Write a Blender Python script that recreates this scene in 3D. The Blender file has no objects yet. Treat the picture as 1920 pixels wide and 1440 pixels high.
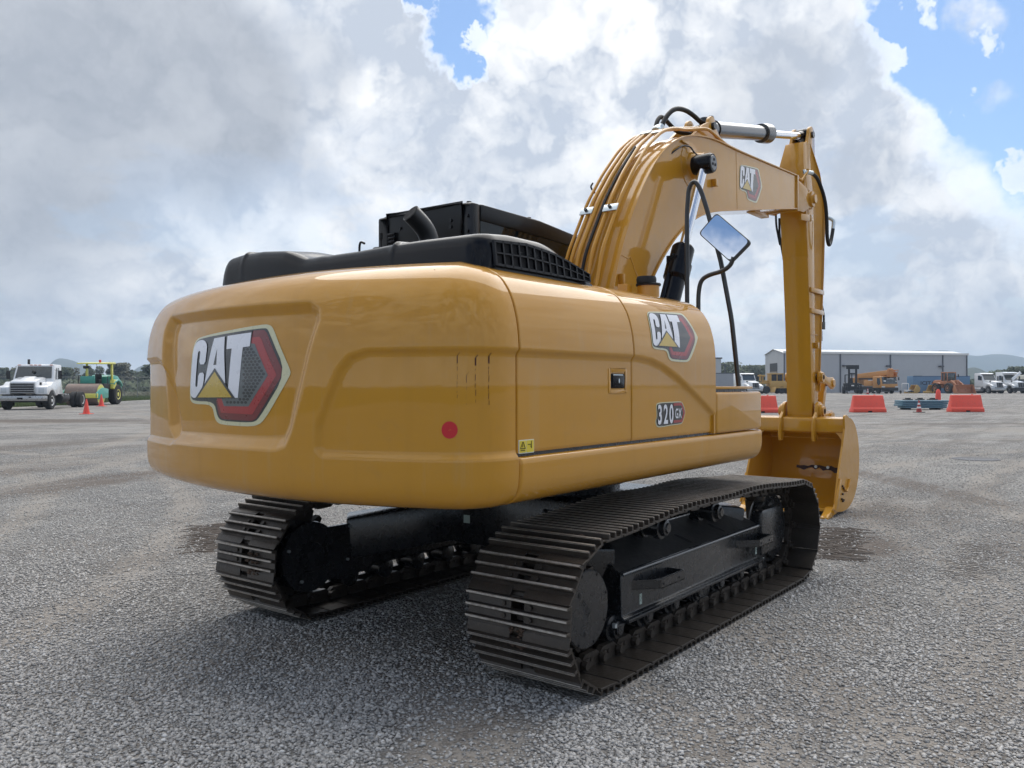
import bpy, bmesh, math, random
import numpy as np
from mathutils import Vector, Matrix, Quaternion
from mathutils.geometry import tessellate_polygon
from math import sin, cos, pi, radians as R_
random.seed(7); np.random.seed(7)
S = bpy.context.scene
# ------------------------------------------------------------------ camera
CP = Vector((-4.9608, -3.7765, 1.6453)); YAW = 0.652227; PITCH = 0.000994; ROLL = -0.00163
FPX = 1563.7
cd = bpy.data.cameras.new("Camera"); cam = bpy.data.objects.new("Camera", cd); S.collection.objects.link(cam)
cd.lens = FPX / 1920 * 36; cd.sensor_width = 36; cd.clip_start = 0.05; cd.clip_end = 30000
fw = Vector((cos(PITCH) * cos(YAW), cos(PITCH) * sin(YAW), sin(PITCH)))
rt = fw.cross(Vector((0, 0, 1))).normalized(); up = rt.cross(fw)
r2 = cos(ROLL) * rt + sin(ROLL) * up; u2 = -sin(ROLL) * rt + cos(ROLL) * up
cam.matrix_world = Matrix(((r2.x, u2.x, -fw.x, CP.x), (r2.y, u2.y, -fw.y, CP.y), (r2.z, u2.z, -fw.z, CP.z), (0, 0, 0, 1)))
S.camera = cam
def at(px, d, z=0.0):
    """ground point at depth d (m along the view) seen under column px of the 1920 px wide photograph"""
    p = CP + fw * d + rt * ((px - 960) / FPX * d)
    return Vector((p.x, p.y, z))
def direc(px, py):
    return (fw + rt * ((px - 960) / FPX) - up * ((py - 720) / FPX)).normalized()
# ------------------------------------------------------------------ exposure, world, sun
S.view_settings.view_transform = 'Standard'; S.view_settings.look = 'None'
S.view_settings.exposure = 0.22; S.view_settings.gamma = 1.0
SUN_EL, SUN_AZ = R_(60), R_(22)          # azimuth measured from +X towards +Y
sd = bpy.data.lights.new("Sun", 'SUN'); so = bpy.data.objects.new("Sun", sd); S.collection.objects.link(so)
sd.energy = 2.5; sd.angle = R_(70); sd.color = (1.0, 0.96, 0.9)
sv = Vector((cos(SUN_EL) * cos(SUN_AZ), cos(SUN_EL) * sin(SUN_AZ), sin(SUN_EL)))
so.rotation_euler = sv.to_track_quat('Z', 'Y').to_euler()
class NT:
    def __init__(s, t): s.t = t; s.n = t.nodes; s.l = t.links
    def add(s, typ, **k):
        n = s.n.new(typ)
        for a, b in k.items(): setattr(n, a, b)
        return n
    def val(s, x): return x
    def plug(s, sock, v):
        if isinstance(v, bpy.types.NodeSocket): s.l.new(v, sock)
        elif v is not None:
            if hasattr(sock.default_value, '__len__') and not hasattr(v, '__len__'): v = (v,) * len(sock.default_value)
            if hasattr(v, '__len__') and len(sock.default_value) == 4 and len(v) == 3: v = tuple(v) + (1,)
            sock.default_value = v
    def math(s, op, a, b=None, c=None, clamp=False):
        n = s.add('ShaderNodeMath', operation=op, use_clamp=clamp)
        for i, v in enumerate((a, b, c)):
            if v is not None: s.plug(n.inputs[i], v)
        return n.outputs[0]
    def vmath(s, op, a, b=None, out=0):
        n = s.add('ShaderNodeVectorMath', operation=op)
        s.plug(n.inputs[0], a)
        if b is not None: s.plug(n.inputs[1], b)
        return n.outputs[out]
    def mix(s, f, a, b, mode='MIX'):
        n = s.add('ShaderNodeMix', data_type='RGBA', blend_type=mode)
        s.plug(n.inputs[0], f); s.plug(n.inputs[6], a); s.plug(n.inputs[7], b)
        return n.outputs[2]
    def noise(s, vec, scale, detail=4, rough=0.5, dist=0.0, out='Fac'):
        n = s.add('ShaderNodeTexNoise'); s.plug(n.inputs['Vector'], vec)
        n.inputs['Scale'].default_value = scale; n.inputs['Detail'].default_value = detail
        n.inputs['Roughness'].default_value = rough; n.inputs['Distortion'].default_value = dist
        return n.outputs[out]
    def ramp(s, f, lo, hi, a=0.0, b=1.0):
        n = s.add('ShaderNodeMapRange', interpolation_type='SMOOTHSTEP')
        s.plug(n.inputs[0], f); s.plug(n.inputs[1], lo); s.plug(n.inputs[2], hi); s.plug(n.inputs[3], a); s.plug(n.inputs[4], b)
        return n.outputs[0]
W = bpy.data.worlds.new("World"); S.world = W; W.use_nodes = True
w = NT(W.node_tree); w.n.clear()
sky = w.add('ShaderNodeTexSky', sky_type='NISHITA', sun_disc=False, sun_elevation=SUN_EL, sun_rotation=pi / 2 - SUN_AZ)
sky.air_density = 1.1; sky.dust_density = 0.6; sky.ozone_density = 2.0
skyc = w.mix(1.0, sky.outputs[0], (0.082, 0.092, 0.102), 'MULTIPLY')
tc = w.add('ShaderNodeTexCoord'); D = tc.outputs['Generated']
sep = w.add('ShaderNodeSeparateXYZ'); w.l.new(D, sep.inputs[0])
zz = w.math('MAXIMUM', sep.outputs[2], 0.0)
inv = w.math('DIVIDE', 1.0, w.math('ADD', zz, 0.30))
cb = w.add('ShaderNodeCombineXYZ'); w.l.new(w.math('MULTIPLY', sep.outputs[0], inv), cb.inputs[0]); w.l.new(w.math('MULTIPLY', sep.outputs[1], inv), cb.inputs[1])
P2 = cb.outputs[0]                                             # cloud layer seen from below
warp = w.noise(D, 6.0, 5, 0.6, out='Color')
Dw = w.vmath('ADD', D, w.vmath('MULTIPLY', w.vmath('SUBTRACT', warp, (0.5, 0.5, 0.5)), (0.13, 0.13, 0.13)))
warp2 = w.noise(D, 22.0, 4, 0.65, out='Color')
Dw = w.vmath('ADD', Dw, w.vmath('MULTIPLY', w.vmath('SUBTRACT', warp2, (0.5, 0.5, 0.5)), (0.05, 0.05, 0.05)))
def blob(v, px, py, rx, lo=0.75, hi=1.15):
    """1 inside a round patch of sky in one compass direction"""
    c = direc(px, py) if not hasattr(px, '__len__') else Vector(px).normalized()
    dist = w.vmath('LENGTH', w.vmath('SUBTRACT', v, tuple(c)), out=1)
    return w.ramp(dist, rx * lo, rx * hi, 1.0, 0.0)
def puff(vec, scale, det=5, rough=.55):
    """billowing heaps: rounded tops with dark creases between them"""
    v = w.add('ShaderNodeTexNoise', noise_type='RIDGED_MULTIFRACTAL', normalize=True); v.inputs['Scale'].default_value = scale; v.inputs['Detail'].default_value = det
    v.inputs['Roughness'].default_value = rough; v.inputs['Offset'].default_value = 1.0; v.inputs['Gain'].default_value = 1.4; w.plug(v.inputs['Vector'], vec)
    return w.math('SUBTRACT', 1.0, w.math('MULTIPLY', v.outputs[0], 0.5), clamp=True)
off = lambda k: w.vmath('SUBTRACT', w.vmath('MULTIPLY', warp, (k, k, k)), (k / 2, k / 2, k / 2))
Pw = w.vmath('ADD', P2, off(.9))
Dp = w.vmath('ADD', D, off(.10))
big = w.noise(P2, 1.1, 8, 0.55, 0.4)
med = w.noise(P2, 3.1, 9, 0.58, 0.5)
fine = w.noise(D, 9.0, 8, 0.6, 0.4)
pf = w.math('ADD', w.math('MULTIPLY', puff(Pw, 1.9, 6, .62), .6), w.math('MULTIPLY', puff(Dp, 7.0, 5, .62), .4))
shift = (0.0, 0.0, 0.045)
Du = w.vmath('ADD', Dp, shift)
rim = w.math('SUBTRACT', puff(Dp, 7.0, 5, .62), puff(Du, 7.0, 5, .62))
sh = w.math('ADD', w.math('MULTIPLY', big, .55), w.math('ADD', w.math('MULTIPLY', pf, .95), w.math('MULTIPLY', fine, .38)))
sh = w.math('DIVIDE', w.math('SUBTRACT', sh, 0.47), 0.72, clamp=True)
sh = w.math('ADD', sh, w.math('MULTIPLY', rim, 0.45), clamp=True)
dk = None
Dk = w.vmath('ADD', D, off(.05))
for (px, py, r) in ((250, 90, .15), (60, 220, .16), (380, 180, .13), (560, 150, .07), (200, 240, .10), (-250, 100, .3), (1440, 190, .07), (1620, 330, .05), (560, 330, .05), (1490, 120, .05)):
    b = blob(Dk, px, py, r, 0.60, 1.08)
    if px > 500: b = w.math('MULTIPLY', b, 0.35)
    dk = b if dk is None else w.math('MAXIMUM', dk, b)
sh = w.math('MULTIPLY', sh, w.math('SUBTRACT', 1.0, w.math('MULTIPLY', dk, 0.80)))
lt = None
for (px, py, r) in ((1150, 120, .20), (760, 90, .10), (1350, 60, .14), (1720, 330, .12), (1690, 170, .07), (600, 170, .05), (1850, 290, .08), (980, 170, .1)):
    b = blob(Dw, px, py, r, 0.2, 1.2)
    lt = b if lt is None else w.math('MAXIMUM', lt, b)
sh = w.math('ADD', sh, w.math('MULTIPLY', lt, w.math('MULTIPLY', w.math('SUBTRACT', pf, 0.45), 0.6)), clamp=True)
ccol = w.mix(sh, (0.42, 0.465, 0.54), (0.78, 0.785, 0.79))
ccol = w.mix(w.math('MULTIPLY', dk, 0.80), ccol, w.mix(w.math('MULTIPLY', w.math('ADD', pf, fine), .85, clamp=True), (0.19, 0.215, 0.26), (0.40, 0.42, 0.455)))
gap = None
for (px, py, r) in ((868, 60, .055), (875, 130, .03), (790, 5, .035), (1890, 60, .13), (1770, 110, .075), (1850, 190, .06), (1800, 20, .1), (2100, 150, .2), (1720, 20, .06), (1900, 150, .09), ((-.72, .35, .60), 0, .235), ((-.75, .55, .55), 0, .16)):
    b = blob(Dw, px, py, r, 0.62, 0.95); gap = b if gap is None else w.math('MAXIMUM', gap, b)
inner = w.math('MULTIPLY', w.ramp(puff(Dw, 11.0, 5, .6), .60, .74), .75)                   # ragged scraps of cloud inside the gaps
gap = w.math('MULTIPLY', gap, w.math('SUBTRACT', 1.0, w.math('MULTIPLY', inner, .6)))
back = w.math('MULTIPLY', w.vmath('DOT_PRODUCT', D, tuple(-fw), out=1), 1.0)
gb = w.math('MULTIPLY', w.ramp(back, 0.0, 0.45), w.ramp(w.math('ADD', med, w.math('MULTIPLY', fine, 0.45)), 0.66, 0.80, 1.0, 0.0))
gb = w.math('MULTIPLY', gb, w.ramp(zz, 0.02, 0.16))
low = w.math('MULTIPLY', w.ramp(w.noise(P2, 2.2, 6, 0.6, 0.3), 0.42, 0.50, 0.18, 0.0), w.ramp(zz, 0.34, 0.16))
cum = w.math('MAXIMUM', w.math('MAXIMUM', gap, gb), low)
wisp = w.math('MULTIPLY', blob(Dw, 1870, 178, .022, .2, 1.0), 0.35)
wisp = w.math('MAXIMUM', wisp, w.math('MULTIPLY', blob(Dw, 1860, -10, .035, .2, 1.0), 0.8))
cum = w.math('MULTIPLY', cum, w.math('SUBTRACT', 1.0, wisp))
edge = w.math('MULTIPLY', w.math('MULTIPLY', gap, w.math('SUBTRACT', 1.0, gap)), 1.6)       # bright fringe of the clouds round the gaps
fin = w.mix(cum, ccol, skyc)
fin = w.mix(w.math('MINIMUM', edge, .5), fin, (0.95, 0.96, 0.97))
fin = w.mix(w.ramp(zz, 0.05, 0.0, 0.0, 0.5), fin, (0.84, 0.89, 0.94))
bg = w.add('ShaderNodeBackground'); w.l.new(fin, bg.inputs[0]); bg.inputs[1].default_value = 1.25
ow = w.add('ShaderNodeOutputWorld'); w.l.new(bg.outputs[0], ow.inputs[0])
# ------------------------------------------------------------------ materials
MATS = {}
def mat(name, col, rough=0.5, metal=0.0, coat=0.0, coatr=0.05, var=0.06, scale=3.0, bump=0.0, bscale=60.0, dirt=None, dirtamt=0.0, emis=None, spec=None, alpha=None, trans=0.0, streak=0.0):
    if name in MATS: return MATS[name]
    m = bpy.data.materials.new(name); m.use_nodes = True; t = NT(m.node_tree)
    b = t.n['Principled BSDF']
    o = t.add('ShaderNodeTexCoord').outputs['Object']
    n = t.noise(o, scale, 5, 0.6)
    c = t.mix(t.math('MULTIPLY', n, 1.0), tuple(max(0, x * (1 - var)) for x in col), tuple(min(1, x * (1 + var)) for x in col))
    if dirt:
        d = t.noise(o, 7.0, 8, 0.7, 0.3); c = t.mix(t.math('MULTIPLY', t.ramp(d, 0.5, 0.72), dirtamt), c, dirt)
    if streak:
        mp = t.add('ShaderNodeMapping'); mp.inputs['Scale'].default_value = (9, 9, .55); t.l.new(o, mp.inputs[0])
        st = t.noise(mp.outputs[0], 1.0, 6, .65, .2); c = t.mix(t.math('MULTIPLY', t.ramp(st, .52, .72), streak), c, tuple(x * .80 for x in col)); c = t.mix(t.math('MULTIPLY', t.ramp(st, .44, .30), streak * .6), c, (.50, .33, .14))
    t.plug(b.inputs['Base Color'], c)
    t.plug(b.inputs['Roughness'], t.ramp(t.noise(o, scale * 4, 4, 0.6), 0.25, 0.75, max(0.02, rough * 0.85), min(1, rough * 1.15)))
    b.inputs['Metallic'].default_value = metal
    b.inputs['Coat Weight'].default_value = coat; b.inputs['Coat Roughness'].default_value = coatr
    if spec is not None: b.inputs['Specular IOR Level'].default_value = spec
    if trans: b.inputs['Transmission Weight'].default_value = trans
    if bump:
        bn = t.add('ShaderNodeBump'); bn.inputs['Strength'].default_value = bump; bn.inputs['Distance'].default_value = 0.01
        t.plug(bn.inputs['Height'], t.noise(o, bscale, 4, 0.6)); t.l.new(bn.outputs[0], b.inputs['Normal'])
        if coat: t.l.new(bn.outputs[0], b.inputs['Coat Normal'])
    MATS[name] = m; return m
YEL = (0.54, 0.255, 0.016)
yel = mat('yellow_paint', YEL, 0.5, coat=1.0, coatr=0.02, var=0.03, scale=1.2, bump=0.010, bscale=9, spec=0.15, dirt=(.40, .22, .06), dirtamt=.18, streak=.30)
yelm = mat('yellow_steel_paint', YEL, 0.45, coat=0.9, coatr=0.06, var=0.05, scale=2.0, bump=0.02, bscale=30, spec=0.15, dirt=(.38, .22, .08), dirtamt=.25, streak=.2)
blk = mat('black_plastic', (0.0050, 0.0056, 0.0078), 0.20, spec=0.22, coat=0.0, coatr=0.12, var=0.2, scale=6, bump=0.03, bscale=80)
cabm = mat('cab_black_paint', (0.006, 0.0065, 0.008), 0.33, spec=0.35, var=0.1)
fram = mat('black_frame_paint', (0.014, 0.015, 0.017), 0.28, coat=0.35, coatr=0.2, var=0.3, scale=5, dirt=(0.05, 0.042, 0.034), dirtamt=0.3, bump=0.05, bscale=50)
rubber = mat('black_rubber', (0.012, 0.012, 0.012), 0.5, spec=.35, var=0.2)
tub = mat('black_tube_paint', (0.02, 0.018, 0.016), 0.35, coat=0.3, coatr=0.2)
dark = mat('print_and_hole_shade', (0.004, 0.004, 0.005), 0.9, var=0.0)  # flat black for print, and laid on surfaces as the shade inside holes
chrome = mat('chrome', (0.82, 0.83, 0.85), 0.10, metal=1.0, var=0.02)
barrel = mat('dark_steel_barrel', (0.10, 0.10, 0.105), 0.22, metal=0.8, coat=0.6, coatr=0.1, var=0.1)
zinc = mat('zinc_plate', (0.62, 0.68, 0.70), 0.33, metal=0.8, var=0.1, scale=20)
mirr = mat('mirror_silver', (0.93, 0.94, 0.96), 0.015, metal=1.0, var=0.0)
glass = mat('dark_glass', (0.006, 0.010, 0.011), 0.04, spec=.35, var=0.0)
shoe = mat('track_steel', (0.050, 0.041, 0.033), 0.42, metal=0.35, var=0.35, scale=9, dirt=(0.085, 0.066, 0.052), dirtamt=0.5, bump=0.35, bscale=55)
grous = mat('worn_highlit_grouser_steel', (0.44, 0.405, 0.36), 0.40, metal=0.6, var=0.5, scale=25, dirt=(0.07, 0.05, 0.035), dirtamt=0.7, bump=0.6, bscale=70)  # worn tips, lightened further to carry the ridge highlights
mud = mat('dried_mud', (0.10, 0.065, 0.045), 0.95, var=0.4, scale=30, bump=0.9, bscale=120)
bagc = [mat('decal_cream', (0.62, 0.60, 0.38), 0.3, coat=0.6, var=0.02), mat('decal_black', (0.014, 0.015, 0.018), 0.3, coat=0.6, var=0.02),
        mat('decal_dark_red', (0.17, 0.014, 0.018), 0.3, coat=0.6, var=0.05), mat('decal_red', (0.36, 0.022, 0.026), 0.3, coat=0.6, var=0.05),
        mat('decal_grey', (0.10, 0.115, 0.12), 0.3, coat=0.6, var=0.3, scale=4), mat('decal_white', (0.80, 0.81, 0.86), 0.3, coat=0.6, var=0.02),
        mat('decal_gold', (0.55, 0.37, 0.035), 0.3, coat=0.6, var=0.08, scale=5)]
redst = mat('red_sticker', (0.55, 0.012, 0.02), 0.4, var=0.02)
yst = mat('yellow_sticker', (0.75, 0.58, 0.04), 0.4, var=0.03)
# ------------------------------------------------------------------ mesh builder
def tag(o, label=None, cat=None, group=None, kind=None):
    if label: o['label'] = label
    if cat: o['category'] = cat
    if group: o['group'] = group
    if kind: o['kind'] = kind
    return o
def empty(name, loc=(0, 0, 0), rz=0.0, sc=1.0):
    o = bpy.data.objects.new(name, None); S.collection.objects.link(o); o.location = loc; o.rotation_euler = (0, 0, rz); o.scale = (sc,) * 3
    o.empty_display_size = 0.2; return o
def link_mesh(name, me, mats, parent=None, smooth=40):
    o = bpy.data.objects.new(name, me); S.collection.objects.link(o)
    for m in (mats if isinstance(mats, (list, tuple)) else [mats]): me.materials.append(m)
    if parent is not None: o.parent = parent
    if smooth:
        me.polygons.foreach_set('use_smooth', [True] * len(me.polygons)); me.set_sharp_from_angle(angle=R_(smooth))
    return o
class MB:
    def __init__(s): s.v = []; s.f = []; s.m = []; s.M = Matrix.Identity(4); s.mi = 0
    def add(s, vs, fs):
        k = len(s.v); s.v += [s.M @ Vector(v) for v in vs]
        for f in fs: s.f.append([k + i for i in f]); s.m.append(s.mi)
        return s
    def box(s, c, d, rz=0, ry=0, rx=0):
        m = Matrix.Rotation(rz, 3, 'Z') @ Matrix.Rotation(ry, 3, 'Y') @ Matrix.Rotation(rx, 3, 'X')
        vs = [Vector(c) + m @ Vector((x * d[0] / 2, y * d[1] / 2, z * d[2] / 2)) for x in (-1, 1) for y in (-1, 1) for z in (-1, 1)]
        return s.add(vs, [(0, 1, 3, 2), (4, 6, 7, 5), (0, 4, 5, 1), (2, 3, 7, 6), (0, 2, 6, 4), (1, 5, 7, 3)])
    def bx(s, x0, x1, y0, y1, z0, z1): return s.box(((x0 + x1) / 2, (y0 + y1) / 2, (z0 + z1) / 2), (x1 - x0, y1 - y0, z1 - z0))
    def cyl(s, p0, p1, r, r1=None, n=20, cap=True):
        p0, p1 = Vector(p0), Vector(p1); r1 = r if r1 is None else r1
        a = (p1 - p0).normalized(); u = a.orthogonal().normalized(); v = a.cross(u)
        vs = [p0 + (u * cos(t) + v * sin(t)) * r for t in [2 * pi * i / n for i in range(n)]] + [p1 + (u * cos(t) + v * sin(t)) * r1 for t in [2 * pi * i / n for i in range(n)]]
        fs = [(i, (i + 1) % n, n + (i + 1) % n, n + i) for i in range(n)]
        if cap: fs += [tuple(range(n))[::-1], tuple(range(n, 2 * n))]
        return s.add(vs, fs)
    def lathe(s, p0, ax, prof, n=28):
        """prof: list of (distance along axis, radius)"""
        p0 = Vector(p0); a = Vector(ax).normalized(); u = a.orthogonal().normalized(); v = a.cross(u)
        vs = []; fs = []
        for (h, r) in prof: vs += [p0 + a * h + (u * cos(2 * pi * i / n) + v * sin(2 * pi * i / n)) * r for i in range(n)]
        for k in range(len(prof) - 1): fs += [(k * n + i, k * n + (i + 1) % n, (k + 1) * n + (i + 1) % n, (k + 1) * n + i) for i in range(n)]
        fs += [tuple(range(n))[::-1], tuple(range((len(prof) - 1) * n, len(prof) * n))]
        return s.add(vs, fs)
    def tube(s, pts, r, n=10, rad=0.0):
        pts = [Vector(p) for p in pts]
        if rad: pts = fillet(pts, rad)
        N = len(pts); tang = [(pts[min(i + 1, N - 1)] - pts[max(i - 1, 0)]).normalized() for i in range(N)]
        u = tang[0].orthogonal().normalized(); vs = []; fs = []
        for i in range(N):
            u = (u - tang[i] * u.dot(tang[i])).normalized(); v = tang[i].cross(u)
            rr = r[i] if isinstance(r, (list, tuple)) else r
            vs += [pts[i] + (u * cos(2 * pi * j / n) + v * sin(2 * pi * j / n)) * rr for j in range(n)]
        for k in range(N - 1): fs += [(k * n + i, k * n + (i + 1) % n, (k + 1) * n + (i + 1) % n, (k + 1) * n + i) for i in range(n)]
        fs += [tuple(range(n))[::-1], tuple(range((N - 1) * n, N * n))]
        return s.add(vs, fs)
    def prism(s, poly, a, b, ax='y'):
        n = len(poly)
        def P(u, v, t): return {'y': (u, t, v), 'x': (t, u, v), 'z': (u, v, t)}[ax]
        vs = [P(u, v, a) for u, v in poly] + [P(u, v, b) for u, v in poly]
        return s.add(vs, [tuple(range(n)), tuple(range(n, 2 * n))[::-1]] + [((i + 1) % n, i, n + i, n + (i + 1) % n) for i in range(n)])
    def ribbon(s, line, th, a, b, ax='y'):
        """plate of thickness th following an open polyline, from a to b across"""
        L = [Vector((p[0], p[1])) for p in line]; n = len(L); o = []
        for i in range(n):
            t = (L[min(i + 1, n - 1)] - L[max(i - 1, 0)]).normalized(); nn = Vector((-t.y, t.x)); o.append(L[i] + nn * th)
        return s.prism([tuple(p) for p in L] + [tuple(p) for p in reversed(o)], a, b, ax)
    def ball(s, c, r, sz=(1, 1, 1), n=12, jit=0):
        vs = []; fs = []; h = n // 2
        for i in range(h + 1):
            for j in range(n):
                a = pi * i / h; b = 2 * pi * j / n; k = 1 + (random.uniform(-jit, jit) if jit else 0)
                vs.append((c[0] + r * k * sz[0] * sin(a) * cos(b), c[1] + r * k * sz[1] * sin(a) * sin(b), c[2] + r * k * sz[2] * cos(a)))
        for i in range(h):
            for j in range(n): fs.append((i * n + j, (i + 1) * n + j, (i + 1) * n + (j + 1) % n, i * n + (j + 1) % n))
        return s.add(vs, fs)
    def build(s, name, mats, parent=None, bevel=0.0, seg=2, smooth=40):
        me = bpy.data.meshes.new(name); me.from_pydata([tuple(v) for v in s.v], [], s.f)
        me.polygons.foreach_set('material_index', s.m); me.update()
        bm = bmesh.new(); bm.from_mesh(me); bmesh.ops.remove_doubles(bm, verts=bm.verts, dist=1e-5) if bevel else None
        bmesh.ops.recalc_face_normals(bm, faces=bm.faces)
        if bevel:
            ed = [e for e in bm.edges if len(e.link_faces) == 2 and e.calc_face_angle(0) > R_(25)]
            bmesh.ops.bevel(bm, geom=ed, offset=bevel, segments=seg, affect='EDGES', clamp_overlap=True, profile=0.5)
        bm.to_mesh(me); bm.free()
        return link_mesh(name, me, mats, parent, smooth)
def fillet(pts, rad, n=6):
    out = [pts[0]]
    for i in range(1, len(pts) - 1):
        a, b, c = pts[i - 1], pts[i], pts[i + 1]
        d1 = min(rad, (a - b).length * .48); d2 = min(rad, (c - b).length * .48)
        p = b + (a - b).normalized() * d1; q = b + (c - b).normalized() * d2
        for k in range(n + 1):
            t = k / n; out.append(p * (1 - t) ** 2 + b * 2 * t * (1 - t) + q * t * t)
    out.append(pts[-1]); return out
def copy_tree(o, parent=None):
    c = o.copy(); S.collection.objects.link(c)
    if parent is not None: c.parent = parent
    for ch in [x for x in o.children]: copy_tree(ch, c)
    return c
def rrect(x0, x1, y0, y1, r, n=4):
    P = []
    for cx, cy, a in ((x1 - r, y1 - r, 0), (x0 + r, y1 - r, pi / 2), (x0 + r, y0 + r, pi), (x1 - r, y0 + r, 1.5 * pi)):
        P += [(cx + r * cos(a + pi / 2 * k / n), cy + r * sin(a + pi / 2 * k / n)) for k in range(n + 1)]
    return P
exec_parts = []
# ================================================================== GROUND, HILLS, HAZE
LANES = ((12, -14, 14.4, .20), (12, -14, 12.5, .22), (12, -14, 17.9, .12), (-14, 16, 16.1, .22), (-14, 16, 18.0, .22), (30, -30, 41, .3), (30, -30, 43, .3), (-40, 60, 62, .3), (-40, 60, 64, .3))
def gravel_mat():
    m = bpy.data.materials.new('gravel'); m.use_nodes = True; t = NT(m.node_tree); b = t.n['Principled BSDF']
    g = t.add('ShaderNodeNewGeometry').outputs['Position']
    def vor(sc, out='Color', feat='F1', rnd=1.0):
        v = t.add('ShaderNodeTexVoronoi', feature=feat); v.inputs['Scale'].default_value = sc; v.inputs['Randomness'].default_value = rnd; t.l.new(g, v.inputs['Vector']); return v.outputs[out]
    c1 = t.add('ShaderNodeSeparateColor'); t.l.new(vor(44), c1.inputs[0])
    stone = t.mix(c1.outputs[0], (.175, .169, .162), (.53, .51, .485))
    stone = t.mix(t.ramp(c1.outputs[1], .95, .98), stone, (.72, .71, .69))
    d1 = t.ramp(vor(44, 'Distance'), .0, .75); stone = t.mix(t.ramp(d1, .45, .95), stone, (.13, .125, .12))  # cell rims darkened: shade in the gaps between stones, put into the colour
    big = t.noise(g, .12, 5, .6, .4); mid = t.noise(g, .55, 7, .65, .6)
    # packed dust between the stones, and brown worn ground in tracks and patches
    dust = t.mix(t.noise(g, 30, 6, .7), (.30, .285, .262), (.42, .40, .375))
    f = t.math('MULTIPLY', t.ramp(t.math('ADD', t.math('MULTIPLY', mid, .6), t.math('MULTIPLY', big, .4)), .44, .60), .85)
    col = t.mix(f, stone, dust)
    tan_ = t.noise(g, .42, 8, .68, .9); col = t.mix(t.math('MULTIPLY', t.ramp(tan_, .50, .66), .60), col, t.mix(t.noise(g, 18, 6, .7), (.27, .235, .20), (.40, .365, .325)))
    soil = t.mix(t.noise(g, 9, 8, .75, .5), (.055, .043, .035), (.22, .18, .15))
    sx = t.add('ShaderNodeSeparateXYZ'); t.l.new(g, sx.inputs[0])
    wn = t.noise(g, 1.6, 7, .7, .6); ws = t.math('SUBTRACT', wn, .5); wf = t.math('SUBTRACT', t.noise(g, 14, 5, .7), .5)
    def spots(L):
        tot = None
        for (x, y, a, rx, ry, k) in L:
            tot = spot1(tot, x, y, a, rx, ry, k)
        return tot
    def spot1(tot, x, y, a, rx, ry, k):
        ca, sa = cos(R_(a)), sin(R_(a)); dx = t.math('SUBTRACT', sx.outputs[0], x); dy = t.math('SUBTRACT', sx.outputs[1], y)
        u = t.math('DIVIDE', t.math('ADD', t.math('MULTIPLY', dx, ca), t.math('MULTIPLY', dy, sa)), rx); v = t.math('DIVIDE', t.math('SUBTRACT', t.math('MULTIPLY', dy, ca), t.math('MULTIPLY', dx, sa)), ry)
        r = t.math('SQRT', t.math('ADD', t.math('MULTIPLY', u, u), t.math('MULTIPLY', v, v)))
        r = t.math('ADD', r, t.math('ADD', t.math('MULTIPLY', ws, 1.6), t.math('MULTIPLY', wf, .9)))
        q = t.math('MULTIPLY', t.ramp(r, .45, 1.25, 1.0, 0.0), k); return q if tot is None else t.math('MAXIMUM', tot, q)
    dst = spots([(-2.05, -1.30, 25, .75, .36, .9), (.45, -3.05, 5, 1.3, .42, .7), (4.9, -2.15, 25, 2.6, .42, .6), (2.2, -2.75, 15, 1.2, .35, .6), (-1.3, -2.35, 15, .8, .3, .7), (1.2, -2.15, 8, 1.3, .22, .6), (6.5, -3.2, 30, 2.5, .5, .6), (-3.0, -.2, 40, .5, .3, .5), (3.4, 14.5, 20, 5, .8, .5), (20, 12, -50, 8, 1.5, .5), (28, 2, -50, 10, 1.5, .5)])
    for (cx_, cy_, R0, wd) in LANES:
        dd = t.vmath('LENGTH', t.vmath('SUBTRACT', g, (cx_, cy_, 0)), out=1); e_ = t.math('ABSOLUTE', t.math('SUBTRACT', dd, R0)); e_ = t.math('ADD', e_, t.math('MULTIPLY', ws, .5))
        dst = t.math('MAXIMUM', dst, t.ramp(e_, wd * .4, wd * 1.5, .75, 0.0))
    col = t.mix(dst, col, t.mix(t.noise(g, 26, 7, .75), (.25, .22, .19), (.42, .385, .345)))
    tot = spots([(4.0, -1.45, 12, .95, .42, .9), (6.4, -1.15, 20, 1.2, .38, .55), (10.0, -.55, 39, 3.3, .42, .85), (4.5, -2.75, 10, .9, .28, .5), (2.0, 10.6, 22, 2.8, .75, .95), (.9, 13.2, 15, 2.6, .8, .7), (12.8, 37, -55, 6, 2.2, .95), (15.5, 29.5, -55, 3, 1.2, .8), (.35, 4.2, 57, 1.1, .5, .7), (2.9, -2.05, 10, .8, .2, .4), (34, 2, -50, 8, .8, .5), (5.8, 20.5, 20, 3.5, .9, .6)])
    col = t.mix(t.math('MULTIPLY', tot, t.ramp(t.noise(g, 22, 5, .7), .3, .55, .55, 1)), col, soil)
    # faint wheel ruts across the yard
    mp = t.add('ShaderNodeMapping'); mp.inputs['Rotation'].default_value = (0, 0, R_(52)); mp.inputs['Scale'].default_value = (.16, 1.5, 1); t.l.new(g, mp.inputs[0])
    rut = t.noise(mp.outputs[0], 1.0, 6, .7, .5); col = t.mix(t.math('MULTIPLY', t.ramp(rut, .5, .64), .55), col, (.17, .15, .132)); col = t.mix(t.math('MULTIPLY', t.ramp(rut, .48, .34), .3), col, (.40, .395, .38))
    hs = t.add('ShaderNodeHueSaturation'); hs.inputs['Value'].default_value = 1.0; t.l.new(col, hs.inputs['Color'])
    t.plug(b.inputs['Base Color'], hs.outputs[0]); b.inputs['Roughness'].default_value = .85; b.inputs['Specular IOR Level'].default_value = .3
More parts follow.
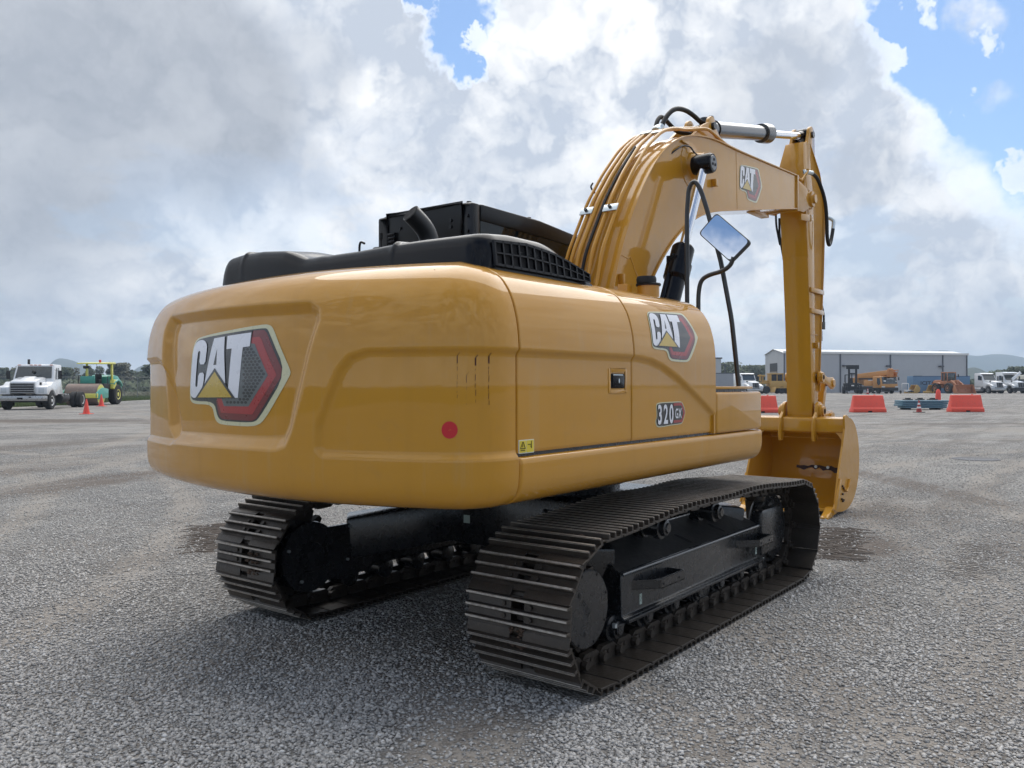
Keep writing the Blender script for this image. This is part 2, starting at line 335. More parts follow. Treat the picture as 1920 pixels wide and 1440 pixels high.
    h = t.math('ADD', t.math('MULTIPLY', d1, -1.0), t.math('MULTIPLY', mid, .35)); h = t.math('ADD', h, t.math('MULTIPLY', t.noise(g, 9, 6, .7), .9))
    bn = t.add('ShaderNodeBump'); bn.inputs['Strength'].default_value = .9; bn.inputs['Distance'].default_value = .022; t.l.new(h, bn.inputs['Height']); t.l.new(bn.outputs[0], b.inputs['Normal'])
    return m
gravel = gravel_mat()
def sheet(name, pts, z, m):
    me = bpy.data.meshes.new(name); me.from_pydata([(p[0], p[1], z) for p in pts], [], [tuple(range(len(pts)))]); me.update()
    if me.polygons[0].normal.z < 0: me.flip_normals()
    return link_mesh(name, me, m, None, 0)
grass_m = mat('dry_field_grass', (.075, .082, .038), .95, var=.5, scale=.06, dirt=(.12, .10, .065), dirtamt=.8, bump=.6, bscale=4)
G0 = at(960, 0)
tag(sheet('field', [(-850, -2150), (4250, -2150), (4250, 3550), (-850, 3550)], -.008, grass_m), kind='structure')
def gedge(px, py): d = CP.z * FPX / (py - 721.5); return at(px, d)
ed = [gedge(-900, 815), gedge(-200, 772), gedge(20, 762), gedge(150, 757), gedge(235, 750.5), gedge(290, 748), gedge(500, 744), at(900, 100), at(1300, 175), at(1700, 190), at(2300, 200), at(3600, 200)]
yard = [tuple(p.xy) for p in ed] + [tuple((CP - fw * 60 + rt * 160).xy), tuple((CP - fw * 60 - rt * 60).xy)]
tag(sheet('gravel_yard', yard, 0.0, gravel), kind='structure')
# loose stones lying on the near ground (beyond count)
def stones():
    rng = np.random.default_rng(3); f2 = np.array([fw.x, fw.y]); r2_ = np.array([rt.x, rt.y]); cp = np.array([CP.x, CP.y])
    N = 520000; d = 3.1 + (24 - 3.1) * rng.random(N) ** 1.55; x = (rng.random(N) * 2 - 1) * .68 * d
    keep = rng.random(N) < np.clip(d / 5.0, .55, 1) * np.clip((24 - d) / 14, 0, 1) ** .7; d, x = d[keep], x[keep]
    P = cp + d[:, None] * f2 + x[:, None] * r2_; n = len(P)
    # clumps and bare lanes
    nz = np.sin(P[:, 0] * 1.7 + np.sin(P[:, 1] * 1.3) * 2) + np.sin(P[:, 1] * 2.1 + np.sin(P[:, 0] * .9) * 2); ok = rng.random(n) < np.clip(.95 + .30 * nz, .38, 1)
    under = (np.abs(np.abs(P[:, 1]) - 1.174) < .36) & (P[:, 0] > -1.3) & (P[:, 0] < 2.3); ok &= ~under; pt = np.exp(-(((P[:, 0] - 3.95) / 1.0) ** 2 + ((P[:, 1] + 1.6) / .42) ** 2)); pt = np.maximum(pt, .9 * np.exp(-(((P[:, 0] + 2.05) / .62) ** 2 + ((P[:, 1] + 1.3) / .36) ** 2) ** 2)); pt = np.maximum(pt, .75 * np.exp(-(((P[:, 0] - .45) / 1.2) ** 2 + ((P[:, 1] + 3.05) / .4) ** 2) ** 2)); 
    for (ex, ey, ea, erx, ery, ek) in ((10.0, -.55, 39, 3.3, .42, .7), (6.4, -1.15, 20, 1.2, .38, .5), (4.5, -2.75, 10, .9, .28, .5), (2.0, 10.6, 22, 2.8, .75, .8), (.9, 13.2, 15, 2.6, .8, .7), (.35, 4.2, 57, 1.1, .5, .6), (5.8, 20.5, 20, 3.5, .9, .6), (4.9, -2.15, 25, 2.6, .42, .5), (2.2, -2.75, 15, 1.2, .35, .6), (-1.3, -2.35, 15, .8, .3, .6), (1.2, -2.15, 8, 1.3, .22, .5), (6.5, -3.2, 30, 2.5, .5, .5), (3.4, 14.5, 20, 5, .8, .5)):
        c_, s_ = math.cos(R_(ea)), math.sin(R_(ea)); dx = P[:, 0] - ex; dy = P[:, 1] - ey; u_ = (dx * c_ + dy * s_) / erx; v_ = (dy * c_ - dx * s_) / ery
        wob = .35 * np.sin(P[:, 0] * 5.1 + np.sin(P[:, 1] * 7)) + .25 * np.sin(P[:, 1] * 11 + P[:, 0] * 3); pt = np.maximum(pt, ek * np.exp(-(np.maximum(u_ ** 2 + v_ ** 2 + wob, 0)) ** 1.5))
    for (cx_, cy_, R0, wd) in LANES:
        e_ = np.abs(np.hypot(P[:, 0] - cx_, P[:, 1] - cy_) - R0) + .12 * np.sin(P[:, 0] * 3.1 + 2 * np.sin(P[:, 1] * 2.3)); pt = np.maximum(pt, .72 * np.exp(-(np.maximum(e_, 0) / (wd * 1.1)) ** 2))
    ok &= rng.random(n) > pt * .95; P = P[ok]; n = len(P)
    s = .0060 + .0105 * rng.random(n) ** 2.4
    base = np.array([(1, 0, .1), (-.9, .25, 0), (.15, 1, -.1), (-.1, -.95, .1), (.2, .1, .72), (-.2, -.2, -.6)], float)
    tri = np.array([(0, 2, 4), (2, 1, 4), (1, 3, 4), (3, 0, 4), (2, 0, 5), (1, 2, 5), (3, 1, 5), (0, 3, 5)])
    V = base[None] * (1 + .45 * (rng.random((n, 6, 3)) - .5)); sc = s[:, None] * (.75 + .6 * rng.random((n, 3))); V = V * sc[:, None, :]
    a = rng.random(n) * 2 * pi; c, q = np.cos(a), np.sin(a); X = V[..., 0] * c[:, None] - V[..., 1] * q[:, None]; Y = V[..., 0] * q[:, None] + V[..., 1] * c[:, None]
    tl_ = (rng.random(n) - .5) * .8; Z = V[..., 2] * np.cos(tl_)[:, None] + X * np.sin(tl_)[:, None]
    V = np.stack([X + P[:, None, 0], Y + P[:, None, 1], Z * .85 + (s * .22)[:, None]], -1).reshape(-1, 3)
    F = (tri[None] + (np.arange(n) * 6)[:, None, None]).reshape(-1, 3)
    me = bpy.data.meshes.new('loose_gravel'); me.vertices.add(len(V)); me.vertices.foreach_set('co', V.ravel().astype(np.float32))
    me.loops.add(F.size); me.loops.foreach_set('vertex_index', F.ravel().astype(np.int32)); me.polygons.add(len(F)); me.polygons.foreach_set('loop_start', np.arange(0, F.size, 3, dtype=np.int32)); me.polygons.foreach_set('loop_total', np.full(len(F), 3, np.int32))
    me.update(calc_edges=True)
    at_ = me.attributes.new('tone', 'FLOAT', 'POINT'); at_.data.foreach_set('value', np.repeat(rng.random(n), 6).astype(np.float32))
    m = bpy.data.materials.new('stone'); m.use_nodes = True; t = NT(m.node_tree); b = t.n['Principled BSDF']
    an = t.add('ShaderNodeAttribute', attribute_name='tone'); g = t.add('ShaderNodeNewGeometry').outputs['Position']
    col = t.mix(an.outputs['Fac'], (.255, .248, .24), (.615, .594, .565)); col = t.mix(t.ramp(an.outputs['Fac'], .97, .99), col, (.72, .71, .69)); col = t.mix(t.math('MULTIPLY', t.noise(g, 200, 3, .6), .35), col, (.28, .26, .235))
    t.plug(b.inputs['Base Color'], col); b.inputs['Roughness'].default_value = .8; b.inputs['Specular IOR Level'].default_value = .3
    o = link_mesh('loose_gravel', me, m, None, 0); tag(o, 'loose grey gravel stones scattered over the yard', 'gravel', kind='stuff')
stones()
# churned soil ridges where the tracks turned
def ridges(name, cx, cy, ang, nx_, step, ln, h, matl, seed):
    rng = np.random.default_rng(seed); m = MB()
    for k in range(nx_):
        x = k * step; y0 = rng.uniform(-.1, .1); seg = 9; P = []
        for j in range(seg + 1):
            t = j / seg; r = h * (.45 + .8 * rng.random()) * math.sin(pi * (t * .92 + .04)) + .002; P.append((Vector((x + rng.uniform(-.25, .25) * step, y0 + (t - .5) * ln, 0)), r))
        ca, sa = cos(R_(ang)), sin(R_(ang)); vs = []; fs = []
        for p, r in P:
            for (dx, dz) in ((-r * 1.5, -.004), (-r * .7, r * .75), (0, r), (r * .7, r * .6), (r * 1.6, -.004)):
                q = Vector((p.x + dx * rng.uniform(.8, 1.2), p.y, dz * rng.uniform(.8, 1.15))); vs.append((cx + q.x * ca - q.y * sa, cy + q.x * sa + q.y * ca, q.z))
        for j in range(seg):
            for i in range(4): fs.append((j * 5 + i, j * 5 + i + 1, (j + 1) * 5 + i + 1, (j + 1) * 5 + i))
        m.add(vs, fs)
    o = m.build(name, matl, None, smooth=0); tag(o, 'churned brown soil ridges left by crawler tracks', 'soil ridges', kind='stuff')
soilm = mat('churned_soil', (.11, .09, .075), .95, var=.55, scale=14, dirt=(.16, .15, .14), dirtamt=.8, bump=1.0, bscale=60)
ridges('soil_ridges', 3.1, -1.45, 15, 24, .078, .55, .020, soilm, 2); ridges('soil_ridges', -.15, 3.55, 57, 16, .11, .72, .020, soilm, 4)
ridges('soil_ridges', 2.9, -2.5, 3, 26, .075, .45, .007, mat('packed_dust', (.17, .155, .14), .95, var=.3, scale=20, bump=.8, bscale=90), 5)
mh_ = MB(); c = Vector((15.7, -.76, 0)); mh_.lathe((c.x, c.y, 0.0), (0, 0, 1), [(0, .48), (.012, .47), (.013, .40), (.009, .39), (.009, .02)], 28); o = mh_.build('manhole_cover', mat('cast_iron', (.07, .07, .075), .6, metal=.3)); tag(o, 'round dark manhole cover set in the grey gravel', 'manhole cover')
# hills
def hill(name, px0, px1, d, prof, col, depth=900):
    """prof: list of (px, py) of the skyline"""
    P = np.array(prof, float); xs = np.linspace(P[0, 0], P[-1, 0], 260); ys = np.interp(xs, P[:, 0], P[:, 1]); k = np.ones(7) / 7; ys = np.convolve(np.pad(ys, 3, 'edge'), k, 'valid')
    rng = np.random.default_rng(int(d)); V = []; F = []; NR = 14
    for j in range(NR + 1):
        t = j / NR
        for i, (x, y) in enumerate(zip(xs, ys)):
            H = (721.5 - y) / FPX * d; q = sin(pi * t); hh = H * q ** .8 * (1 + .05 * math.sin(i * .5 + j * 2) * (1 - q)) ; p = at(x, d + (t - .5) * depth * 2 * .5, hh - 2); V.append(tuple(p))
    n = len(xs)
    for j in range(NR):
        for i in range(n - 1): F.append((j * n + i, j * n + i + 1, (j + 1) * n + i + 1, (j + 1) * n + i))
    me = bpy.data.meshes.new(name); me.from_pydata(V, [], F); me.update(); o = link_mesh(name, me, col, None, 60); tag(o, kind='structure'); return o
hm = mat('hill_scrub', (.06, .075, .045), .95, var=.5, scale=.004, dirt=(.10, .09, .06), dirtamt=.6)
hill('hills', 0, 0, 2300, [(-400, 712), (-200, 705), (-60, 700), (20, 706), (60, 702), (85, 690), (100, 671), (108, 667.5), (125, 669), (150, 677), (175, 688), (200, 702), (240, 700), (262, 682), (275, 680), (300, 682), (340, 700), (420, 712)], hm)
hill('hills', 0, 0, 3000, [(1250, 712), (1400, 706), (1500, 700), (1620, 672), (1660, 664), (1700, 659), (1718, 655), (1745, 658), (1770, 655), (1800, 661), (1830, 668), (1860, 663), (1890, 664), (1930, 672), (2000, 668), (2100, 690), (2300, 712)], hm, 700)
hill('hills', 0, 0, 1000, [(1760, 712), (1800, 693), (1815, 686), (1826, 684), (1840, 688), (1850, 694), (1862, 692), (1871, 688), (1880, 691), (1888, 697), (1900, 700), (1930, 697), (1990, 700), (2100, 712)], mat('wooded_hill', (.035, .05, .028), .95, var=.7, scale=.05, bump=1, bscale=.1), 300)
# air
m = MB(); m.bx(-900, 4300, -2200, 3600, -1.5, 150)
hz = m.build('haze', [], smooth=0); hmtl = bpy.data.materials.new('haze_air'); hmtl.use_nodes = True; hn = hmtl.node_tree; hn.nodes.clear()
pv = hn.nodes.new('ShaderNodeVolumePrincipled'); pv.inputs['Color'].default_value = (.62, .79, 1.0, 1); pv.inputs['Density'].default_value = .00034; pv.inputs['Anisotropy'].default_value = .2
oo = hn.nodes.new('ShaderNodeOutputMaterial'); hn.links.new(pv.outputs[0], oo.inputs['Volume']); hz.data.materials.append(hmtl); tag(hz, 'thin pale blue air over the far ground', 'haze', kind='stuff')
# ================================================================== TREES, FENCE, BUILDINGS
def leafmat(name, col):
    m = bpy.data.materials.new(name); m.use_nodes = True; t = NT(m.node_tree); b = t.n['Principled BSDF']
    g = t.add('ShaderNodeNewGeometry').outputs['Position']; r = t.add('ShaderNodeNewGeometry').outputs['Random Per Island']
    c = t.mix(r, tuple(x * .55 for x in col), tuple(x * 1.5 for x in col)); t.plug(b.inputs['Base Color'], c); b.inputs['Roughness'].default_value = .7; return m
LM = [leafmat('foliage_dark', (.045, .062, .030)), leafmat('foliage_mid', (.065, .085, .038)), leafmat('foliage_olive', (.085, .085, .048))]
bark = mat('bark', (.09, .07, .05), .9, var=.3)
def tree(name, p, H, Wd, lm, label, group, dens=1.0, low=.15, cl=14, ls=.45, cat='tree'):
    rng = random.Random(int(p.x * 31 + p.y * 17)); root = empty(name, (p.x, p.y, 0)); tag(root, label, cat, group)
    m = MB(); m.tube([(0, 0, 0), (rng.uniform(-.2, .2), rng.uniform(-.2, .2), H * .4), (rng.uniform(-.3, .3), 0, H * .85)], [H * .03, H * .02, H * .008], 7)
    for k in range(5): a = rng.uniform(0, 6.28); z = H * rng.uniform(.25, .6); m.tube([(0, 0, z), (cos(a) * Wd * .3, sin(a) * Wd * .3, z + H * .16)], [H * .01, H * .004], 5)
    m.build('trunk', bark, root)
    C = [(rng.gauss(0, Wd * .20), rng.gauss(0, Wd * .20), H * rng.uniform(low + .12, .90), Wd * rng.uniform(.14, .30)) for _ in range(cl)] + [(0, 0, H * .88, Wd * .16)]
    vs = []; fs = []
    for (cx, cy, cz, r) in C:
        for _ in range(int(150 * dens)):
            u = Vector((rng.gauss(0, 1), rng.gauss(0, 1), rng.gauss(0, 1))).normalized() * r * rng.uniform(.55, 1.12); q = Vector((cx, cy, cz)) + u
            if q.z < H * low or q.z > H: continue
            a = Vector((rng.gauss(0, 1), rng.gauss(0, 1), rng.gauss(0, .6))).normalized(); b = a.orthogonal().normalized(); s = ls * rng.uniform(.5, 1.2); k = len(vs)
            vs += [q + a * s, q + b * s * .7, q - a * s * .8, q - b * s * .7]; fs.append((k, k + 1, k + 2, k + 3))
    mm = MB(); mm.add(vs, fs); me = bpy.data.meshes.new('crown'); me.from_pydata([tuple(v) for v in vs], [], fs); me.update(); link_mesh('crown', me, lm, root, 0)
    return root
lt_spec = [(8, 300, 8.5, 9, 0), (32, 320, 9, 8, 1), (58, 310, 9.5, 9, 2), (80, 330, 8, 8, 0), (120, 280, 8.2, 5.5, 1), (131, 285, 8.0, 6, 2), (148, 300, 5.5, 9, 1), (166, 290, 9.0, 6.0, 0), (182, 300, 6.0, 8, 1), (208, 260, 9.5, 5.5, 0), (226, 262, 9.2, 6.0, 2), (236, 280, 8.6, 6, 0), (250, 300, 7.0, 7, 1), (262, 300, 6.8, 6, 0), (278, 240, 8.0, 6, 0), (100, 310, 6, 8, 1), (192, 310, 5.6, 9, 2), (290, 300, 8, 8, 1), (320, 300, 8, 8, 1), (-30, 300, 9, 9, 0)]
tl_lab = ['beyond the white truck at the left picture edge', 'behind the cab of the white chassis truck, left part', 'right behind the roof of the white chassis truck', 'behind the right roof corner of the white chassis truck', 'thin one left of the blue hill, over the truck frame', 'slim olive one below the blue hill', 'low bush-like one between truck and roller', 'tall one seen under the roller canopy', 'low one between the roller canopy posts', 'tall dark one directly right of the yellow canopy', 'tall olive one right of the roller hood', 'dark one second right of the roller hood', 'low one between roller and excavator', 'small dark one near the excavator tail', 'dark one touching the excavator tail edge', 'low one under the left end of the blue hill', 'low olive one behind the roller seat', '', '', '']
for (px, d, H, Wd, k), lb in zip(lt_spec, tl_lab):
    if not lb: continue
    tree('field_tree', at(px, d), H * .95, Wd, LM[k], 'far green tree, ' + lb, 'trees beyond the field', ls=.5)
for px, d, H, Wd, k, lb in ((1362, 270, 8.8, 13, 1, 'broad rounded tree behind the grey shed, left of the long black rail'), (1378, 290, 8.2, 9, 0, 'tree right of the grey shed touching the black rail'), (1398, 330, 6.8, 7, 1, 'small tree above the roof of the white lorry behind the tool box'), (1414, 280, 8.0, 9, 0, 'tree between the white lorry and the warehouse'), (1428, 285, 8.2, 10, 2, 'tree touching the left warehouse corner'),
                            (1898, 230, 6.0, 8, 0, 'dark tree above the rearmost white lorry hood'), (1916, 225, 6.3, 8, 0, 'dark tree at the right picture edge'), (1884, 240, 5.6, 6, 1, 'small tree beside the raised white panel of the rear lorry')):
    tree('yard_tree', at(px, d), H, Wd, LM[k], lb, 'trees beyond the yard', ls=.5)
# hedge line and low shrubs
def scrub(px0, px1, d0, d1, h, n, lm, lab):
    rng = random.Random(n); vs = []; fs = []
    for _ in range(n):
        px = rng.uniform(px0, px1); d = rng.uniform(d0, d1); c = at(px, d); r = rng.uniform(.6, 1.2) * h * .5
        for _ in range(26):
            u = Vector((rng.gauss(0, 1), rng.gauss(0, 1), rng.gauss(0, 1))).normalized() * r; q = c + Vector((u.x * 1.6, u.y * 1.6, max(0, u.z + r * .7)))
            a = Vector((rng.gauss(0, 1), rng.gauss(0, 1), rng.gauss(0, .6))).normalized(); b = a.orthogonal(); s = h * .15; k = len(vs); vs += [tuple(q + a * s), tuple(q + b * s), tuple(q - a * s), tuple(q - b * s)]; fs.append((k, k + 1, k + 2, k + 3))
    me = bpy.data.meshes.new('scrub'); me.from_pydata(vs, [], fs); me.update(); o = link_mesh('scrub', me, lm, None, 0); tag(o, lab, 'scrub', kind='stuff')
scrub(-100, 330, 215, 330, 3.4, 420, LM[1], 'low green scrub along the far side of the field')
scrub(1345, 1440, 250, 330, 3.4, 90, LM[0], 'low scrub behind the white lorry left of the warehouse')
scrub(1810, 2000, 215, 260, 3.0, 120, LM[0], 'low dark scrub behind the white lorries at the right edge')
scrub(150, 330, 120, 200, .42, 240, LM[2], 'weeds behind the wire fence')
# short grass at the yard edge
def grass():
    rng = np.random.default_rng(8); n = 26000; px = rng.uniform(-80, 310, n); base = np.interp(px, [-200, 20, 150, 235, 290, 320], [772, 762, 757, 750.5, 748, 747]); d0 = CP.z * FPX / (base - 721.5); d = d0 + rng.random(n) ** 1.8 * 40
    P = np.array([tuple(at(a, b)) for a, b in zip(px, d)]); h = rng.uniform(.06, .25, n); a = rng.uniform(0, pi, n); w_ = .03
    V = np.stack([P + np.c_[np.cos(a) * w_, np.sin(a) * w_, np.zeros(n)], P - np.c_[np.cos(a) * w_, np.sin(a) * w_, np.zeros(n)], P + np.c_[rng.normal(0, .04, n), rng.normal(0, .04, n), h]], 1).reshape(-1, 3)
    me = bpy.data.meshes.new('grass'); me.from_pydata(V.tolist(), [], np.arange(3 * n).reshape(-1, 3).tolist()); me.update(); o = link_mesh('grass', me, leafmat('grass_blade', (.10, .135, .04)), None, 0); tag(o, 'green grass strip along the edge of the gravel', 'grass', kind='stuff')
grass()
# wire fence
fe = empty('wire_fence', at(150, 108)); tag(fe, 'tall wire mesh fence on thin posts along the grass field', 'fence')
FM = mat('galvanised_wire', (.22, .22, .22), .5, metal=.5)
f0 = Vector(at(-120, 100)); f1 = Vector(at(330, 112)); fb = Vector(fe.location)
nP = 17
for k in range(nP + 1):
    p = f0.lerp(f1, k / nP) - fb; m = MB(); m.cyl(p, p + Vector((0, 0, 2.75)), .045, n=8); m.build('fence_post', FM, fe)
m = MB()
m.cyl(f0 - fb + Vector((0, 0, 2.72)), f1 - fb + Vector((0, 0, 2.72)), .03, n=6)
for z in (.1, 1.4): m.cyl(f0 - fb + Vector((0, 0, z)), f1 - fb + Vector((0, 0, z)), .015, n=5)
m.build('fence_rail', FM, fe)
def meshnet():
    m = MB(); L = (f1 - f0).length; u = (f1 - f0).normalized(); n = int(L / .16); o = f0 - fb
    for k in range(n):
        for s_ in (1, -1):
            a = o + u * (k * .16) + Vector((0, 0, .05 if s_ > 0 else 2.7)); b = a + u * 2.65 + Vector((0, 0, 2.65 * s_))
            if (b - o).dot(u) > L: continue
            t = .004; m.add([a + Vector((0, 0, t)), a - Vector((0, 0, t)), b - Vector((0, 0, t)), b + Vector((0, 0, t))], [(0, 1, 2, 3)])
    m.build('wire_mesh', FM, fe)
meshnet()
# village houses far left: small pale and red roofed blocks
for i, (px, d, wd, h, c, lb) in enumerate(((6, 330, 9, 5.0, (.35, .14, .10), 'small far house with red roof behind the white truck'), (232, 280, 6, 4.2, (.42, .16, .12), 'small far house with red roof right of the roller'), (240, 290, 5, 4.6, (.5, .48, .44), 'pale far house beside the red roofed one'), (256, 300, 5, 3.6, (.5, .47, .42), 'pale far house near the excavator tail'), (14, 300, 5, 3.2, (.45, .42, .40), 'grey far house left of the white truck'))):
    r = empty('far_house', at(px, d), YAW + .3 * i); tag(r, lb, 'house', 'far houses beyond the field')
    m = MB(); m.bx(-3, 3, -wd / 2, wd / 2, 0, h * .65); m.build('wall', mat('far_wall_%d' % i, (.45, .43, .39), .8), r)
    m = MB(); m.prism([(-3.4, h * .65), (3.4, h * .65), (0, h)], -wd / 2 - .3, wd / 2 + .3); m.build('roof', mat('far_roof_%d' % i, c, .8), r)
    for k in range(2): m = MB(); m.bx(-3.04, -3.0, -wd / 4 + k * wd / 2 - .5, -wd / 4 + k * wd / 2 + .5, 1.0, 2.0); m.build('window', dark, r)
# warehouse
def cladding(name, col, sc=26.0):
    m = bpy.data.materials.new(name); m.use_nodes = True; t = NT(m.node_tree); b = t.n['Principled BSDF']; o = t.add('ShaderNodeTexCoord').outputs['Object']
    wv = t.add('ShaderNodeTexWave', wave_type='BANDS', bands_direction='Y'); wv.inputs['Scale'].default_value = 1.0; wv.inputs['Distortion'].default_value = 0; t.l.new(o, wv.inputs[0])
    n = t.noise(o, .5, 6, .65); c = t.mix(n, tuple(x * .88 for x in col), tuple(x * 1.1 for x in col)); c = t.mix(t.math('MULTIPLY', wv.outputs['Fac'], .10), c, tuple(x * .7 for x in col)); t.plug(b.inputs['Base Color'], c); b.inputs['Roughness'].default_value = .55
    return m
wh = Vector(at(1470, 161)); wr = Vector(at(1814, 174)); wb = Vector(at(1435, 175))
ux = (wr - wh); LX = ux.length; ang = math.atan2(ux.y, ux.x); dv = wb - wh; WY = dv.length
WHm = cladding('grey_cladding', (.45, .455, .465)); WH = empty('warehouse', wh, ang - pi / 2); tag(WH, 'long pale grey metal clad warehouse with white roof edge across the yard', 'warehouse')
# local frame: Y runs along the long wall to the right, -X towards the back
iw = Matrix.Rotation(-(ang - pi / 2), 3, 'Z'); lb_ = iw @ dv
WX = lb_.x; WSK = lb_.y; EH = 7.75; RH = 8.7
def pz(y, k): return (WX * k, y + WSK * k)
m = MB(); 
def wall(m, a, b, h0, h1, th=.15):
    m.add([(a[0], a[1], h0), (b[0], b[1], h0), (b[0], b[1], h1[1]), (a[0], a[1], h1[0])], [(0, 1, 2, 3)])
wall(m, pz(0, 0), pz(LX, 0), 0, (EH, EH)); wall(m, pz(0, 1), pz(LX, 1), 0, (EH, EH)); wall(m, pz(LX, 0), pz(LX, 1), 0, (EH, EH))
a, b, c = pz(0, 0), pz(0, .5), pz(0, 1); m.add([(a[0], a[1], 0), (b[0], b[1], 0), (c[0], c[1], 0), (c[0], c[1], EH), (b[0], b[1], RH), (a[0], a[1], EH)], [(0, 1, 2, 3, 4, 5)])
m.build('wall', WHm, WH, smooth=0)
m = MB(); e = .3
A = [pz(-e, -.02), pz(LX + e, -.02), pz(LX + e, .5), pz(-e, .5), pz(LX + e, 1.02), pz(-e, 1.02)]
m.add([(A[0][0], A[0][1], EH + .02), (A[1][0], A[1][1], EH + .02), (A[2][0], A[2][1], RH + .05), (A[3][0], A[3][1], RH + .05), (A[4][0], A[4][1], EH + .02), (A[5][0], A[5][1], EH + .02)], [(0, 1, 2, 3), (3, 2, 4, 5)])
m.build('roof', mat('white_roof', (.72, .72, .70), .5), WH, smooth=0)
m = MB(); sg = 1 if WX < 0 else -1
m.bx(min(.02 * sg, .22 * sg), max(.02 * sg, .22 * sg), -.2, LX + .2, EH - .12, EH + .30); m.build('eaves_gutter', mat('white_roof', (.72, .72, .70)), WH)
dsm = mat('downpipe_grey', (.10, .105, .12), .6)
for f in (.0, .29, .56, .855, .995): m = MB(); y = LX * f; m.bx(min(.02 * sg, .16 * sg), max(.02 * sg, .16 * sg), y - .11, y + .11, 0, EH - .12); m.build('downpipe', dsm, WH)
for f in (.31, .545, .84): m = MB(); y = LX * f; m.box((.35 * sg, y, 5.3), (.6, .9, .28)); m.cyl((0, y, 5.35), (.2 * sg, y, 5.35), .05, n=6); m.build('wall_lamp', mat('lamp_grey', (.08, .08, .09), .5), WH)
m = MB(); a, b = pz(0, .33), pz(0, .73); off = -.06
m.add([(a[0], a[1] + off, 0), (b[0], b[1] + off, 0), (b[0], b[1] + off, 5.9), (a[0], a[1] + off, 5.9)], [(0, 1, 2, 3)]); wd_ = m.build('roller_door', mat('door_dark_grey', (.05, .05, .05), .8), WH, smooth=0)  # flat dark grey for the upper part of the door
m = MB(); off = -.10; m.add([(a[0], a[1] + off, 0), (b[0], b[1] + off, 0), (b[0], b[1] + off, 4.2), (a[0], a[1] + off, 4.2)], [(0, 1, 2, 3)]); m.build('door_lower_panel', mat('door_tan', (.32, .27, .20), .8), wd_, smooth=0)
m = MB(); y = LX * .245; m.bx(WX * .45, WX * .6, y - 1.0, y + 1.0, RH - .3, RH + .75); m.build('roof_vent', mat('rusty_red', (.28, .12, .09), .8), WH)
# annex wall stretch and doorway at the blue container
m = MB(); y0 = LX * .712; m.bx(min(.03 * sg, .09 * sg), max(.03 * sg, .09 * sg), y0 - 1.0, y0 + 1.1, 0, 3.4); m.build('side_entrance', mat('entrance_glass', (.18, .20, .19), .4, var=.4, scale=1.5), WH)
# far shed at the left of the rail
r = empty('grey_shed', at(1330, 190), YAW - .1); tag(r, 'pale grey shed with flat roof behind the excavator body', 'shed'); m = MB(); m.bx(-3, 3, -2.2, 6, 0, 7.4); m.build('wall', cladding('shed_cladding', (.55, .55, .56)), r); m = MB(); m.bx(-3.2, 3.2, -2.45, 6.2, 7.4, 7.7); m.build('roof', dsm, r); m = MB(); m.bx(-2.9, -2.6, -3.2, -2.95, 0, 6.0); m.bx(-2.95, -2.55, -3.3, -2.2, 6.0, 6.2); m.build('downpipe', dsm, r)
r = empty('grey_container', at(1358, 160), YAW); tag(r, 'long low grey corrugated container behind the tool box', 'container'); m = MB(); m.bx(-1.2, 1.2, -3.1, 3.6, 0, 3.7)
m.build('wall', cladding('container_grey', (.33, .34, .36)), r); m = MB(); m.bx(-1.25, 1.25, -3.15, 3.65, 3.7, 3.85); m.build('roof', dsm, r)
# ================================================================== EXCAVATOR
EX = empty('excavator', (0, 0, 0))
tag(EX, 'large yellow crawler excavator with black tracks standing on grey gravel in the foreground', 'excavator')
# ---- bodywork surface: plan curve (arc length s, 0 at the tail, negative to the right) and height profile
RA, XA, HW, RC = 2.83, 0.46, 1.38, 0.35
CXF = XA - math.sqrt((RA - RC) ** 2 - (HW - RC) ** 2); TH = math.atan2(HW - RC, XA - CXF)
S1 = RA * TH; S2 = S1 + RC * (pi / 2 - TH)
def plan(s):
    s = np.asarray(s, float); a = np.abs(s); sg = np.where(s < 0, -1.0, 1.0)
    t = np.minimum(a, S1) / RA
    x = XA - RA * np.cos(t); y = RA * np.sin(t); nx = -np.cos(t); ny = np.sin(t)
    t2 = TH + np.clip((a - S1) / RC, 0, pi / 2 - TH); m = a > S1
    x = np.where(m, CXF - RC * np.cos(t2), x); y = np.where(m, HW - RC + RC * np.sin(t2), y); nx = np.where(m, -np.cos(t2), nx); ny = np.where(m, np.sin(t2), ny)
    m = a > S2; x = np.where(m, CXF + (a - S2), x); y = np.where(m, HW, y); nx = np.where(m, 0.0, nx); ny = np.where(m, 1.0, ny)
    y = np.where(s > 0, y * (1 + .185 * np.clip(a / S2, 0, 1) ** .8), y)      # the left half is a little wider
    return x, y * sg, nx, ny * sg
def s_of_x(x): return -(S2 + (x - CXF))                        # on the straight right side
PR = np.array([(.34, 1.040), (.22, 1.043), (.12, 1.052), (.06, 1.070), (.022, 1.10), (.003, 1.15), (0, 1.21), (0, 1.31), (0, 1.5), (0, 1.7), (0, 1.83), (.012, 1.95), (.045, 2.07), (.105, 2.165), (.19, 2.222), (.34, 2.262)])
def densify(P, step):
    seg = np.hypot(*np.diff(P, axis=0).T); L = np.r_[0, np.cumsum(seg)]; n = int(L[-1] / step) + 1
    t = np.linspace(0, L[-1], n); Q = np.c_[np.interp(t, L, P[:, 0]), np.interp(t, L, P[:, 1])]
    for _ in range(int(0.0012 / step ** 2 * 2) + 1): Q[1:-1] = .25 * Q[:-2] + .5 * Q[1:-1] + .25 * Q[2:]
    return Q
PD = densify(PR, 0.010)
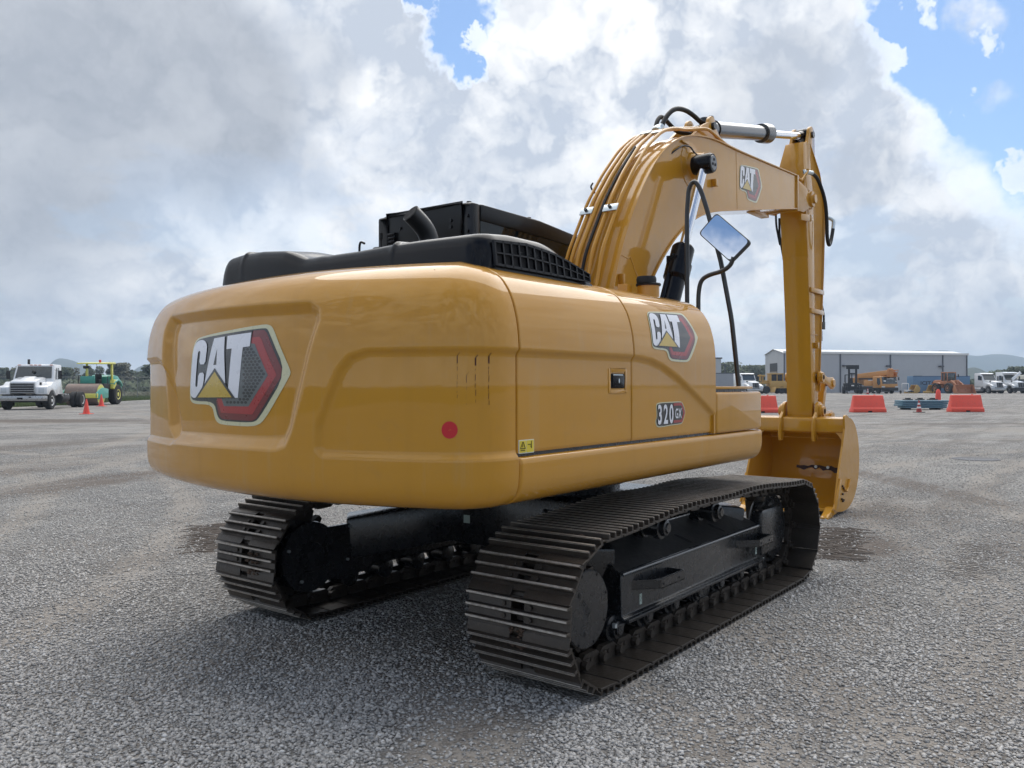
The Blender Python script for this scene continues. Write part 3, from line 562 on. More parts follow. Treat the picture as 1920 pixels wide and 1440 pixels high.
def sdist(x, y, poly):
    """signed distance, negative inside"""
    P = np.array(poly); Q = np.roll(P, -1, 0); d = np.full(x.shape, 1e9); ins = np.zeros(x.shape, bool)
    for (ax, ay), (bx_, by) in zip(P, Q):
        ex, ey = bx_ - ax, by - ay; wx, wy = x - ax, y - ay
        t = np.clip((wx * ex + wy * ey) / (ex * ex + ey * ey + 1e-12), 0, 1)
        d = np.minimum(d, np.hypot(wx - t * ex, wy - t * ey))
        c = ((ay > y) != (by > y)) & (x < (bx_ - ax) * (y - ay) / (by - ay + 1e-12) + ax); ins ^= c
    return np.where(ins, -d, d)
def sstep(a, b, x): t = np.clip((x - a) / (b - a), 0, 1); return t * t * (3 - 2 * t)
RECA = [(-.555, 1.33), (-.555, 1.44), (-.60, 1.54), (-.69, 1.72), (-.75, 1.785), (-.85, 1.812), (-1.65, 1.812), (s_of_x(-.60), 1.812), (s_of_x(-.44), 1.80), (s_of_x(-.27), 1.765), (s_of_x(-.06), 1.695), (s_of_x(.15), 1.605), (s_of_x(.34), 1.52), (s_of_x(.5), 1.44), (s_of_x(.8), 1.25), (s_of_x(.8), 1.1), (s_of_x(-1.70), 1.1), (s_of_x(-1.70), 1.30), (-.59, 1.30)]
RECL = [(.70, 1.33), (.72, 1.44), (.76, 1.54), (.85, 1.72), (.9, 1.785), (1.0, 1.812), (1.70, 1.812), (1.70, 1.30), (.74, 1.30)]
RECB = [(.88, 2.07), (-.49, 2.06), (-.555, 2.02), (-.57, 1.965), (-.40, 1.42), (-.355, 1.34), (-.29, 1.32), (.72, 1.31), (.83, 1.40), (.91, 1.98)]
def chm(a, b, x): t = np.clip((x - a) / (b - a), 0, 1); return .75 * t + .25 * t * t * (3 - 2 * t)
def disp(s, z):
    a = sdist(s, z, RECA); d = 0.020 * (1 - chm(-.022, .004, a))
    l = sdist(s, z, RECL); d += 0.020 * (1 - chm(-.022, .004, l))
    b = sdist(s, z, RECB); d += 0.048 * (1 - chm(-.058, .002, b))
    return d
def panel(name, s0, s1, z0, z1, mats, parent, step=0.011, rim=0.035, rnd=0.007, use_disp=True, inmax=None):
    """one pressed panel of the bodywork between arc lengths s0..s1 and heights z0..z1, edges rolled inwards"""
    P = PD[(PD[:, 1] >= z0 - 1e-6) & (PD[:, 1] <= z1 + 1e-6)]
    ns = max(3, int(abs(s1 - s0) / step)); ss = np.linspace(s0, s1, ns)
    ss = np.unique(np.r_[ss, s0 + rnd * .5, s0 + rnd, s1 - rnd * .5, s1 - rnd]); ss.sort()
    SS, I = np.meshgrid(ss, np.arange(len(P)), indexing='ij')
    ins = P[I, 0]; Z = P[I, 1].copy()
    if use_disp: ins = ins + disp(SS, Z) * (P[I, 0] < .15)
    eh = np.minimum(np.abs(SS - s0), np.abs(SS - s1)); k = np.clip(1 - eh / rnd, 0, 1); ins = ins + rnd * .8 * (1 - np.sqrt(np.clip(1 - k * k, 0, 1)))
    L = np.r_[0, np.cumsum(np.hypot(*np.diff(P, axis=0).T))]
    ev = np.minimum(L, L[-1] - L)[I]; k = np.clip(1 - ev / (rnd * 1.8), 0, 1); ins = ins + rnd * .8 * (1 - np.sqrt(np.clip(1 - k * k, 0, 1)))
    x, y, nx, ny = plan(SS)
    X = x - nx * ins; Y = y - ny * ins; n0, n1 = X.shape
    V = np.stack([X, Y, Z], -1).reshape(-1, 3); idx = np.arange(n0 * n1).reshape(n0, n1)
    F = np.stack([idx[:-1, :-1], idx[:-1, 1:], idx[1:, 1:], idx[1:, :-1]], -1).reshape(-1, 4)
    loop = list(idx[:, 0]) + list(idx[-1, 1:]) + list(idx[::-1, -1][1:]) + list(idx[0, ::-1][1:-1])
    NX = nx.reshape(-1)[loop]; NY = ny.reshape(-1)[loop]; B = V[loop].copy(); B[:, 0] -= NX * rim; B[:, 1] -= NY * rim
    k = len(V); V = np.r_[V, B]; m = len(loop)
    F = F.tolist() + [[loop[i], k + i, k + (i + 1) % m, loop[(i + 1) % m]] for i in range(m)]
    me = bpy.data.meshes.new(name); me.from_pydata(V.tolist(), [], F); me.update()
    bm = bmesh.new(); bm.from_mesh(me); bmesh.ops.recalc_face_normals(bm, faces=bm.faces); bm.normal_update()
    f = bm.faces[0] if len(bm.faces) else None
    bm.faces.ensure_lookup_table(); mid = (n0 - 1) // 2 * (n1 - 1) + (n1 - 1) // 2; f = bm.faces[mid]; c = f.calc_center_median()
    sx, sy, snx, sny = plan((s0 + s1) / 2)
    if f.normal.x * float(snx) + f.normal.y * float(sny) < 0: bmesh.ops.reverse_faces(bm, faces=bm.faces)
    bm.to_mesh(me); bm.free()
    return link_mesh(name, me, mats, parent, 50)
SE1 = s_of_x(-1.76); SE2 = s_of_x(-0.64); SE3 = s_of_x(0.52); G = 0.005
cw = panel('counterweight', SE1 + G, -SE1 - G, 1.03, 2.3, yel, EX)
door1 = panel('side_door', SE2 + G, SE1 - G, 1.305, 2.3, yel, EX)
door2 = panel('rear_compartment_panel', SE3, SE2 - G, 1.305, 2.3, yel, EX)
tag(door2, 'front yellow side panel with a sweeping curved crease')
skirt = panel('side_skirt', s_of_x(1.40), SE1 - G, 1.03, 1.296, yel, EX, step=.03, rim=.06, rnd=.02, use_disp=False)
m = MB(); m.prism([(-1.70, 1.06), (1.38, 1.06), (1.38, 1.28), (-1.70, 1.28)], -1.0, 1.0); m.prism([(-2.0, 1.08), (-1.70, 1.08), (-1.70, 2.2), (-2.0, 2.2)], -1.05, 1.05)
m.bx(-1.72, .50, -1.33, -1.28, 1.28, 2.05); m.bx(-1.72, .50, 1.30, 1.36, 1.2, 2.2)
m.build('house_frame', fram, EX)
m = MB(); dk_ = []
for s_ in np.linspace(s_of_x(.5), -s_of_x(.5), 90):
    x_, y_, nx_, ny_ = plan(s_); dk_.append((float(x_ - nx_ * .31), float(y_ - ny_ * .31)))
m.prism(dk_, 2.235, 2.25, 'z')
fp_ = [(-HW + a + .004, b) for a, b in PD.tolist() if b > 1.3 and a < .33][::3]; m.prism(fp_ + [(-.45, 2.24), (-.45, 1.3)], .49, .515, 'x'); m.bx(.515, 1.38, -.9, -.45, 1.28, 1.6)
m.build('deck_plate', yelm, EX)
# left side bodywork of the house (mirror of the right one, seen only from other positions)
panel('side_door', -SE1 + G, -SE1 + 1.0, 1.305, 2.3, yel, EX, step=.04)
panel('side_skirt', -SE1 + G, -SE1 + 3.1, 1.03, 1.296, yel, EX, step=.05, rim=.06, rnd=.02, use_disp=False)
# ---- badges: shapes drawn in centimetre-like design units, then laid on a surface
def in2(c): return [(x, y) for x, y in c]
def arcp(cx, cy, rx, ry, a0, a1, n=8): return [(cx + rx * cos(R_(a0 + (a1 - a0) * i / n)), cy + ry * sin(R_(a0 + (a1 - a0) * i / n))) for i in range(n + 1)]
def chaikin(P, n=2, q=.2):
    for _ in range(n):
        o = []
        for i in range(len(P)):
            a, b = P[i], P[(i + 1) % len(P)]; o += [(a[0] + (b[0] - a[0]) * q, a[1] + (b[1] - a[1]) * q), (b[0] + (a[0] - b[0]) * q, b[1] + (a[1] - b[1]) * q)]
        P = o
    return P
OUTL = [(322, 455), (688, 418), (722, 430), (740, 462), (812, 672), (808, 700), (690, 945), (640, 972), (470, 968), (438, 945), (418, 855), (290, 853), (262, 820), (276, 545), (290, 480)]
BLK_ = [(328, 466), (690, 438), (712, 452), (795, 680), (668, 930), (635, 950), (478, 946), (452, 925), (430, 838), (292, 835), (271, 808), (286, 545), (300, 482)]
DRED = [(632, 450), (690, 450), (707, 470), (782, 682), (658, 925), (635, 940), (482, 936), (462, 918), (440, 820), (632, 820)]
LRED = [(632, 488), (672, 486), (684, 505), (752, 694), (638, 905), (474, 900), (446, 815), (632, 815)]
MESH = [(560, 500), (652, 524), (714, 694), (620, 862), (490, 862), (474, 815), (560, 815)]
INNR = [(560, 450), (634, 450), (634, 524), (600, 540), (560, 640)]
LC = [(290, 520), (304, 490), (325, 477), (350, 477), (371, 490), (382, 515), (381, 550), (375, 620), (334, 620), (340, 552), (337, 540), (328, 542), (322, 552), (309, 738), (312, 750), (320, 752), (325, 742), (331, 670), (369, 668), (366, 725), (345, 790), (325, 812), (300, 818), (281, 808), (273, 785), (276, 700)]
LA = [(424, 475), (487, 470), (499, 746), (437, 655), (371, 740), (395, 620)]
LAH = [(448, 535), (446, 627), (428, 628)]
TRIB = [(437, 645), (555, 818), (312, 820)]
TRIG = [(437, 666), (536, 812), (330, 814)]
LT = [(502, 468), (631, 460), (628, 535), (592, 538), (567, 815), (550, 815), (514, 760), (532, 541), (503, 542)]
def hexmesh():
    out = []
    for r in range(-1, 22):
        for c in range(14):
            x = 470 + c * 19.5 + (r % 2) * 9.75; y = 500 + r * 17
            if sdist(np.array([x]), np.array([y]), MESH)[0] < -10 and not (x < 592 and y < 815): out.append([(x + 8.0 * cos(2 * pi * k / 8), y + 8.0 * sin(2 * pi * k / 8)) for k in range(8)])
    return out
def badge(name, parent, f, holes=True, cut=0.05, du=(262, 812), dv=(418, 972), lift=0.0016):
    """f(u,v,off) gives a point for u,v in 0..1 of the badge box"""
    L = [(0, chaikin(OUTL, 2)), (1, chaikin(BLK_, 2)), (2, chaikin(DRED, 1, .1)), (3, LRED), (4 if holes else 1, MESH)]
    if holes: L += [(1, h) for h in hexmesh()]
    L2 = [(1, INNR), (5, chaikin(LC, 1, .22)), (5, LA), (1, LAH), (1, TRIB), (6, TRIG), (5, LT)]
    bm = bmesh.new(); lay = 0
    def put(polys, lay):
        for mi, P in polys:
            uv = [((x - du[0]) / (du[1] - du[0]), 1 - (y - dv[0]) / (dv[1] - dv[0]), 0) for x, y in P]
            tri = tessellate_polygon([[Vector(q) for q in uv]])
            vs = [bm.verts.new((a, b, lay)) for a, b, _ in uv]
            for t in tri:
                try: fc = bm.faces.new([vs[i] for i in t]); fc.material_index = mi
                except ValueError: pass
    for i, q in enumerate(L[:5]): put([q], i + 1)
    if holes: put(L[5:], 6)
    for i, q in enumerate(L2): put([q], 7 + (0, 1, 2, 3, 4, 5, 1)[i])
    n = int(1 / cut)
    for k in range(1, n):
        for ax in (0, 1):
            co = [0, 0, 0]; no = [0, 0, 0]; co[ax] = k / n; no[ax] = 1
            bmesh.ops.bisect_plane(bm, geom=bm.verts[:] + bm.edges[:] + bm.faces[:], plane_co=co, plane_no=no)
    for v in bm.verts:
        v.co = f(v.co.x, v.co.y, 0.002 + v.co.z * lift * .35)
    bmesh.ops.recalc_face_normals(bm, faces=bm.faces)
    me = bpy.data.meshes.new(name); bm.to_mesh(me); bm.free()
    return link_mesh(name, me, bagc, parent, 0)
def surf_s(s, z, off):
    x, y, nx, ny = plan(s); zi = np.interp(z, PD[:, 1], PD[:, 0]); d = float(disp(np.array([s]), np.array([z]))[0]) if zi < .15 else 0
    i = float(zi) + d; e = 1e-3; i2 = float(np.interp(z + e, PD[:, 1], PD[:, 0])); sl = (i2 - float(zi)) / e
    q = 1 / math.sqrt(1 + sl * sl)
    return Vector((float(x - nx * (i - off * q)), float(y - ny * (i - off * q)), z + off * q * sl))
# bilinear patches from measured corners (u to the right, v up)
def quadmap(c00, c10, c11, c01): return lambda u, v: tuple(c00[k] * (1 - u) * (1 - v) + c10[k] * u * (1 - v) + c11[k] * u * v + c01[k] * (1 - u) * v for k in (0, 1))
q1 = quadmap((.60, 1.425), (-.365, 1.43), (-.345, 1.965), (.575, 1.955))
badge('brand_badge', cw, lambda u, v, o: surf_s(q1(u, v)[0], q1(u, v)[1], o))
q2 = quadmap((s_of_x(-.42), 1.79), (s_of_x(.255), 1.79), (s_of_x(.255), 2.12), (s_of_x(-.42), 2.12))
badge('brand_badge', door2, lambda u, v, o: surf_s(q2(u, v)[0], q2(u, v)[1], o), holes=False)
# ---- small things on the bodywork
def strip_on(name, pts, wd, matl, parent, off=.0018):
    m = MB()
    for k in range(len(pts) - 1):
        a, b = pts[k], pts[k + 1]; w_ = wd * (1 if k % 2 else .6)
        m.add([surf_s(a[0] - w_, a[1], off), surf_s(a[0] + w_, a[1], off), surf_s(b[0] + w_, b[1], off), surf_s(b[0] - w_, b[1], off)], [(0, 1, 2, 3)])
    return m.build(name, matl, parent)
rust = mat('rust_scratch', (0.07, 0.018, 0.008), 0.8)
m = MB(); cvs = [surf_s(-1.262 + .040 * cos(2 * pi * k / 32), 1.437 + .040 * sin(2 * pi * k / 32), .002) for k in range(32)]; m.add(cvs, [tuple(range(32))]); m.build('round_sticker', redst, cw)
for sx, z0, z1, ww in ((-1.30, 1.79, 1.60, .0016), (-1.46, 1.79, 1.545, .0028), (-1.39, 1.78, 1.56, .0026), (-1.345, 1.70, 1.55, .0008)):
    z = z0; random.seed(int(-sx * 100)); k = 0
    pts = [(sx - .012, z0 + .005), (sx, z0 - .01), (sx, z0 - .045)]
    strip_on('scratch', pts, ww * 1.3, rust, cw); z = z0 - .06
    while z > z1:
        l = random.uniform(.008, .03); xx = sx + random.uniform(-.002, .002)
        strip_on('scratch', [(xx, z), (xx + .001, z - l)], ww * random.uniform(.3, 1), rust, cw) if k < 7 else None
        z -= l + random.uniform(.004, .02); k += 1
for a, b in ((-1.35, 1.558), (-1.39, 1.556), (-1.44, 1.555), (-1.50, 1.556)): strip_on('scratch', [(a, b), (a - .018, b + .001)], .0015, rust, cw, .002)
# latch with dark paddle in the side door
def side(x, z, off=0.0): return surf_s(s_of_x(x), z, off)
def plate_side(name, x0, x1, z0, z1, off, th, matl, parent, r=.01, rimw=None):
    m = MB(); P = rrect(x0, x1, z0, z1, r); y = side((x0 + x1) / 2, (z0 + z1) / 2, 0).y
    m.prism(P, y - off - th, y - off + .004)
    return m.build(name, matl, parent, bevel=min(th * .4, .002))
yd = side(-.8, 1.66).y
m = MB(); fr = rrect(-.905, -.70, 1.597, 1.737, .012)
for (a, b, c, d) in ((-.905, -.885, 1.597, 1.737), (-.72, -.70, 1.597, 1.737), (-.885, -.72, 1.597, 1.618), (-.885, -.72, 1.716, 1.737)): m.bx(a, b, yd - .004, yd + .01, c, d)
lt = m.build('door_latch', yel, door1, bevel=.003)
m = MB(); m.prism(rrect(-.878, -.727, 1.625, 1.709, .012), yd - .003, yd + .004); pd_ = m.build('latch_cup', dark, lt)
m = MB(); m.prism(rrect(-.868, -.735, 1.632, 1.702, .008), yd - .008, yd - .0032); m.build('latch_paddle', blk, lt, bevel=.002)
m = MB(); m.bx(-.868, -.76, yd - .012, yd - .0085, 1.698, 1.704); m.prism(arcp(-.80, 1.667, .006, .014, 0, 360, 12)[:-1], yd - .011, yd - .0085); m.build('lock', zinc, lt)
m = MB(); P = rrect(-1.747, -1.622, 1.312, 1.378, .004); yy = side(-1.68, 1.36).y; m.prism(P, yy - .003, yy); wl = m.build('warning_label', mat('label_border', (.7, .7, .62), .4), door1)
m = MB(); m.prism(rrect(-1.743, -1.69, 1.316, 1.374, .003), yy - .0042, yy - .0031); m.prism(rrect(-1.686, -1.626, 1.316, 1.374, .003), yy - .0042, yy - .0031); m.build('label_field', yst, wl)
m = MB()
for a, b in (((-1.735, 1.334), (-1.716, 1.368)), ((-1.716, 1.368), (-1.698, 1.334)), ((-1.735, 1.334), (-1.698, 1.334)), ((-1.716, 1.342), (-1.716, 1.356)), ((-1.675, 1.352), (-1.645, 1.352)), ((-1.645, 1.335), (-1.645, 1.37)), ((-1.655, 1.345), (-1.645, 1.335)), ((-1.735, 1.325), (-1.70, 1.325))):
    m.ribbon([a, b], .0035, yy - .0056, yy - .0043)
m.build('label_symbol', dark, wl)
# model plate: 320 GX
def text_mesh(body, size, sx=1.0, off=0.0, shear=0.0):
    c = bpy.data.curves.new('t', 'FONT'); c.body = body; c.size = size; c.offset = off; c.resolution_u = 3; c.extrude = 0; c.shear = shear
    o = bpy.data.objects.new('t', c); S.collection.objects.link(o); bpy.context.view_layer.update()
    me = bpy.data.meshes.new_from_object(o); vs = [(v.co.x * sx, v.co.y) for v in me.vertices]; fs = [tuple(p.vertices) for p in me.polygons]
    bpy.data.objects.remove(o); return vs, fs
def put_text(m, body, size, fn, sx=1.0, off=0.0, spacing=0):
    vs, fs = text_mesh(body, size, sx, off); m.add([fn(a, b) for a, b in vs], fs)
def model_text():
    y0 = side(-.2, 1.45).y
    hexo = [(-.335, 1.515), (-.325, 1.53), (-.27, 1.536), (-.12, 1.536), (.02, 1.538), (.055, 1.50), (.075, 1.462), (.035, 1.40), (.01, 1.388), (-.12, 1.386), (-.30, 1.378), (-.335, 1.39), (-.345, 1.42), (-.325, 1.45)]
    m = MB(); m.prism(chaikin([(a * 1.0, b) for a, b in hexo], 2), y0 - .0020, y0 + .002); o = m.build('model_badge', bagc[0], door2)
    k = lambda P, s, c: [(c[0] + (a - c[0]) * s[0], c[1] + (b - c[1]) * s[1]) for a, b in P]
    m = MB(); m.prism(chaikin(k(hexo, (.965, .92), (-.14, 1.458)), 2), y0 - .0032, y0 - .0021); m.build('badge_outline', bagc[1], o)
    m = MB(); m.prism([(-.10, 1.527), (.015, 1.529), (.062, 1.462), (.022, 1.402), (-.10, 1.40)], y0 - .0044, y0 - .0033); m.build('badge_red_field', bagc[3], o)
    m = MB(); m.prism([(-.10, 1.510), (.005, 1.510), (.035, 1.462), (.010, 1.418), (-.10, 1.418)], y0 - .0056, y0 - .0045); m.build('badge_dark_field', bagc[1], o)
    m = MB()
    for i, ch in enumerate('320'): put_text(m, ch, .165, lambda a, b, i=i: Vector((-.322 + i * .078 + a, y0 - .0062, 1.403 + b)), .72, .0042)
    for i, ch in enumerate('GX'): put_text(m, ch, .088, lambda a, b, i=i: Vector((-.085 + i * .048 + a, y0 - .0068, 1.430 + b)), .68, .0016)
    m.build('badge_lettering', bagc[5], o, smooth=0)
model_text()
# tool / fuel box in front of the panel with its step plate
m = MB(); m.prism([(a, b) for a, b in rrect(.535, 1.385, 1.302, 1.592, .03)], -1.378, -.92); tb = m.build('tool_box', yel, EX, bevel=.018, seg=3)
m = MB(); m.bx(.52, 1.22, -1.37, -.95, 1.612, 1.632); sp = m.build('step_plate', yelm, tb, bevel=.004)
m = MB(); m.bx(.55, 1.10, -1.33, -1.0, 1.590, 1.611); m.build('step_bracket', fram, sp)
# hood over the engine
def hood_h(x, y):
    h = np.interp(y, [-1.2, -1.0, -.7, -.5, -.2, .05, .25, .45, .7, .9, 1.15], [2.43, 2.435, 2.44, 2.44, 2.43, 2.43, 2.455, 2.495, 2.515, 2.515, 2.49])
    h = h - .15 * sstep(-1.25, -.66, x) * sstep(-.5, -.95, y) - .03 * sstep(-1.0, -.7, x) - .02 * sstep(-1.45, -1.75, x)
    h = h + .014 * np.exp(-((y - .86) / .018) ** 2) + .014 * np.exp(-((y + .50) / .018) ** 2)
    h = h - .022 * np.exp(-((y - .25) / .12) ** 2) * sstep(-1.45, -1.65, x)
    return h
def make_hood():
    xs = np.linspace(-1.77, -.64, 90); ys = np.linspace(-1.165, 1.14, 230)
    def ease(v, n=26):                                           # crowd the samples at both ends
        return v
    X, Y = np.meshgrid(xs, ys, indexing='ij'); H = hood_h(X, Y)
    cx, cy, hx, hy, rc = -1.205, -.0125, .565, 1.1525, .13
    qx = np.abs(X - cx) - (hx - rc); qy = np.abs(Y - cy) - (hy - rc)
    d = rc - (np.hypot(np.maximum(qx, 0), np.maximum(qy, 0)) + np.minimum(np.maximum(qx, qy), 0))   # depth inside the edge
    rr = .085; k = np.clip(1 - d / rr, 0, 1)
    Z = 2.2 + (H - 2.2) * np.clip(1 - k ** 2.6, 0, 1) ** (1 / 2.6)
    V = np.stack([X, Y, Z], -1).reshape(-1, 3); idx = np.arange(X.size).reshape(X.shape)
    ok = (d > -.012); F = []
    for i in range(X.shape[0] - 1):
        for j in range(X.shape[1] - 1):
            if ok[i, j] or ok[i + 1, j] or ok[i, j + 1] or ok[i + 1, j + 1]: F.append([idx[i, j], idx[i + 1, j], idx[i + 1, j + 1], idx[i, j + 1]])
    me = bpy.data.meshes.new('engine_hood'); me.from_pydata(V.tolist(), [], F); me.update()
    bm = bmesh.new(); bm.from_mesh(me); bmesh.ops.delete(bm, geom=[v for v in bm.verts if not v.link_faces], context='VERTS'); bm.to_mesh(me); bm.free()
    return link_mesh('engine_hood', me, blk, EX, 80)
hood = make_hood()
# louvred side of the hood: a plate with real openings in front of a flat black sheet painted as the shade inside
def vent():
    m = MB(); y = lambda z: -1.176 + (z - 2.24) * .12
    cols = 13; x0, x1 = -1.68, -.80; cwid = (x1 - x0) / cols
    def top(x): return float(np.interp(x, [-1.70, -1.4, -1.15, -1.0, -.80], [2.375, 2.395, 2.375, 2.345, 2.295]))
    nz = 2
    def q(xa, za, xb, zb, xc, zc, xd, zd):
        P = [(xa, za), (xb, zb), (xc, zc), (xd, zd)]
        m.add([(a, y(b) - .004, b) for a, b in P] + [(a, y(b) + .012, b) for a, b in P], [(0, 1, 2, 3), (7, 6, 5, 4), (0, 4, 5, 1), (1, 5, 6, 2), (2, 6, 7, 3), (3, 7, 4, 0)])
    for c in range(cols + 1):
        x = x0 + c * cwid; b = .0060
        q(x - b, 2.245, x + b, 2.245, x + b, top(x), x - b, top(x))
    for c in range(cols):
        a, b = x0 + c * cwid, x0 + (c + 1) * cwid; ta, t2 = top(a), top(b)
        for f in ((0.0, .09), (.47, .53), (.90, 1.0)):
            za = lambda t, g: 2.245 + (t - 2.245) * g
            q(a, za(ta, f[0]), b, za(t2, f[0]), b, za(t2, f[1]), a, za(ta, f[1]))
    g = m.build('vent_grille', blk, hood)
    m = MB(); m.add([(x0, y(2.25) + .009, 2.25), (x1, y(2.25) + .009, 2.25), (x1, y(2.29) + .009, 2.29), (x1 - .25, y(2.36) + .009, 2.36), (x0 + .4, y(2.39) + .009, 2.39), (x0, y(2.37) + .009, 2.37)], [(0, 1, 2, 3, 4, 5)]); m.build('vent_shade_sheet', dark, hood)
vent()
m = MB(); m.tube([(-1.0, -.09, 2.40), (-1.0, -.09, 2.56), (-1.04, -.085, 2.65), (-1.15, -.06, 2.735)], .062, 24, rad=.10)
ep = m.build('exhaust_pipe', mat('exhaust_black', (.012, .012, .012), .4, coat=.2), EX)
m = MB(); a = (Vector((-1.15, -.06, 2.735)) - Vector((-1.04, -.085, 2.65))).normalized(); m.cyl(Vector((-1.15, -.06, 2.735)) + a * .001, Vector((-1.15, -.06, 2.735)) + a * .0025, .056, n=24); m.build('exhaust_opening', dark, ep)
m = MB(); m.tube([(-1.5, .03, 2.44), (-1.5, .03, 2.49), (-1.5, .02, 2.515), (-1.5, -.015, 2.50)], .007, 8, rad=.02); m.build('hood_hook', blk, hood)
m = MB(); m.bx(-1.80, -1.77, .62, .80, 2.245, 2.295); m.build('hinge', yelm, hood, bevel=.004)
m = MB()
for y in (-.50, -.55, -.60): m.cyl((-1.84, y, 2.23), (-1.84, y, 2.275), .012, n=8)
m.build('hinge_bolt', zinc, hood)
# ---- cab
CB = empty('cab', (0, 0, 0)); CB.parent = EX
def cabshell():
    x0, x1, y0, y1, z0, z1 = -.03, 1.62, .37, 1.42, 1.3, 3.06
    m = MB(); P = [(x0, z0), (x1 + .08, z0), (x1 + .12, 2.1), (x1, 2.96), (x1 - .1, 3.0), (x0 + .08, z1), (x0, z1 - .03)]
    # shell with window openings: corner posts, sills and headers
    m.bx(x0, x0 + .10, y0, y0 + .12, z0, z1); m.bx(x0, x0 + .10, y1 - .12, y1, z0, z1)
    m.bx(x0, x0 + .06, y0 + .12, y1 - .12, z0, 2.36); m.bx(x0, x0 + .06, y0 + .12, y1 - .12, 2.78, z1)
    m.bx(x0 + .10, x1, y0, y0 + .05, z0, 2.0); m.bx(x1 - .03, x1 + .04, y0, y0 + .10, z0, 2.98); m.bx(x1 - .03, x1 + .04, y1 - .10, y1, z0, 2.98)
    m.bx(x0 + .10, x1, y1 - .05, y1, z0, 2.0)
    b = m.build('cab_frame', cabm, CB, bevel=.02)
    m = MB(); top = [(x0 + .10, z1 - .13), (x0 + .10, z1 + .003), (x0 + .9, z1 - .005), (x1 + .03, z1 - .07), (x1 + .05, z1 - .17)]
    m.prism(top, y0 - .003, y0 + .07); m.prism(top, y1 - .07, y1 + .003); m.prism([(x0 + .02, z1 - .06), (x0 + .02, z1 + .012), (x0 + .9, z1 + .012), (x1 + .06, z1 - .065), (x1 + .08, z1 - .13), (x1, z1 - .13)], y0 + .04, y1 - .04)
    m.build('cab_roof', cabm, CB, bevel=.02)
    m = MB(); m.bx(x0 + .02, x0 + .035, y0 + .12, y1 - .12, 2.36, 2.78); m.build('rear_window', glass, CB)
    m = MB()
    for (a, b_, c, d) in ((y0 + .12, y1 - .12, 2.74, 2.78), (y0 + .12, y0 + .16, 2.36, 2.74), (y1 - .16, y1 - .12, 2.36, 2.74)): m.bx(x0 - .008, x0 + .01, a, b_, c, d)
    m.build('window_seal', rubber, CB, bevel=.006)
    m = MB(); m.bx(x0 + .11, x1 - .03, y0 + .012, y0 + .03, 2.0, z1 - .13); m.build('side_window', glass, CB)
    m = MB(); m.bx(x0 + .11, x1 - .03, y1 - .03, y1 - .012, 2.0, z1 - .13); m.build('door_window', glass, CB)
    m = MB(); m.bx(x1, x1 + .015, y0 + .1, y1 - .1, 1.5, z1 - .15); m.build('windscreen', glass, CB)
    m = MB()
    for (y, z) in ((y0 + .22, z1 - .12), (y0 + .22, z1 - .17), (y1 - .27, z1 - .12), (y0 + .05, z1 - .10), (y0 + .05, z1 - .22)): m.cyl((x0 + .01, y, z), (x0 - .012, y, z), .014, n=8)
    for x in (x0 + .1, x0 + .9): m.cyl((x, y0 + .12, z1), (x, y0 + .12, z1 + .035), .02, n=8)
    m.cyl((x0 + .05, y1 - .15, z1), (x0 + .05, y1 - .15, z1 + .03), .018, n=8)
    m.build('cab_bolt', cabm, CB)
    m = MB(); m.tube([(x0 - .02, y1 - .07, 2.4), (x0 - .03, y1 - .07, 2.88)], .007, 8); m.cyl((x0 - .03, y1 - .07, 2.87), (x0 - .03, y1 - .07, 2.92), .016, n=10)
    a = m.build('antenna_cable', rubber, CB)
    m = MB()
    for k in range(3): m.cyl((x0 - .01, y1 - .22, 2.90 - k * .03), (x0 - .01, y1 - .14, 2.90 - k * .03), .016, n=8)
    m.build('cab_latch', blk, CB, bevel=.003); m = MB(); m.cyl((x0 + .03, y1, 2.80), (x0 + .03, y1 + .07, 2.80), .026, n=10); m.build('grab_knob', blk, CB, bevel=.003)
    m = MB(); m.ball((1.58, .52, 3.03), .025); m.cyl((1.58, .52, 2.99), (1.58, .52, 3.03), .02, n=10); m.tube([(1.5, .6, 3.0), (1.62, .5, 3.06), (1.75, .45, 3.0), (1.78, .45, 2.96)], .004, 6, rad=.05); m.build('roof_antenna', blk, CB)
    m = MB(); m.bx(x0 + .5, x0 + 1.0, .75, 1.15, 1.5, 2.35); m.bx(x0 + .48, x0 + .62, .78, 1.12, 2.0, 2.72); m.build('seat', rubber, CB, bevel=.04)
cabshell()
# ---- boom
BC = -.08; BY0, BY1 = -.30, .14
top_l = [(.80, 1.55), (.84, 2.0), (.93, 2.40), (1.02, 2.66), (1.21, 3.02), (1.45, 3.36), (1.66, 3.60), (1.83, 3.745), (2.02, 3.87), (2.28, 3.985), (2.56, 4.055), (2.9, 4.105), (3.20, 4.12), (3.51, 4.125), (4.2, 4.165), (5.45, 4.235)]
bot_l = [(5.45, 3.84), (4.62, 3.70), (3.51, 3.50), (2.95, 3.40), (2.67, 3.325), (2.37, 3.20), (2.09, 3.03), (1.85, 2.83), (1.66, 2.64), (1.50, 2.44), (1.36, 2.1), (1.30, 1.55)]
def smooth2(P, n=2): 
    for _ in range(n):
        P = [P[0]] + [((a[0] + 2 * b[0] + c[0]) / 4, (a[1] + 2 * b[1] + c[1]) / 4) for a, b, c in zip(P, P[1:], P[2:])] + [P[-1]]
    return P
def sub2(P, n=4):
    o = []
    for a, b in zip(P, P[1:]): o += [(a[0] + (b[0] - a[0]) * k / n, a[1] + (b[1] - a[1]) * k / n) for k in range(n)]
    return o + [P[-1]]
tl = smooth2(sub2(top_l), 5); bl = smooth2(sub2(bot_l), 5)
m = MB(); m.prism(tl + bl, BY0, BY1); boom = m.build('boom', yelm, EX, smooth=20)
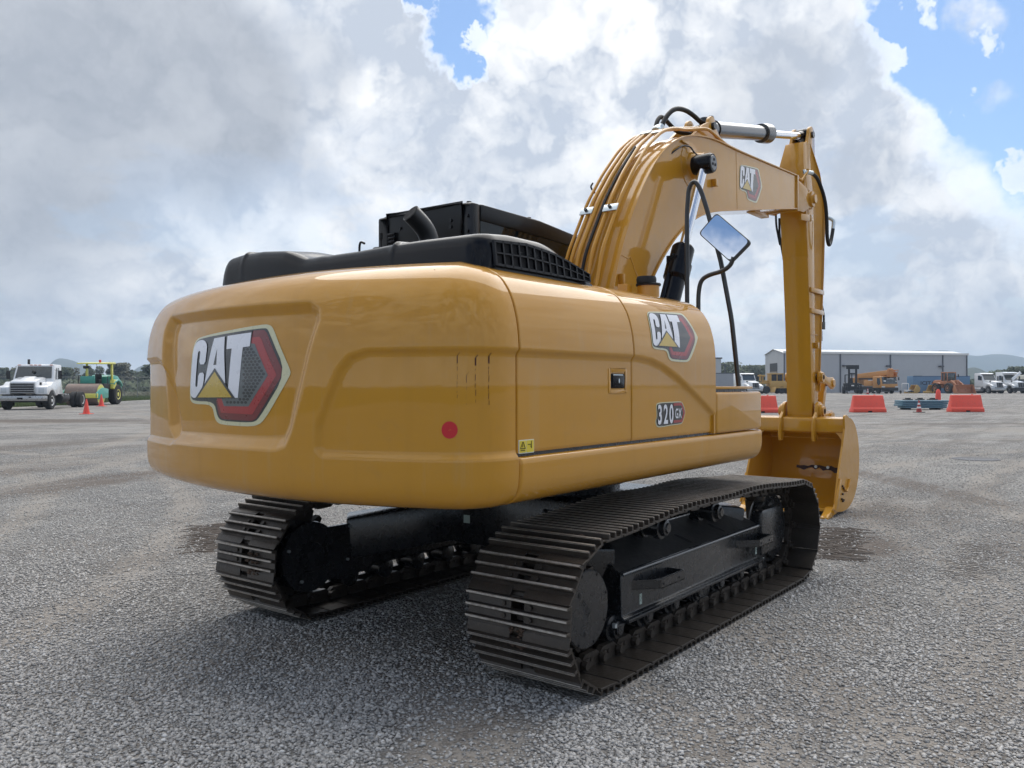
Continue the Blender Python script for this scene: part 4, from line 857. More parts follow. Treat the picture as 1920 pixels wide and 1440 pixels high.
m = MB(); m.ribbon(tl, .014, BY0 - .018, BY1 + .018); m.ribbon(bl, .014, BY0 - .018, BY1 + .018); m.build('boom_flange', yelm, boom, bevel=.003, smooth=20)
# weld seams, boss, lugs, tabs
m = MB()
for a, b in (((3.51, 4.12), (3.54, 3.50)), ((1.07, 2.72), (1.20, 2.70)), ((1.235, 2.72), (1.48, 2.42)), ((1.20, 2.70), (1.235, 2.72))): m.ribbon([a, b], .008, BY0 - .003, BY0 + .01)
m.build('weld_seam', yelm, boom, bevel=.002)
m = MB(); pc = Vector((2.42, BY0, 3.74)); m.lathe(pc + Vector((0, .01, 0)), (0, -1, 0), [(0, .23), (.016, .22), (.018, .15), (.03, .13), (.14, .10), (.17, .10)], 36); m.build('cylinder_boss', yelm, boom, smooth=30); m = MB(); m.lathe((pc.x, BY1 - .01, pc.z), (0, 1, 0), [(0, .23), (.016, .22), (.03, .13), (.17, .10)], 36)
m.build('cylinder_boss', yelm, boom, smooth=30)
for q_ in ((2.88, 2.94, BY0 - .05, BY0, 3.63, 3.70), (1.04, 1.07, BY0 - .05, BY0, 2.46, 2.56), (2.2, 2.34, BY0 - .02, BY0, 3.915, 3.935), (4.3, 4.75, BY0 + .1, BY0 + .2, 3.62, 3.655)):
    m = MB(); m.bx(*q_); m.build('boom_tab', yelm, boom, bevel=.004)
q3 = quadmap((3.60, 3.645), (4.26, 3.67), (4.26, 4.075), (3.585, 4.03))
badge('brand_badge', boom, lambda u, v, o: Vector((q3(u, v)[0], BY0 - o, q3(u, v)[1])), holes=False, cut=.5)
# stick cylinder bracket on the boom
m = MB()
for y in (BC - .14, BC + .10): m.prism([(2.55, 4.04), (3.45, 4.11), (3.32, 4.20)] + arcp(3.10, 4.30, .10, .10, 0, 170, 8) + [(2.85, 4.25)], y, y + .035)
m.build('cylinder_bracket', yelm, boom, bevel=.004)
m = MB(); m.lathe((3.10, BC - .17, 4.30), (0, 1, 0), [(0, .04), (.33, .04)], 20); m.build('bracket_pin', fram, boom)
# fork at the tip that holds the stick
for y, nm in ((BC - .20, 1), (BC + .165, 2)):
    m = MB(); m.prism([(5.40, 3.82), (5.40, 4.20), (5.47, 4.24), (5.60, 4.21), (5.95, 4.17)] + arcp(6.06, 4.06, .13, .13, 60, -110, 8) + [(5.75, 3.84)], y, y + .035)
    f = m.build('boom_fork', yelm, boom, bevel=.005)
    m = MB(); sgn = -1 if nm == 1 else 1; m.lathe((6.06, y + (0 if nm == 1 else .035), 4.06), (0, sgn, 0), [(0, .105), (.03, .10), (.032, .06), (.06, .055)], 24); m.build('pin_cap', yelm, f)
m = MB(); m.bx(5.40, 5.46, BY0 - .02, BY1 + .02, 3.80, 4.25); m.build('boom_end_plate', yelm, boom, bevel=.004)
m = MB(); m.prism([(5.62, 3.72), (5.62, 3.80), (6.1, 3.86), (6.02, 3.76)], BC - .215, BC - .19); m.build('fork_gusset', yelm, boom, bevel=.003)
# hydraulic tubes lying on the back of the boom, and the two hoses at its crown
def offset_line(P, d):
    o = []
    for i in range(len(P)):
        t = Vector((P[min(i + 1, len(P) - 1)][0] - P[max(i - 1, 0)][0], P[min(i + 1, len(P) - 1)][1] - P[max(i - 1, 0)][1])).normalized(); o.append((P[i][0] - t.y * d, P[i][1] + t.x * d))
    return o
def along(P, xs):
    return P
tops = [(.78, 1.9), (.82, 2.25), (.90, 2.45), (.98, 2.72), (1.30, 3.23), (1.52, 3.50), (1.80, 3.78), (2.05, 3.95), (2.28, 4.03)]
def pipe(y0_, y1_, d, r, pts, name='hydraulic_pipe', matl=yelm, extra=None, n=10, par=boom):
    L = offset_line(pts, d); N = len(L); P = [(a, y0_ + (y1_ - y0_) * i / (N - 1), b) for i, (a, b) in enumerate(L)]
    if extra: P += extra
    m = MB(); m.tube(P, r, n, rad=.10); return m.build(name, matl, par)
p1 = pipe(.12, .02, .052, .0185, tops)
p2 = pipe(.05, -.03, .052, .020, tops)
p3 = pipe(-.115, -.10, .052, .018, tops[1:], extra=[(2.55, -.10, 4.16), (3.0, -.20, 4.26), (3.35, -.235, 4.165), (4.2, -.235, 4.19), (5.45, -.235, 4.27), (5.70, -.22, 4.28), (5.80, -.24, 4.26)])
p4 = pipe(-.205, -.20, .052, .0165, tops[1:], extra=[(2.55, -.20, 4.13), (2.86, -.27, 4.21), (3.35, -.262, 4.155), (4.2, -.262, 4.18), (5.4, -.262, 4.24)])
p5 = pipe(.165, .10, .045, .015, tops)
pipe(-.035, -.055, .045, .014, tops[1:7], 'electric_cable', rubber, n=8)
for ya, yb in ((.145, .02), (-.085, -.225)):
    m = MB(); a = Vector((1.23, 0, 3.10)); t = Vector((.53, 0, .85)).normalized(); nn = Vector((-.85, 0, .53)).normalized(); c = a + nn * .085
    m.box((c.x, (ya + yb) / 2, c.z), (.075, abs(ya - yb), .012), ry=-math.atan2(t.z, t.x)); k = m.build('pipe_clamp', zinc, boom, bevel=.004)
    m = MB()
    for y in (ya - (ya - yb) * .5,): m.cyl(c + Vector((0, y, 0)), c + nn * .03 + Vector((0, y, 0)), .016, n=6)
    m.build('clamp_bolt', fram, k)
m = MB(); c = Vector((1.98, 0, 3.99)); m.box((2.02, -.03, 4.005), (.06, .10, .02), ry=-R_(33)); m.box((2.0, -.15, 3.985), (.05, .1, .02), ry=-R_(33)); m.build('pipe_clamp', zinc, boom, bevel=.003)
m = MB(); m.cyl((2.27, -.005, 4.08), (2.33, -.005, 4.125), .05, n=14); m.build('pipe_flange', zinc, boom, bevel=.004)
m = MB(); m.tube([(2.30, -.03, 4.10), (2.40, -.05, 4.26), (2.52, -.08, 4.36), (2.70, -.10, 4.39), (2.86, -.12, 4.37), (3.0, -.13, 4.335), (3.06, -.13, 4.34)], .024, 12, rad=.09); m.build('hydraulic_hose', rubber, boom)
m = MB(); m.tube([(2.30, .02, 4.10), (2.36, .03, 4.22), (2.45, .03, 4.29), (2.58, .02, 4.25), (2.72, -.01, 4.18), (2.86, -.06, 4.20), (2.98, -.08, 4.19)], .022, 12, rad=.08); m.build('hydraulic_hose', rubber, boom)
m = MB(); m.tube([(2.285, -.025, 4.085), (2.33, -.035, 4.15)], .029, 12); m.tube([(3.02, -.13, 4.335), (3.07, -.13, 4.345), (3.10, -.13, 4.30), (3.10, -.12, 4.26)], .020, 10, rad=.03); m.tube([(2.29, .018, 4.09), (2.325, .022, 4.14)], .027, 12); m.build('hose_fitting', zinc, boom)
m = MB(); m.cyl((3.10, -.13, 4.33), (3.10, -.13, 4.40), .05, n=10); m.box((3.17, -.09, 4.38), (.07, .06, .05)); m.build('port_block', fram, boom, bevel=.006)
m = MB(); m.tube([(1.60, .20, 3.50), (1.66, .16, 3.58), (1.86, -.08, 3.68), (1.98, -.28, 3.74), (2.05, -.315, 3.80), (2.2, -.325, 3.88), (2.34, -.33, 3.90), (2.36, -.36, 3.84), (2.30, -.45, 3.77)], .008, 7, rad=.06); m.tube([(1.45, .2, 3.46), (1.42, .21, 3.42), (1.5, .19, 3.36), (1.65, .05, 3.5)], .008, 7, rad=.04); m.build('grease_line', rubber, boom)
# ---- boom cylinders
def bcyl(ys, nm):
    top = Vector((2.24, ys, 3.68)); foot = Vector((1.20, ys, 1.70)); ax = (foot - top).normalized()
    m = MB(); m.lathe(top + ax * .05, ax, [(0, .042), (1.4, .042)], 28); rod = None
    cyl = MB(); L = (foot - top).length; c0 = .93
    cyl.lathe(top + ax * c0, ax, [(0, .085), (.02, .10), (.18, .10), (.19, .112), (.33, .112), (.36, .085), (L - c0 - .05, .085)], 32)
    c = cyl.build('boom_cylinder', blk, EX, smooth=30)
    rod = m.build('piston_rod', chrome, c)
    e = MB(); e.lathe(top + Vector((0, .10, 0)), (0, -1, 0), [(0, .085), (.03, .093), (.17, .093), (.19, .083)], 28); e.build('rod_eye', blk, c, smooth=30)
    if nm == 0:
        e = MB(); y = top.y - .0925
        e.lathe((top.x, y + .002, top.z), (0, -1, 0), [(0, .07), (.006, .066)], 24); cp_ = e.build('end_cap', mat('cap_grey', (.10, .11, .12), .35, coat=.4), c)
        e = MB()
        for a in (90, 210, 330): e.cyl((top.x + .03 * cos(R_(a)), y - .003, top.z + .03 * sin(R_(a))), (top.x + .03 * cos(R_(a)), y - .008, top.z + .03 * sin(R_(a))), .013, n=8)
        e.build('cap_hole', dark, cp_)
    e = MB(); off = Vector((-.10, .03, .0)); e.tube([top + ax * 1.02 + off, top + ax * 2.0 + off], .022, 10); e.tube([top + ax * 1.0 + off * 1.0, top + ax * 1.0 + off * .4], .028, 10); e.box(top + ax * 1.08 + off * .8, (.09, .09, .08)); e.build('cylinder_line', blk, c)
    return c
bcyl(-.515, 0); bcyl(.355, 1)
# ---- stick cylinder
def scyl():
    a = Vector((3.10, BC, 4.30)); b = Vector((6.33, BC, 4.98)); ax = (b - a).normalized(); L = (b - a).length
    m = MB(); m.lathe(a + ax * .10, ax, [(0, .05), (.03, .088), (1.72, .088)], 36)
    c = m.build('stick_cylinder', barrel, EX, smooth=30)
    m = MB(); m.lathe(a + ax * 1.74, ax, [(0, .088), (.005, .112), (.10, .118), (.22, .118), (.25, .10), (.27, .06)], 36); m.build('cylinder_head', mat('head_black', (.02, .02, .022), .3, coat=.6), c, smooth=30)
    m = MB(); m.lathe(a + ax * 1.95, ax, [(0, .048), (L - 2.02, .048)], 28); m.build('piston_rod', chrome, c)
    m = MB(); m.lathe(b + Vector((0, -.075, 0)), (0, 1, 0), [(0, .085), (.02, .095), (.13, .095), (.15, .085)], 24); m.cyl(b - ax * .18, b - ax * .02, .055, .08); m.build('rod_eye', blk, c, smooth=30)
    m = MB(); r = .092; p = a + ax * .30; u = Vector((0, 1, 0)); v = ax.cross(u)
    m.tube([p + (u * cos(R_(t)) + v * sin(R_(t))) * r + ax * .02 for t in range(-180, 181, 15)], .007, 6); m.ball(tuple(p + Vector((0, 0, .115))), .03, jit=.2); m.tube([a + Vector((.05, 0, .08)), p + Vector((-.05, 0, .13)), p + Vector((0, 0, .11))], .008, 6); m.build('sensor_strap', rubber, c)
scyl()
# ---- stick
SY0, SY1 = BC - .165, BC + .165
sp_ = [(5.93, 4.05), (5.90, 4.30), (5.90, 4.50), (6.02, 4.80), (6.16, 4.86), (6.26, 4.86), (6.38, 4.66), (6.50, 4.48), (6.64, 4.18), (6.69, 3.91), (6.66, 3.55), (6.62, 3.1), (6.54, 2.5), (6.48, 1.9), (6.45, 1.55), (6.41, 1.30)] + arcp(6.30, 1.24, .11, .11, -10, -170, 8) + [(6.18, 1.32), (6.11, 2.45), (5.99, 3.55)]
m = MB(); m.prism(sp_, SY0, SY1); stick = m.build('stick', yelm, EX, bevel=.006)
m = MB(); m.ribbon([(6.24, 4.84), (6.38, 4.67), (6.50, 4.49), (6.64, 4.19), (6.69, 3.91), (6.66, 3.55), (6.62, 3.1), (6.54, 2.5), (6.48, 1.9), (6.45, 1.55)], .02, SY0 - .02, SY1 + .02); m.ribbon([(6.03, 3.3), (5.995, 3.55), (5.93, 4.05), (5.895, 4.30), (5.895, 4.50), (6.015, 4.81)], .012, SY0 - .004, SY1 + .004); m.build('stick_flange', yelm, stick, bevel=.003)
def taper(o):
    for v in o.data.vertices:
        if v.co.z > 4.42: k = 1 - .30 * min(1, (v.co.z - 4.42) / .40); v.co.y = BC + (v.co.y - BC) * k
for o in [stick] + list(stick.children): taper(o)
for y in (BC - .125, BC + .085):
    m = MB(); m.prism([(5.93, 4.40), (6.10, 4.90), (6.24, 4.72), (6.20, 4.4)] if False else [(5.90, 4.36), (5.93, 4.50), (6.16, 4.86), (6.22, 4.98)] + arcp(6.33, 4.98, .11, .11, 170, 0, 10) + [(6.44, 4.86), (6.46, 4.50), (6.2, 4.36)], y, y + .04)
    m.build('stick_lug', yelm, stick, bevel=.004)
m = MB(); m.lathe((6.33, BC - .15, 4.98), (0, 1, 0), [(0, .045), (.30, .045)], 20); m.build('lug_pin', fram, stick)
for q_ in ((5.885, 5.91, SY0 - .02, SY1 + .02, 4.36, 4.40), (6.10, 6.64, SY0 - .022, SY0, 2.86, 2.92), (6.10, 6.64, SY0 - .022, SY0, 2.585, 2.645), (6.27, 6.33, SY0 - .05, SY0, 2.12, 2.2), (6.12, 6.54, SY0 - .004, SY0, 2.30, 2.31)):
    m = MB(); m.bx(*q_); m.build('stick_bracket', yelm, stick, bevel=.0015)
m = MB(); m.tube([(5.80, -.24, 4.26), (5.93, -.275, 4.40), (5.93, -.275, 4.43)], .018, 8); m.build('hose_tube', yelm, stick)
m = MB(); m.tube([(5.88, -.24, 4.39), (6.10, -.30, 4.40), (6.22, -.33, 4.32), (6.38, -.36, 4.10), (6.42, -.37, 3.85), (6.42, -.37, 3.60), (6.50, -.37, 3.50), (6.62, -.36, 3.56), (6.72, -.36, 3.75), (6.76, -.36, 3.86)], .024, 12, rad=.12); m.build('hydraulic_hose', rubber, stick)
m = MB(); m.tube([(5.88, -.24, 4.39), (6.05, -.295, 4.40)], .028, 10); m.tube([(6.72, -.36, 3.76), (6.76, -.36, 3.88), (6.70, -.30, 3.93)], .026, 10, rad=.03); m.build('hose_fitting', zinc, stick)
m = MB(); m.tube([(6.0, .12, 3.85), (5.97, .11, 3.62), (6.06, .09, 3.35)], .016, 8, rad=.08); m.tube([(5.92, -.02 + .16, 4.0), (5.93, .14, 3.75), (6.02, .12, 3.5)], .014, 8, rad=.08); m.build('hydraulic_hose', rubber, stick)
m = MB(); m.tube([(6.78, -.2, 3.42), (6.76, -.2, 3.0), (6.74, -.2, 2.75), (6.84, -.2, 2.62), (6.84, -.2, 2.46), (6.74, -.2, 2.44)], .014, 8, rad=.05); m.cyl((6.78, -.2, 3.40), (6.78, -.2, 3.46), .022, n=8); m.box((6.72, -.2, 2.45), (.1, .08, .1)); m.build('valve_line', rubber, stick)
# bucket cylinder on the front of the stick
a = Vector((6.85, BC, 3.55)); b = Vector((6.88, BC, 1.72)); ax = (b - a).normalized()
m = MB(); m.lathe(a, ax, [(0, .05), (.02, .075), (1.15, .075), (1.16, .09), (1.3, .09)], 28); bk = m.build('bucket_cylinder', mat('cylinder_grey', (.06, .065, .07), .3, coat=.6), EX, smooth=30)
m = MB(); m.lathe(a + ax * 1.2, ax, [(0, .04), (.62, .04)], 20); m.build('piston_rod', chrome, bk)
m = MB(); m.bx(6.66, 6.92, BC - .10, BC - .07, 3.45, 3.62); m.bx(6.66, 6.92, BC + .07, BC + .10, 3.45, 3.62); m.build('cylinder_lug', yelm, bk, bevel=.004)
# ---- linkage: two side arms and the power link
for y, s_ in ((SY0 - .055, -1), (SY1 + .02, 1)):
    m = MB(); P1, P2_ = (6.40, 1.74), (6.92, 1.66); dx, dz = P2_[0] - P1[0], P2_[1] - P1[1]; an = math.degrees(math.atan2(dz, dx))
    m.prism(arcp(*P1, .085, .085, an + 60, an + 300, 10) + [(6.66, 1.655)] + arcp(*P2_, .085, .085, an - 120, an + 120, 10) + [(6.66, 1.745)], y, y + .035)
    k = m.build('link_arm', yelm, EX, bevel=.004)
    m = MB(); m.lathe((P1[0], y + (0 if s_ < 0 else .035), P1[1]), (0, s_, 0), [(0, .07), (.03, .065)], 20); m.lathe((P2_[0], y + (0 if s_ < 0 else .035), P2_[1]), (0, s_, 0), [(0, .06), (.02, .055)], 20); pk = m.build('link_pin', yelm, k)
    m = MB(); m.lathe((P1[0], y + (-.031 if s_ < 0 else .066), P1[1]), (0, s_, 0), [(0, .03), (.004, .03)], 16); m.build('pin_end', dark, pk)
m = MB(); m.cyl((6.40, SY0 - .02, 1.74), (6.40, SY1 + .02, 1.74), .04); m.cyl((6.92, SY0 - .05, 1.66), (6.92, SY1 + .05, 1.66), .04); m.build('linkage_pin', fram, EX)
m = MB(); m.prism([(6.86, 1.70), (6.98, 1.70), (6.80, 1.20), (6.70, 1.20)], BC - .13, BC - .05); m.prism([(6.86, 1.70), (6.98, 1.70), (6.80, 1.20), (6.70, 1.20)], BC + .05, BC + .13); m.bx(6.75, 6.88, BC - .06, BC + .06, 1.35, 1.45); m.build('power_link', yelm, EX, bevel=.006)
# ---- bucket, mouth turned back towards the machine
KY0, KY1 = -.695, .50
back = [(6.12, 1.20), (6.34, 1.22), (6.56, 1.10), (6.70, .88), (6.74, .62), (6.68, .38), (6.52, .17), (6.28, .06), (6.02, .03), (5.80, .05), (5.60, .085)]
bs = smooth2(sub2(back, 5), 6)
m = MB(); m.ribbon(bs, -.022, KY0 + .02, KY1 - .02); bucket = m.build('bucket', yelm, EX, bevel=.003, smooth=25)
mouth = [(5.60, .06), (5.66, .16), (5.80, .52), (5.98, .86), (6.07, 1.08), (6.06, 1.20)]
for y in (KY0, KY1 - .025):
    m = MB(); m.prism(mouth + arcp(6.13, 1.20, .07, .055, 180, 60, 5) + bs[3:] , y, y + .025); sd_ = m.build('bucket_side_plate', yelm, bucket, bevel=0, smooth=0)
    m = MB(); yy = y - .022 if y == KY0 else y + .025; m.prism([(5.60, .10), (5.68, .10), (5.88, .44), (5.80, .47)], yy, yy + .022); m.build('side_cutter', yelm, sd_, bevel=.003)
    if y == KY0:
        m = MB(); m.ribbon([(5.98, .31), (6.08, .27), (6.16, .33), (6.22, .42)], .012, y - .03, y, 'y'); m.build('side_hook', yelm, sd_, bevel=.002)
        m = MB()
        for (x, z) in ((5.93, .36), (5.97, .33), (5.90, .20), (5.94, .17), (5.93, .26), (5.97, .18)): m.cyl((x, y - .0005, z), (x, y - .02, z), .014, n=7)
        m.build('cutter_bolt', mat('bare_bolt', (.08, .05, .035), .6, metal=.4), sd_)
# torque tube, ears
m = MB(); m.prism([(6.08, 1.03), (6.10, 1.20), (6.20, 1.225), (6.34, 1.20), (6.34, 1.05), (6.15, 1.0)], KY0 + .02, KY1 - .02); m.build('torque_tube', yelm, bucket, bevel=.015)
for y in (SY0 - .075, SY1 + .035):
    m = MB(); m.prism([(6.03, 1.02), (6.05, .90), (6.12, .90), (6.22, 1.02), (6.95, 1.10), (6.93, 1.24), (6.80, 1.29), (6.45, 1.28)] + arcp(6.28, 1.29, .125, .125, 20, 185, 12) + [(6.06, 1.20), (6.04, 1.12)], y, y + .04)
    e = m.build('bucket_ear', yelm, bucket, bevel=.005)
    sg = -1 if y < BC else 1; yb = y if sg < 0 else y + .04
    m = MB(); m.lathe((6.28, yb, 1.29), (0, sg, 0), [(0, .10), (.035, .095), (.037, .07), (.06, .065)], 24); q = m.build('ear_boss', yelm, e)
    m = MB(); m.lathe((6.28, yb + sg * .0605, 1.29), (0, sg, 0), [(0, .034), (.004, .034)], 16); m.build('pin_end', dark, q)
    m = MB(); m.lathe((6.76, y, 1.20), (0, 1, 0), [(-.02, .06), (.06, .06)], 16); m.build('ear_pin', yelm, e)
for yy_ in (KY0 + .022, KY1 - .024):
    g_ = 1 if yy_ < 0 else -1
    m = MB(); w_ = .12 * g_; m.add([Vector((6.10, yy_, 1.03)), Vector((6.10, yy_ + w_, 1.03)), Vector((6.09, yy_ + w_ * .55, .99)), Vector((6.07, yy_ + w_ * .2, .93)), Vector((6.03, yy_ + w_ * .1, .84)), Vector((6.02, yy_, .80))] + [Vector((6.125, yy_, 1.03)), Vector((6.125, yy_ + w_, 1.03)), Vector((6.115, yy_ + w_ * .55, .99)), Vector((6.095, yy_ + w_ * .2, .93)), Vector((6.055, yy_ + w_ * .1, .84)), Vector((6.045, yy_, .80))],
      [(0, 1, 2, 3, 4, 5), (11, 10, 9, 8, 7, 6)] + [(i, (i + 1) % 6, 6 + (i + 1) % 6, 6 + i) for i in range(6)]); m.build('corner_gusset', yelm, bucket)
m = MB(); m.bx(6.30, 6.36, KY0 + .04, KY1 - .04, .93, .94); m.build('bucket_weld', yelm, bucket)
for k in range(5):
    y = KY0 + .07 + k * (KY1 - KY0 - .14) / 4
    m = MB(); m.prism([(5.62, .02), (5.80, .03), (5.80, .12), (5.62, .115)], y - .055, y + .055); ad = m.build('tooth_adapter', yelm, bucket, bevel=.012)
    m = MB(); m.add([(5.65, y - .05, .005), (5.65, y + .05, .005), (5.65, y + .045, .12), (5.65, y - .045, .12), (5.42, y - .05, -.002), (5.42, y + .05, -.002), (5.42, y + .045, .022), (5.42, y - .045, .022)], [(0, 1, 2, 3), (7, 6, 5, 4), (0, 4, 5, 1), (1, 5, 6, 2), (2, 6, 7, 3), (3, 7, 4, 0)])
    m.build('tooth', yelm, ad, bevel=.008)
m = MB(); m.ribbon([(5.60, .07), (5.82, .035)], .03, KY0 + .02, KY1 - .02); m.build('cutting_edge', yelm, bucket, bevel=.004)
# worn patch and bolts on the bucket floor inside
m = MB(); random.seed(5)
def bk_in(y, z):
    zs = [p[1] for p in bs]; i = min(range(len(bs) // 3, len(bs)), key=lambda k: abs(bs[k][1] - z)); return Vector((bs[i][0] - .028, y, z))
pts = []
for k in range(15): pts.append((-.60 + k * .052, .50 + random.uniform(-.005, .02) + (.02 if k > 4 else 0)))
lo = [(a, b - random.uniform(.035, .09) * (1.5 if a < -.42 else .8)) for a, b in pts]
for k in range(14): m.add([bk_in(*pts[k]), bk_in(*pts[k + 1]), bk_in(*lo[k + 1]), bk_in(*lo[k])], [(0, 1, 2, 3)])
m.build('bare_steel_patch', mat('rusty_patch', (.055, .035, .03), .8), bucket)
m = MB()
for y in (-.30, -.14): c = bk_in(y, .515); m.cyl(c, c - Vector((.02, 0, 0)), .020, n=12)
m.build('patch_bolt', zinc, bucket)
# ---- mirror, handrail, filler neck, small parts on the deck
m = MB(); m.tube([(1.07, -.90, 1.62), (1.07, -.90, 2.99), (1.07, -.915, 3.19), (1.07, -.965, 3.24), (1.07, -1.015, 3.16), (1.07, -1.07, 2.99), (1.07, -1.18, 2.585), (1.07, -1.265, 2.14), (1.07, -1.32, 1.632)], .018, 12, rad=.06); hr = m.build('handrail', tub, EX)
m = MB(); m.tube([(.95, -1.05, 1.6), (.95, -1.05, 2.34), (.95, -1.07, 2.44), (.95, -1.14, 2.475), (.95, -1.24, 2.49), (.95, -1.31, 2.53), (.95, -1.33, 2.59)], .017, 12, rad=.06); ma = m.build('mirror', tub, EX)
tag(ma, 'black tube arm carrying the tilted rear view mirror')
C4 = [Vector((.97, -1.172, 2.955)), Vector((.97, -1.462, 2.69)), Vector((.97, -1.315, 2.545)), Vector((.97, -1.035, 2.805))]
def mir(sc, x):
    c = sum(C4, Vector()) / 4; P = []
    ex = (C4[1] - C4[0]).normalized()
    pts = [c + (p - c) * sc for p in C4]; out = []
    for i in range(4):
        a, b, d = pts[i - 1], pts[i], pts[(i + 1) % 4]
        p = b + (a - b).normalized() * .035; q = b + (d - b).normalized() * .035
        for k in range(6): t = k / 5; out.append(p * (1 - t) ** 2 + b * 2 * t * (1 - t) + q * t * t)
    return out
def tiltm(v, c=Vector((.97, -1.245, 2.75))):
    r = Matrix.Rotation(R_(10), 3, 'Y'); return c + r @ (v - c)
m = MB(); P = mir(1.0, 0); n = len(P); m.add([tiltm(p) for p in P] + [tiltm(p + Vector((.035, 0, 0))) for p in P], [tuple(range(n)), tuple(range(n, 2 * n))[::-1]] + [(i, (i + 1) % n, n + (i + 1) % n, n + i) for i in range(n)]); mh = m.build('mirror_housing', tub, ma, bevel=.006)
m = MB(); P = mir(.93, 0); n = len(P); m.add([tiltm(p - Vector((.003, 0, 0))) for p in P], [tuple(range(n))]); m.build('mirror_glass', mirr, mh, smooth=0)
m = MB(); m.lathe((.62, -.80, 2.15), (0, 0, 1), [(0, .082), (.235, .082)], 28); fl = m.build('filler_neck', yelm, EX)
m = MB(); m.lathe((.62, -.80, 2.383), (0, 0, 1), [(0, .092), (.012, .094), (.018, .09)], 28); m.lathe((.59, -.80, 2.40), (0, 0, 1), [(0, .072), (.03, .075), (.05, .068)], 24); m.build('filler_cap', rubber, fl, smooth=30)
m = MB(); m.bx(.44, .52, -.72, -.64, 2.2, 2.39); m.build('deck_bracket', yelm, EX, bevel=.004)
m = MB(); m.cyl((.18, -.72, 2.22), (.18, -.72, 2.315), .045, n=16); m.cyl((.28, -.72, 2.22), (.28, -.72, 2.31), .028, n=10); m.build('deck_cap', zinc, EX, bevel=.004)
m = MB(); m.prism([(.3, 1.6), (1.5, 1.6), (1.45, 2.0), (.9, 2.25), (.4, 2.2)], BY0 - .09, BY0 - .05); m.prism([(.3, 1.6), (1.5, 1.6), (1.45, 2.0), (.9, 2.25), (.4, 2.2)], BY1 + .05, BY1 + .09); m.bx(.3, 1.8, -.62, .42, 1.28, 1.6); m.build('boom_foot_bracket', yelm, EX, bevel=.01)
# ---- undercarriage
UC = EX
m = MB(); m.cyl((.46, 0, .90), (.46, 0, 1.055), .62, n=48); m.cyl((.46, 0, .84), (.46, 0, .90), .56, n=48); sw = m.build('swing_bearing', fram, UC)
m = MB(); m.bx(-.15, 1.07, -.72, .72, .44, .84)
for sx in (-1, 1):
    for sy in (-1, 1):
        a = Vector((.46 + sx * .5, sy * .5, .64)); b = Vector((.46 + sx * 1.05, sy * 1.0, .50)); m.box((a + b) / 2, ((a - b).length + .2, .34, .30), rz=math.atan2(b.y - a.y, b.x - a.x), ry=R_(8) if sx > 0 else R_(8))
m.build('car_body', fram, UC, bevel=.02)
m = MB(); m.bx(-.152, -.146, .30, .36, .60, .66); m.build('small_label', mat('pale_label', (.45, .55, .5), .5), UC)
SPX, IDX, CZ, RP = -1.13, 2.03, .430, .345
def track_path():
    P = []
    for k in range(200): P.append((SPX + (IDX - SPX) * k / 200, CZ - RP))
    for k in range(120): a = -pi / 2 + pi * k / 120; P.append((IDX + RP * cos(a), CZ + RP * sin(a)))
    for k in range(200):
        t = k / 200; x = IDX + (SPX - IDX) * t; h = .052 * (sstep(0, .36, t) * (1 - sstep(.66, 1, t))) - .010 * sstep(.36, .5, t) * (1 - sstep(.5, .64, t)); P.append((x, CZ + RP + float(h)))
    for k in range(120): a = pi / 2 + pi * k / 120; P.append((SPX + RP * cos(a), CZ + RP * sin(a)))
    return np.array(P)
TP = track_path(); Lc = np.r_[0, np.cumsum(np.hypot(*np.diff(np.r_[TP, TP[:1]], axis=0).T))]; LT_ = Lc[-1]; NSH = 45; PIT = LT_ / NSH
def tpos(l):
    l = l % LT_; Q = np.r_[TP, TP[:1]]; return Vector((float(np.interp(l, Lc, Q[:, 0])), 0, float(np.interp(l, Lc, Q[:, 1]))))
SW = .329
def shoe_mesh():
    m = MB()
    n0, n1 = .038, .051
    def sec(a, b, y0, y1): m.prism([(a, n0), (b, n0), (b, n1), (a, n1)], y0, y1)
    h = PIT / 2 - .003
    # plate with the two clearance slots, cranked trailing lip
    for (y0, y1) in ((-SW, -.042), (.042, SW)): m.prism([(-h, n0), (h - .008, n0), (h - .004, n1 - .003), (h + .036, n1 - .002), (h + .036, n1 + .006), (h - .012, n1 + .003), (h - .016, n1), (-h, n1)], y0, y1)
    for a, b in ((-h, -.066), (-.026, .004), (.038, h)): sec(a, b, -.042, .042)
    m.mi = 0
    for k, gx in enumerate((-.078, -.015, .048)):
        m.mi = 0; m.prism([(gx - .011, n1 - .001), (gx + .011, n1 - .001), (gx + .0075, .0775), (gx - .0075, .0775)], -SW, SW)
        m.mi = 1; e = .0015; m.prism([(gx - .0085, .0765), (gx + .0085, .0765), (gx + .007, .0825), (gx - .007, .0825)], -SW + e, SW - e)
    m.mi = 0
    for y in (-.085, .085):
        for x in (-.046, .017): m.cyl((x, y, n1 - .002), (x, y, n1 + .012), .0135, n=6)
    return m
proto = None
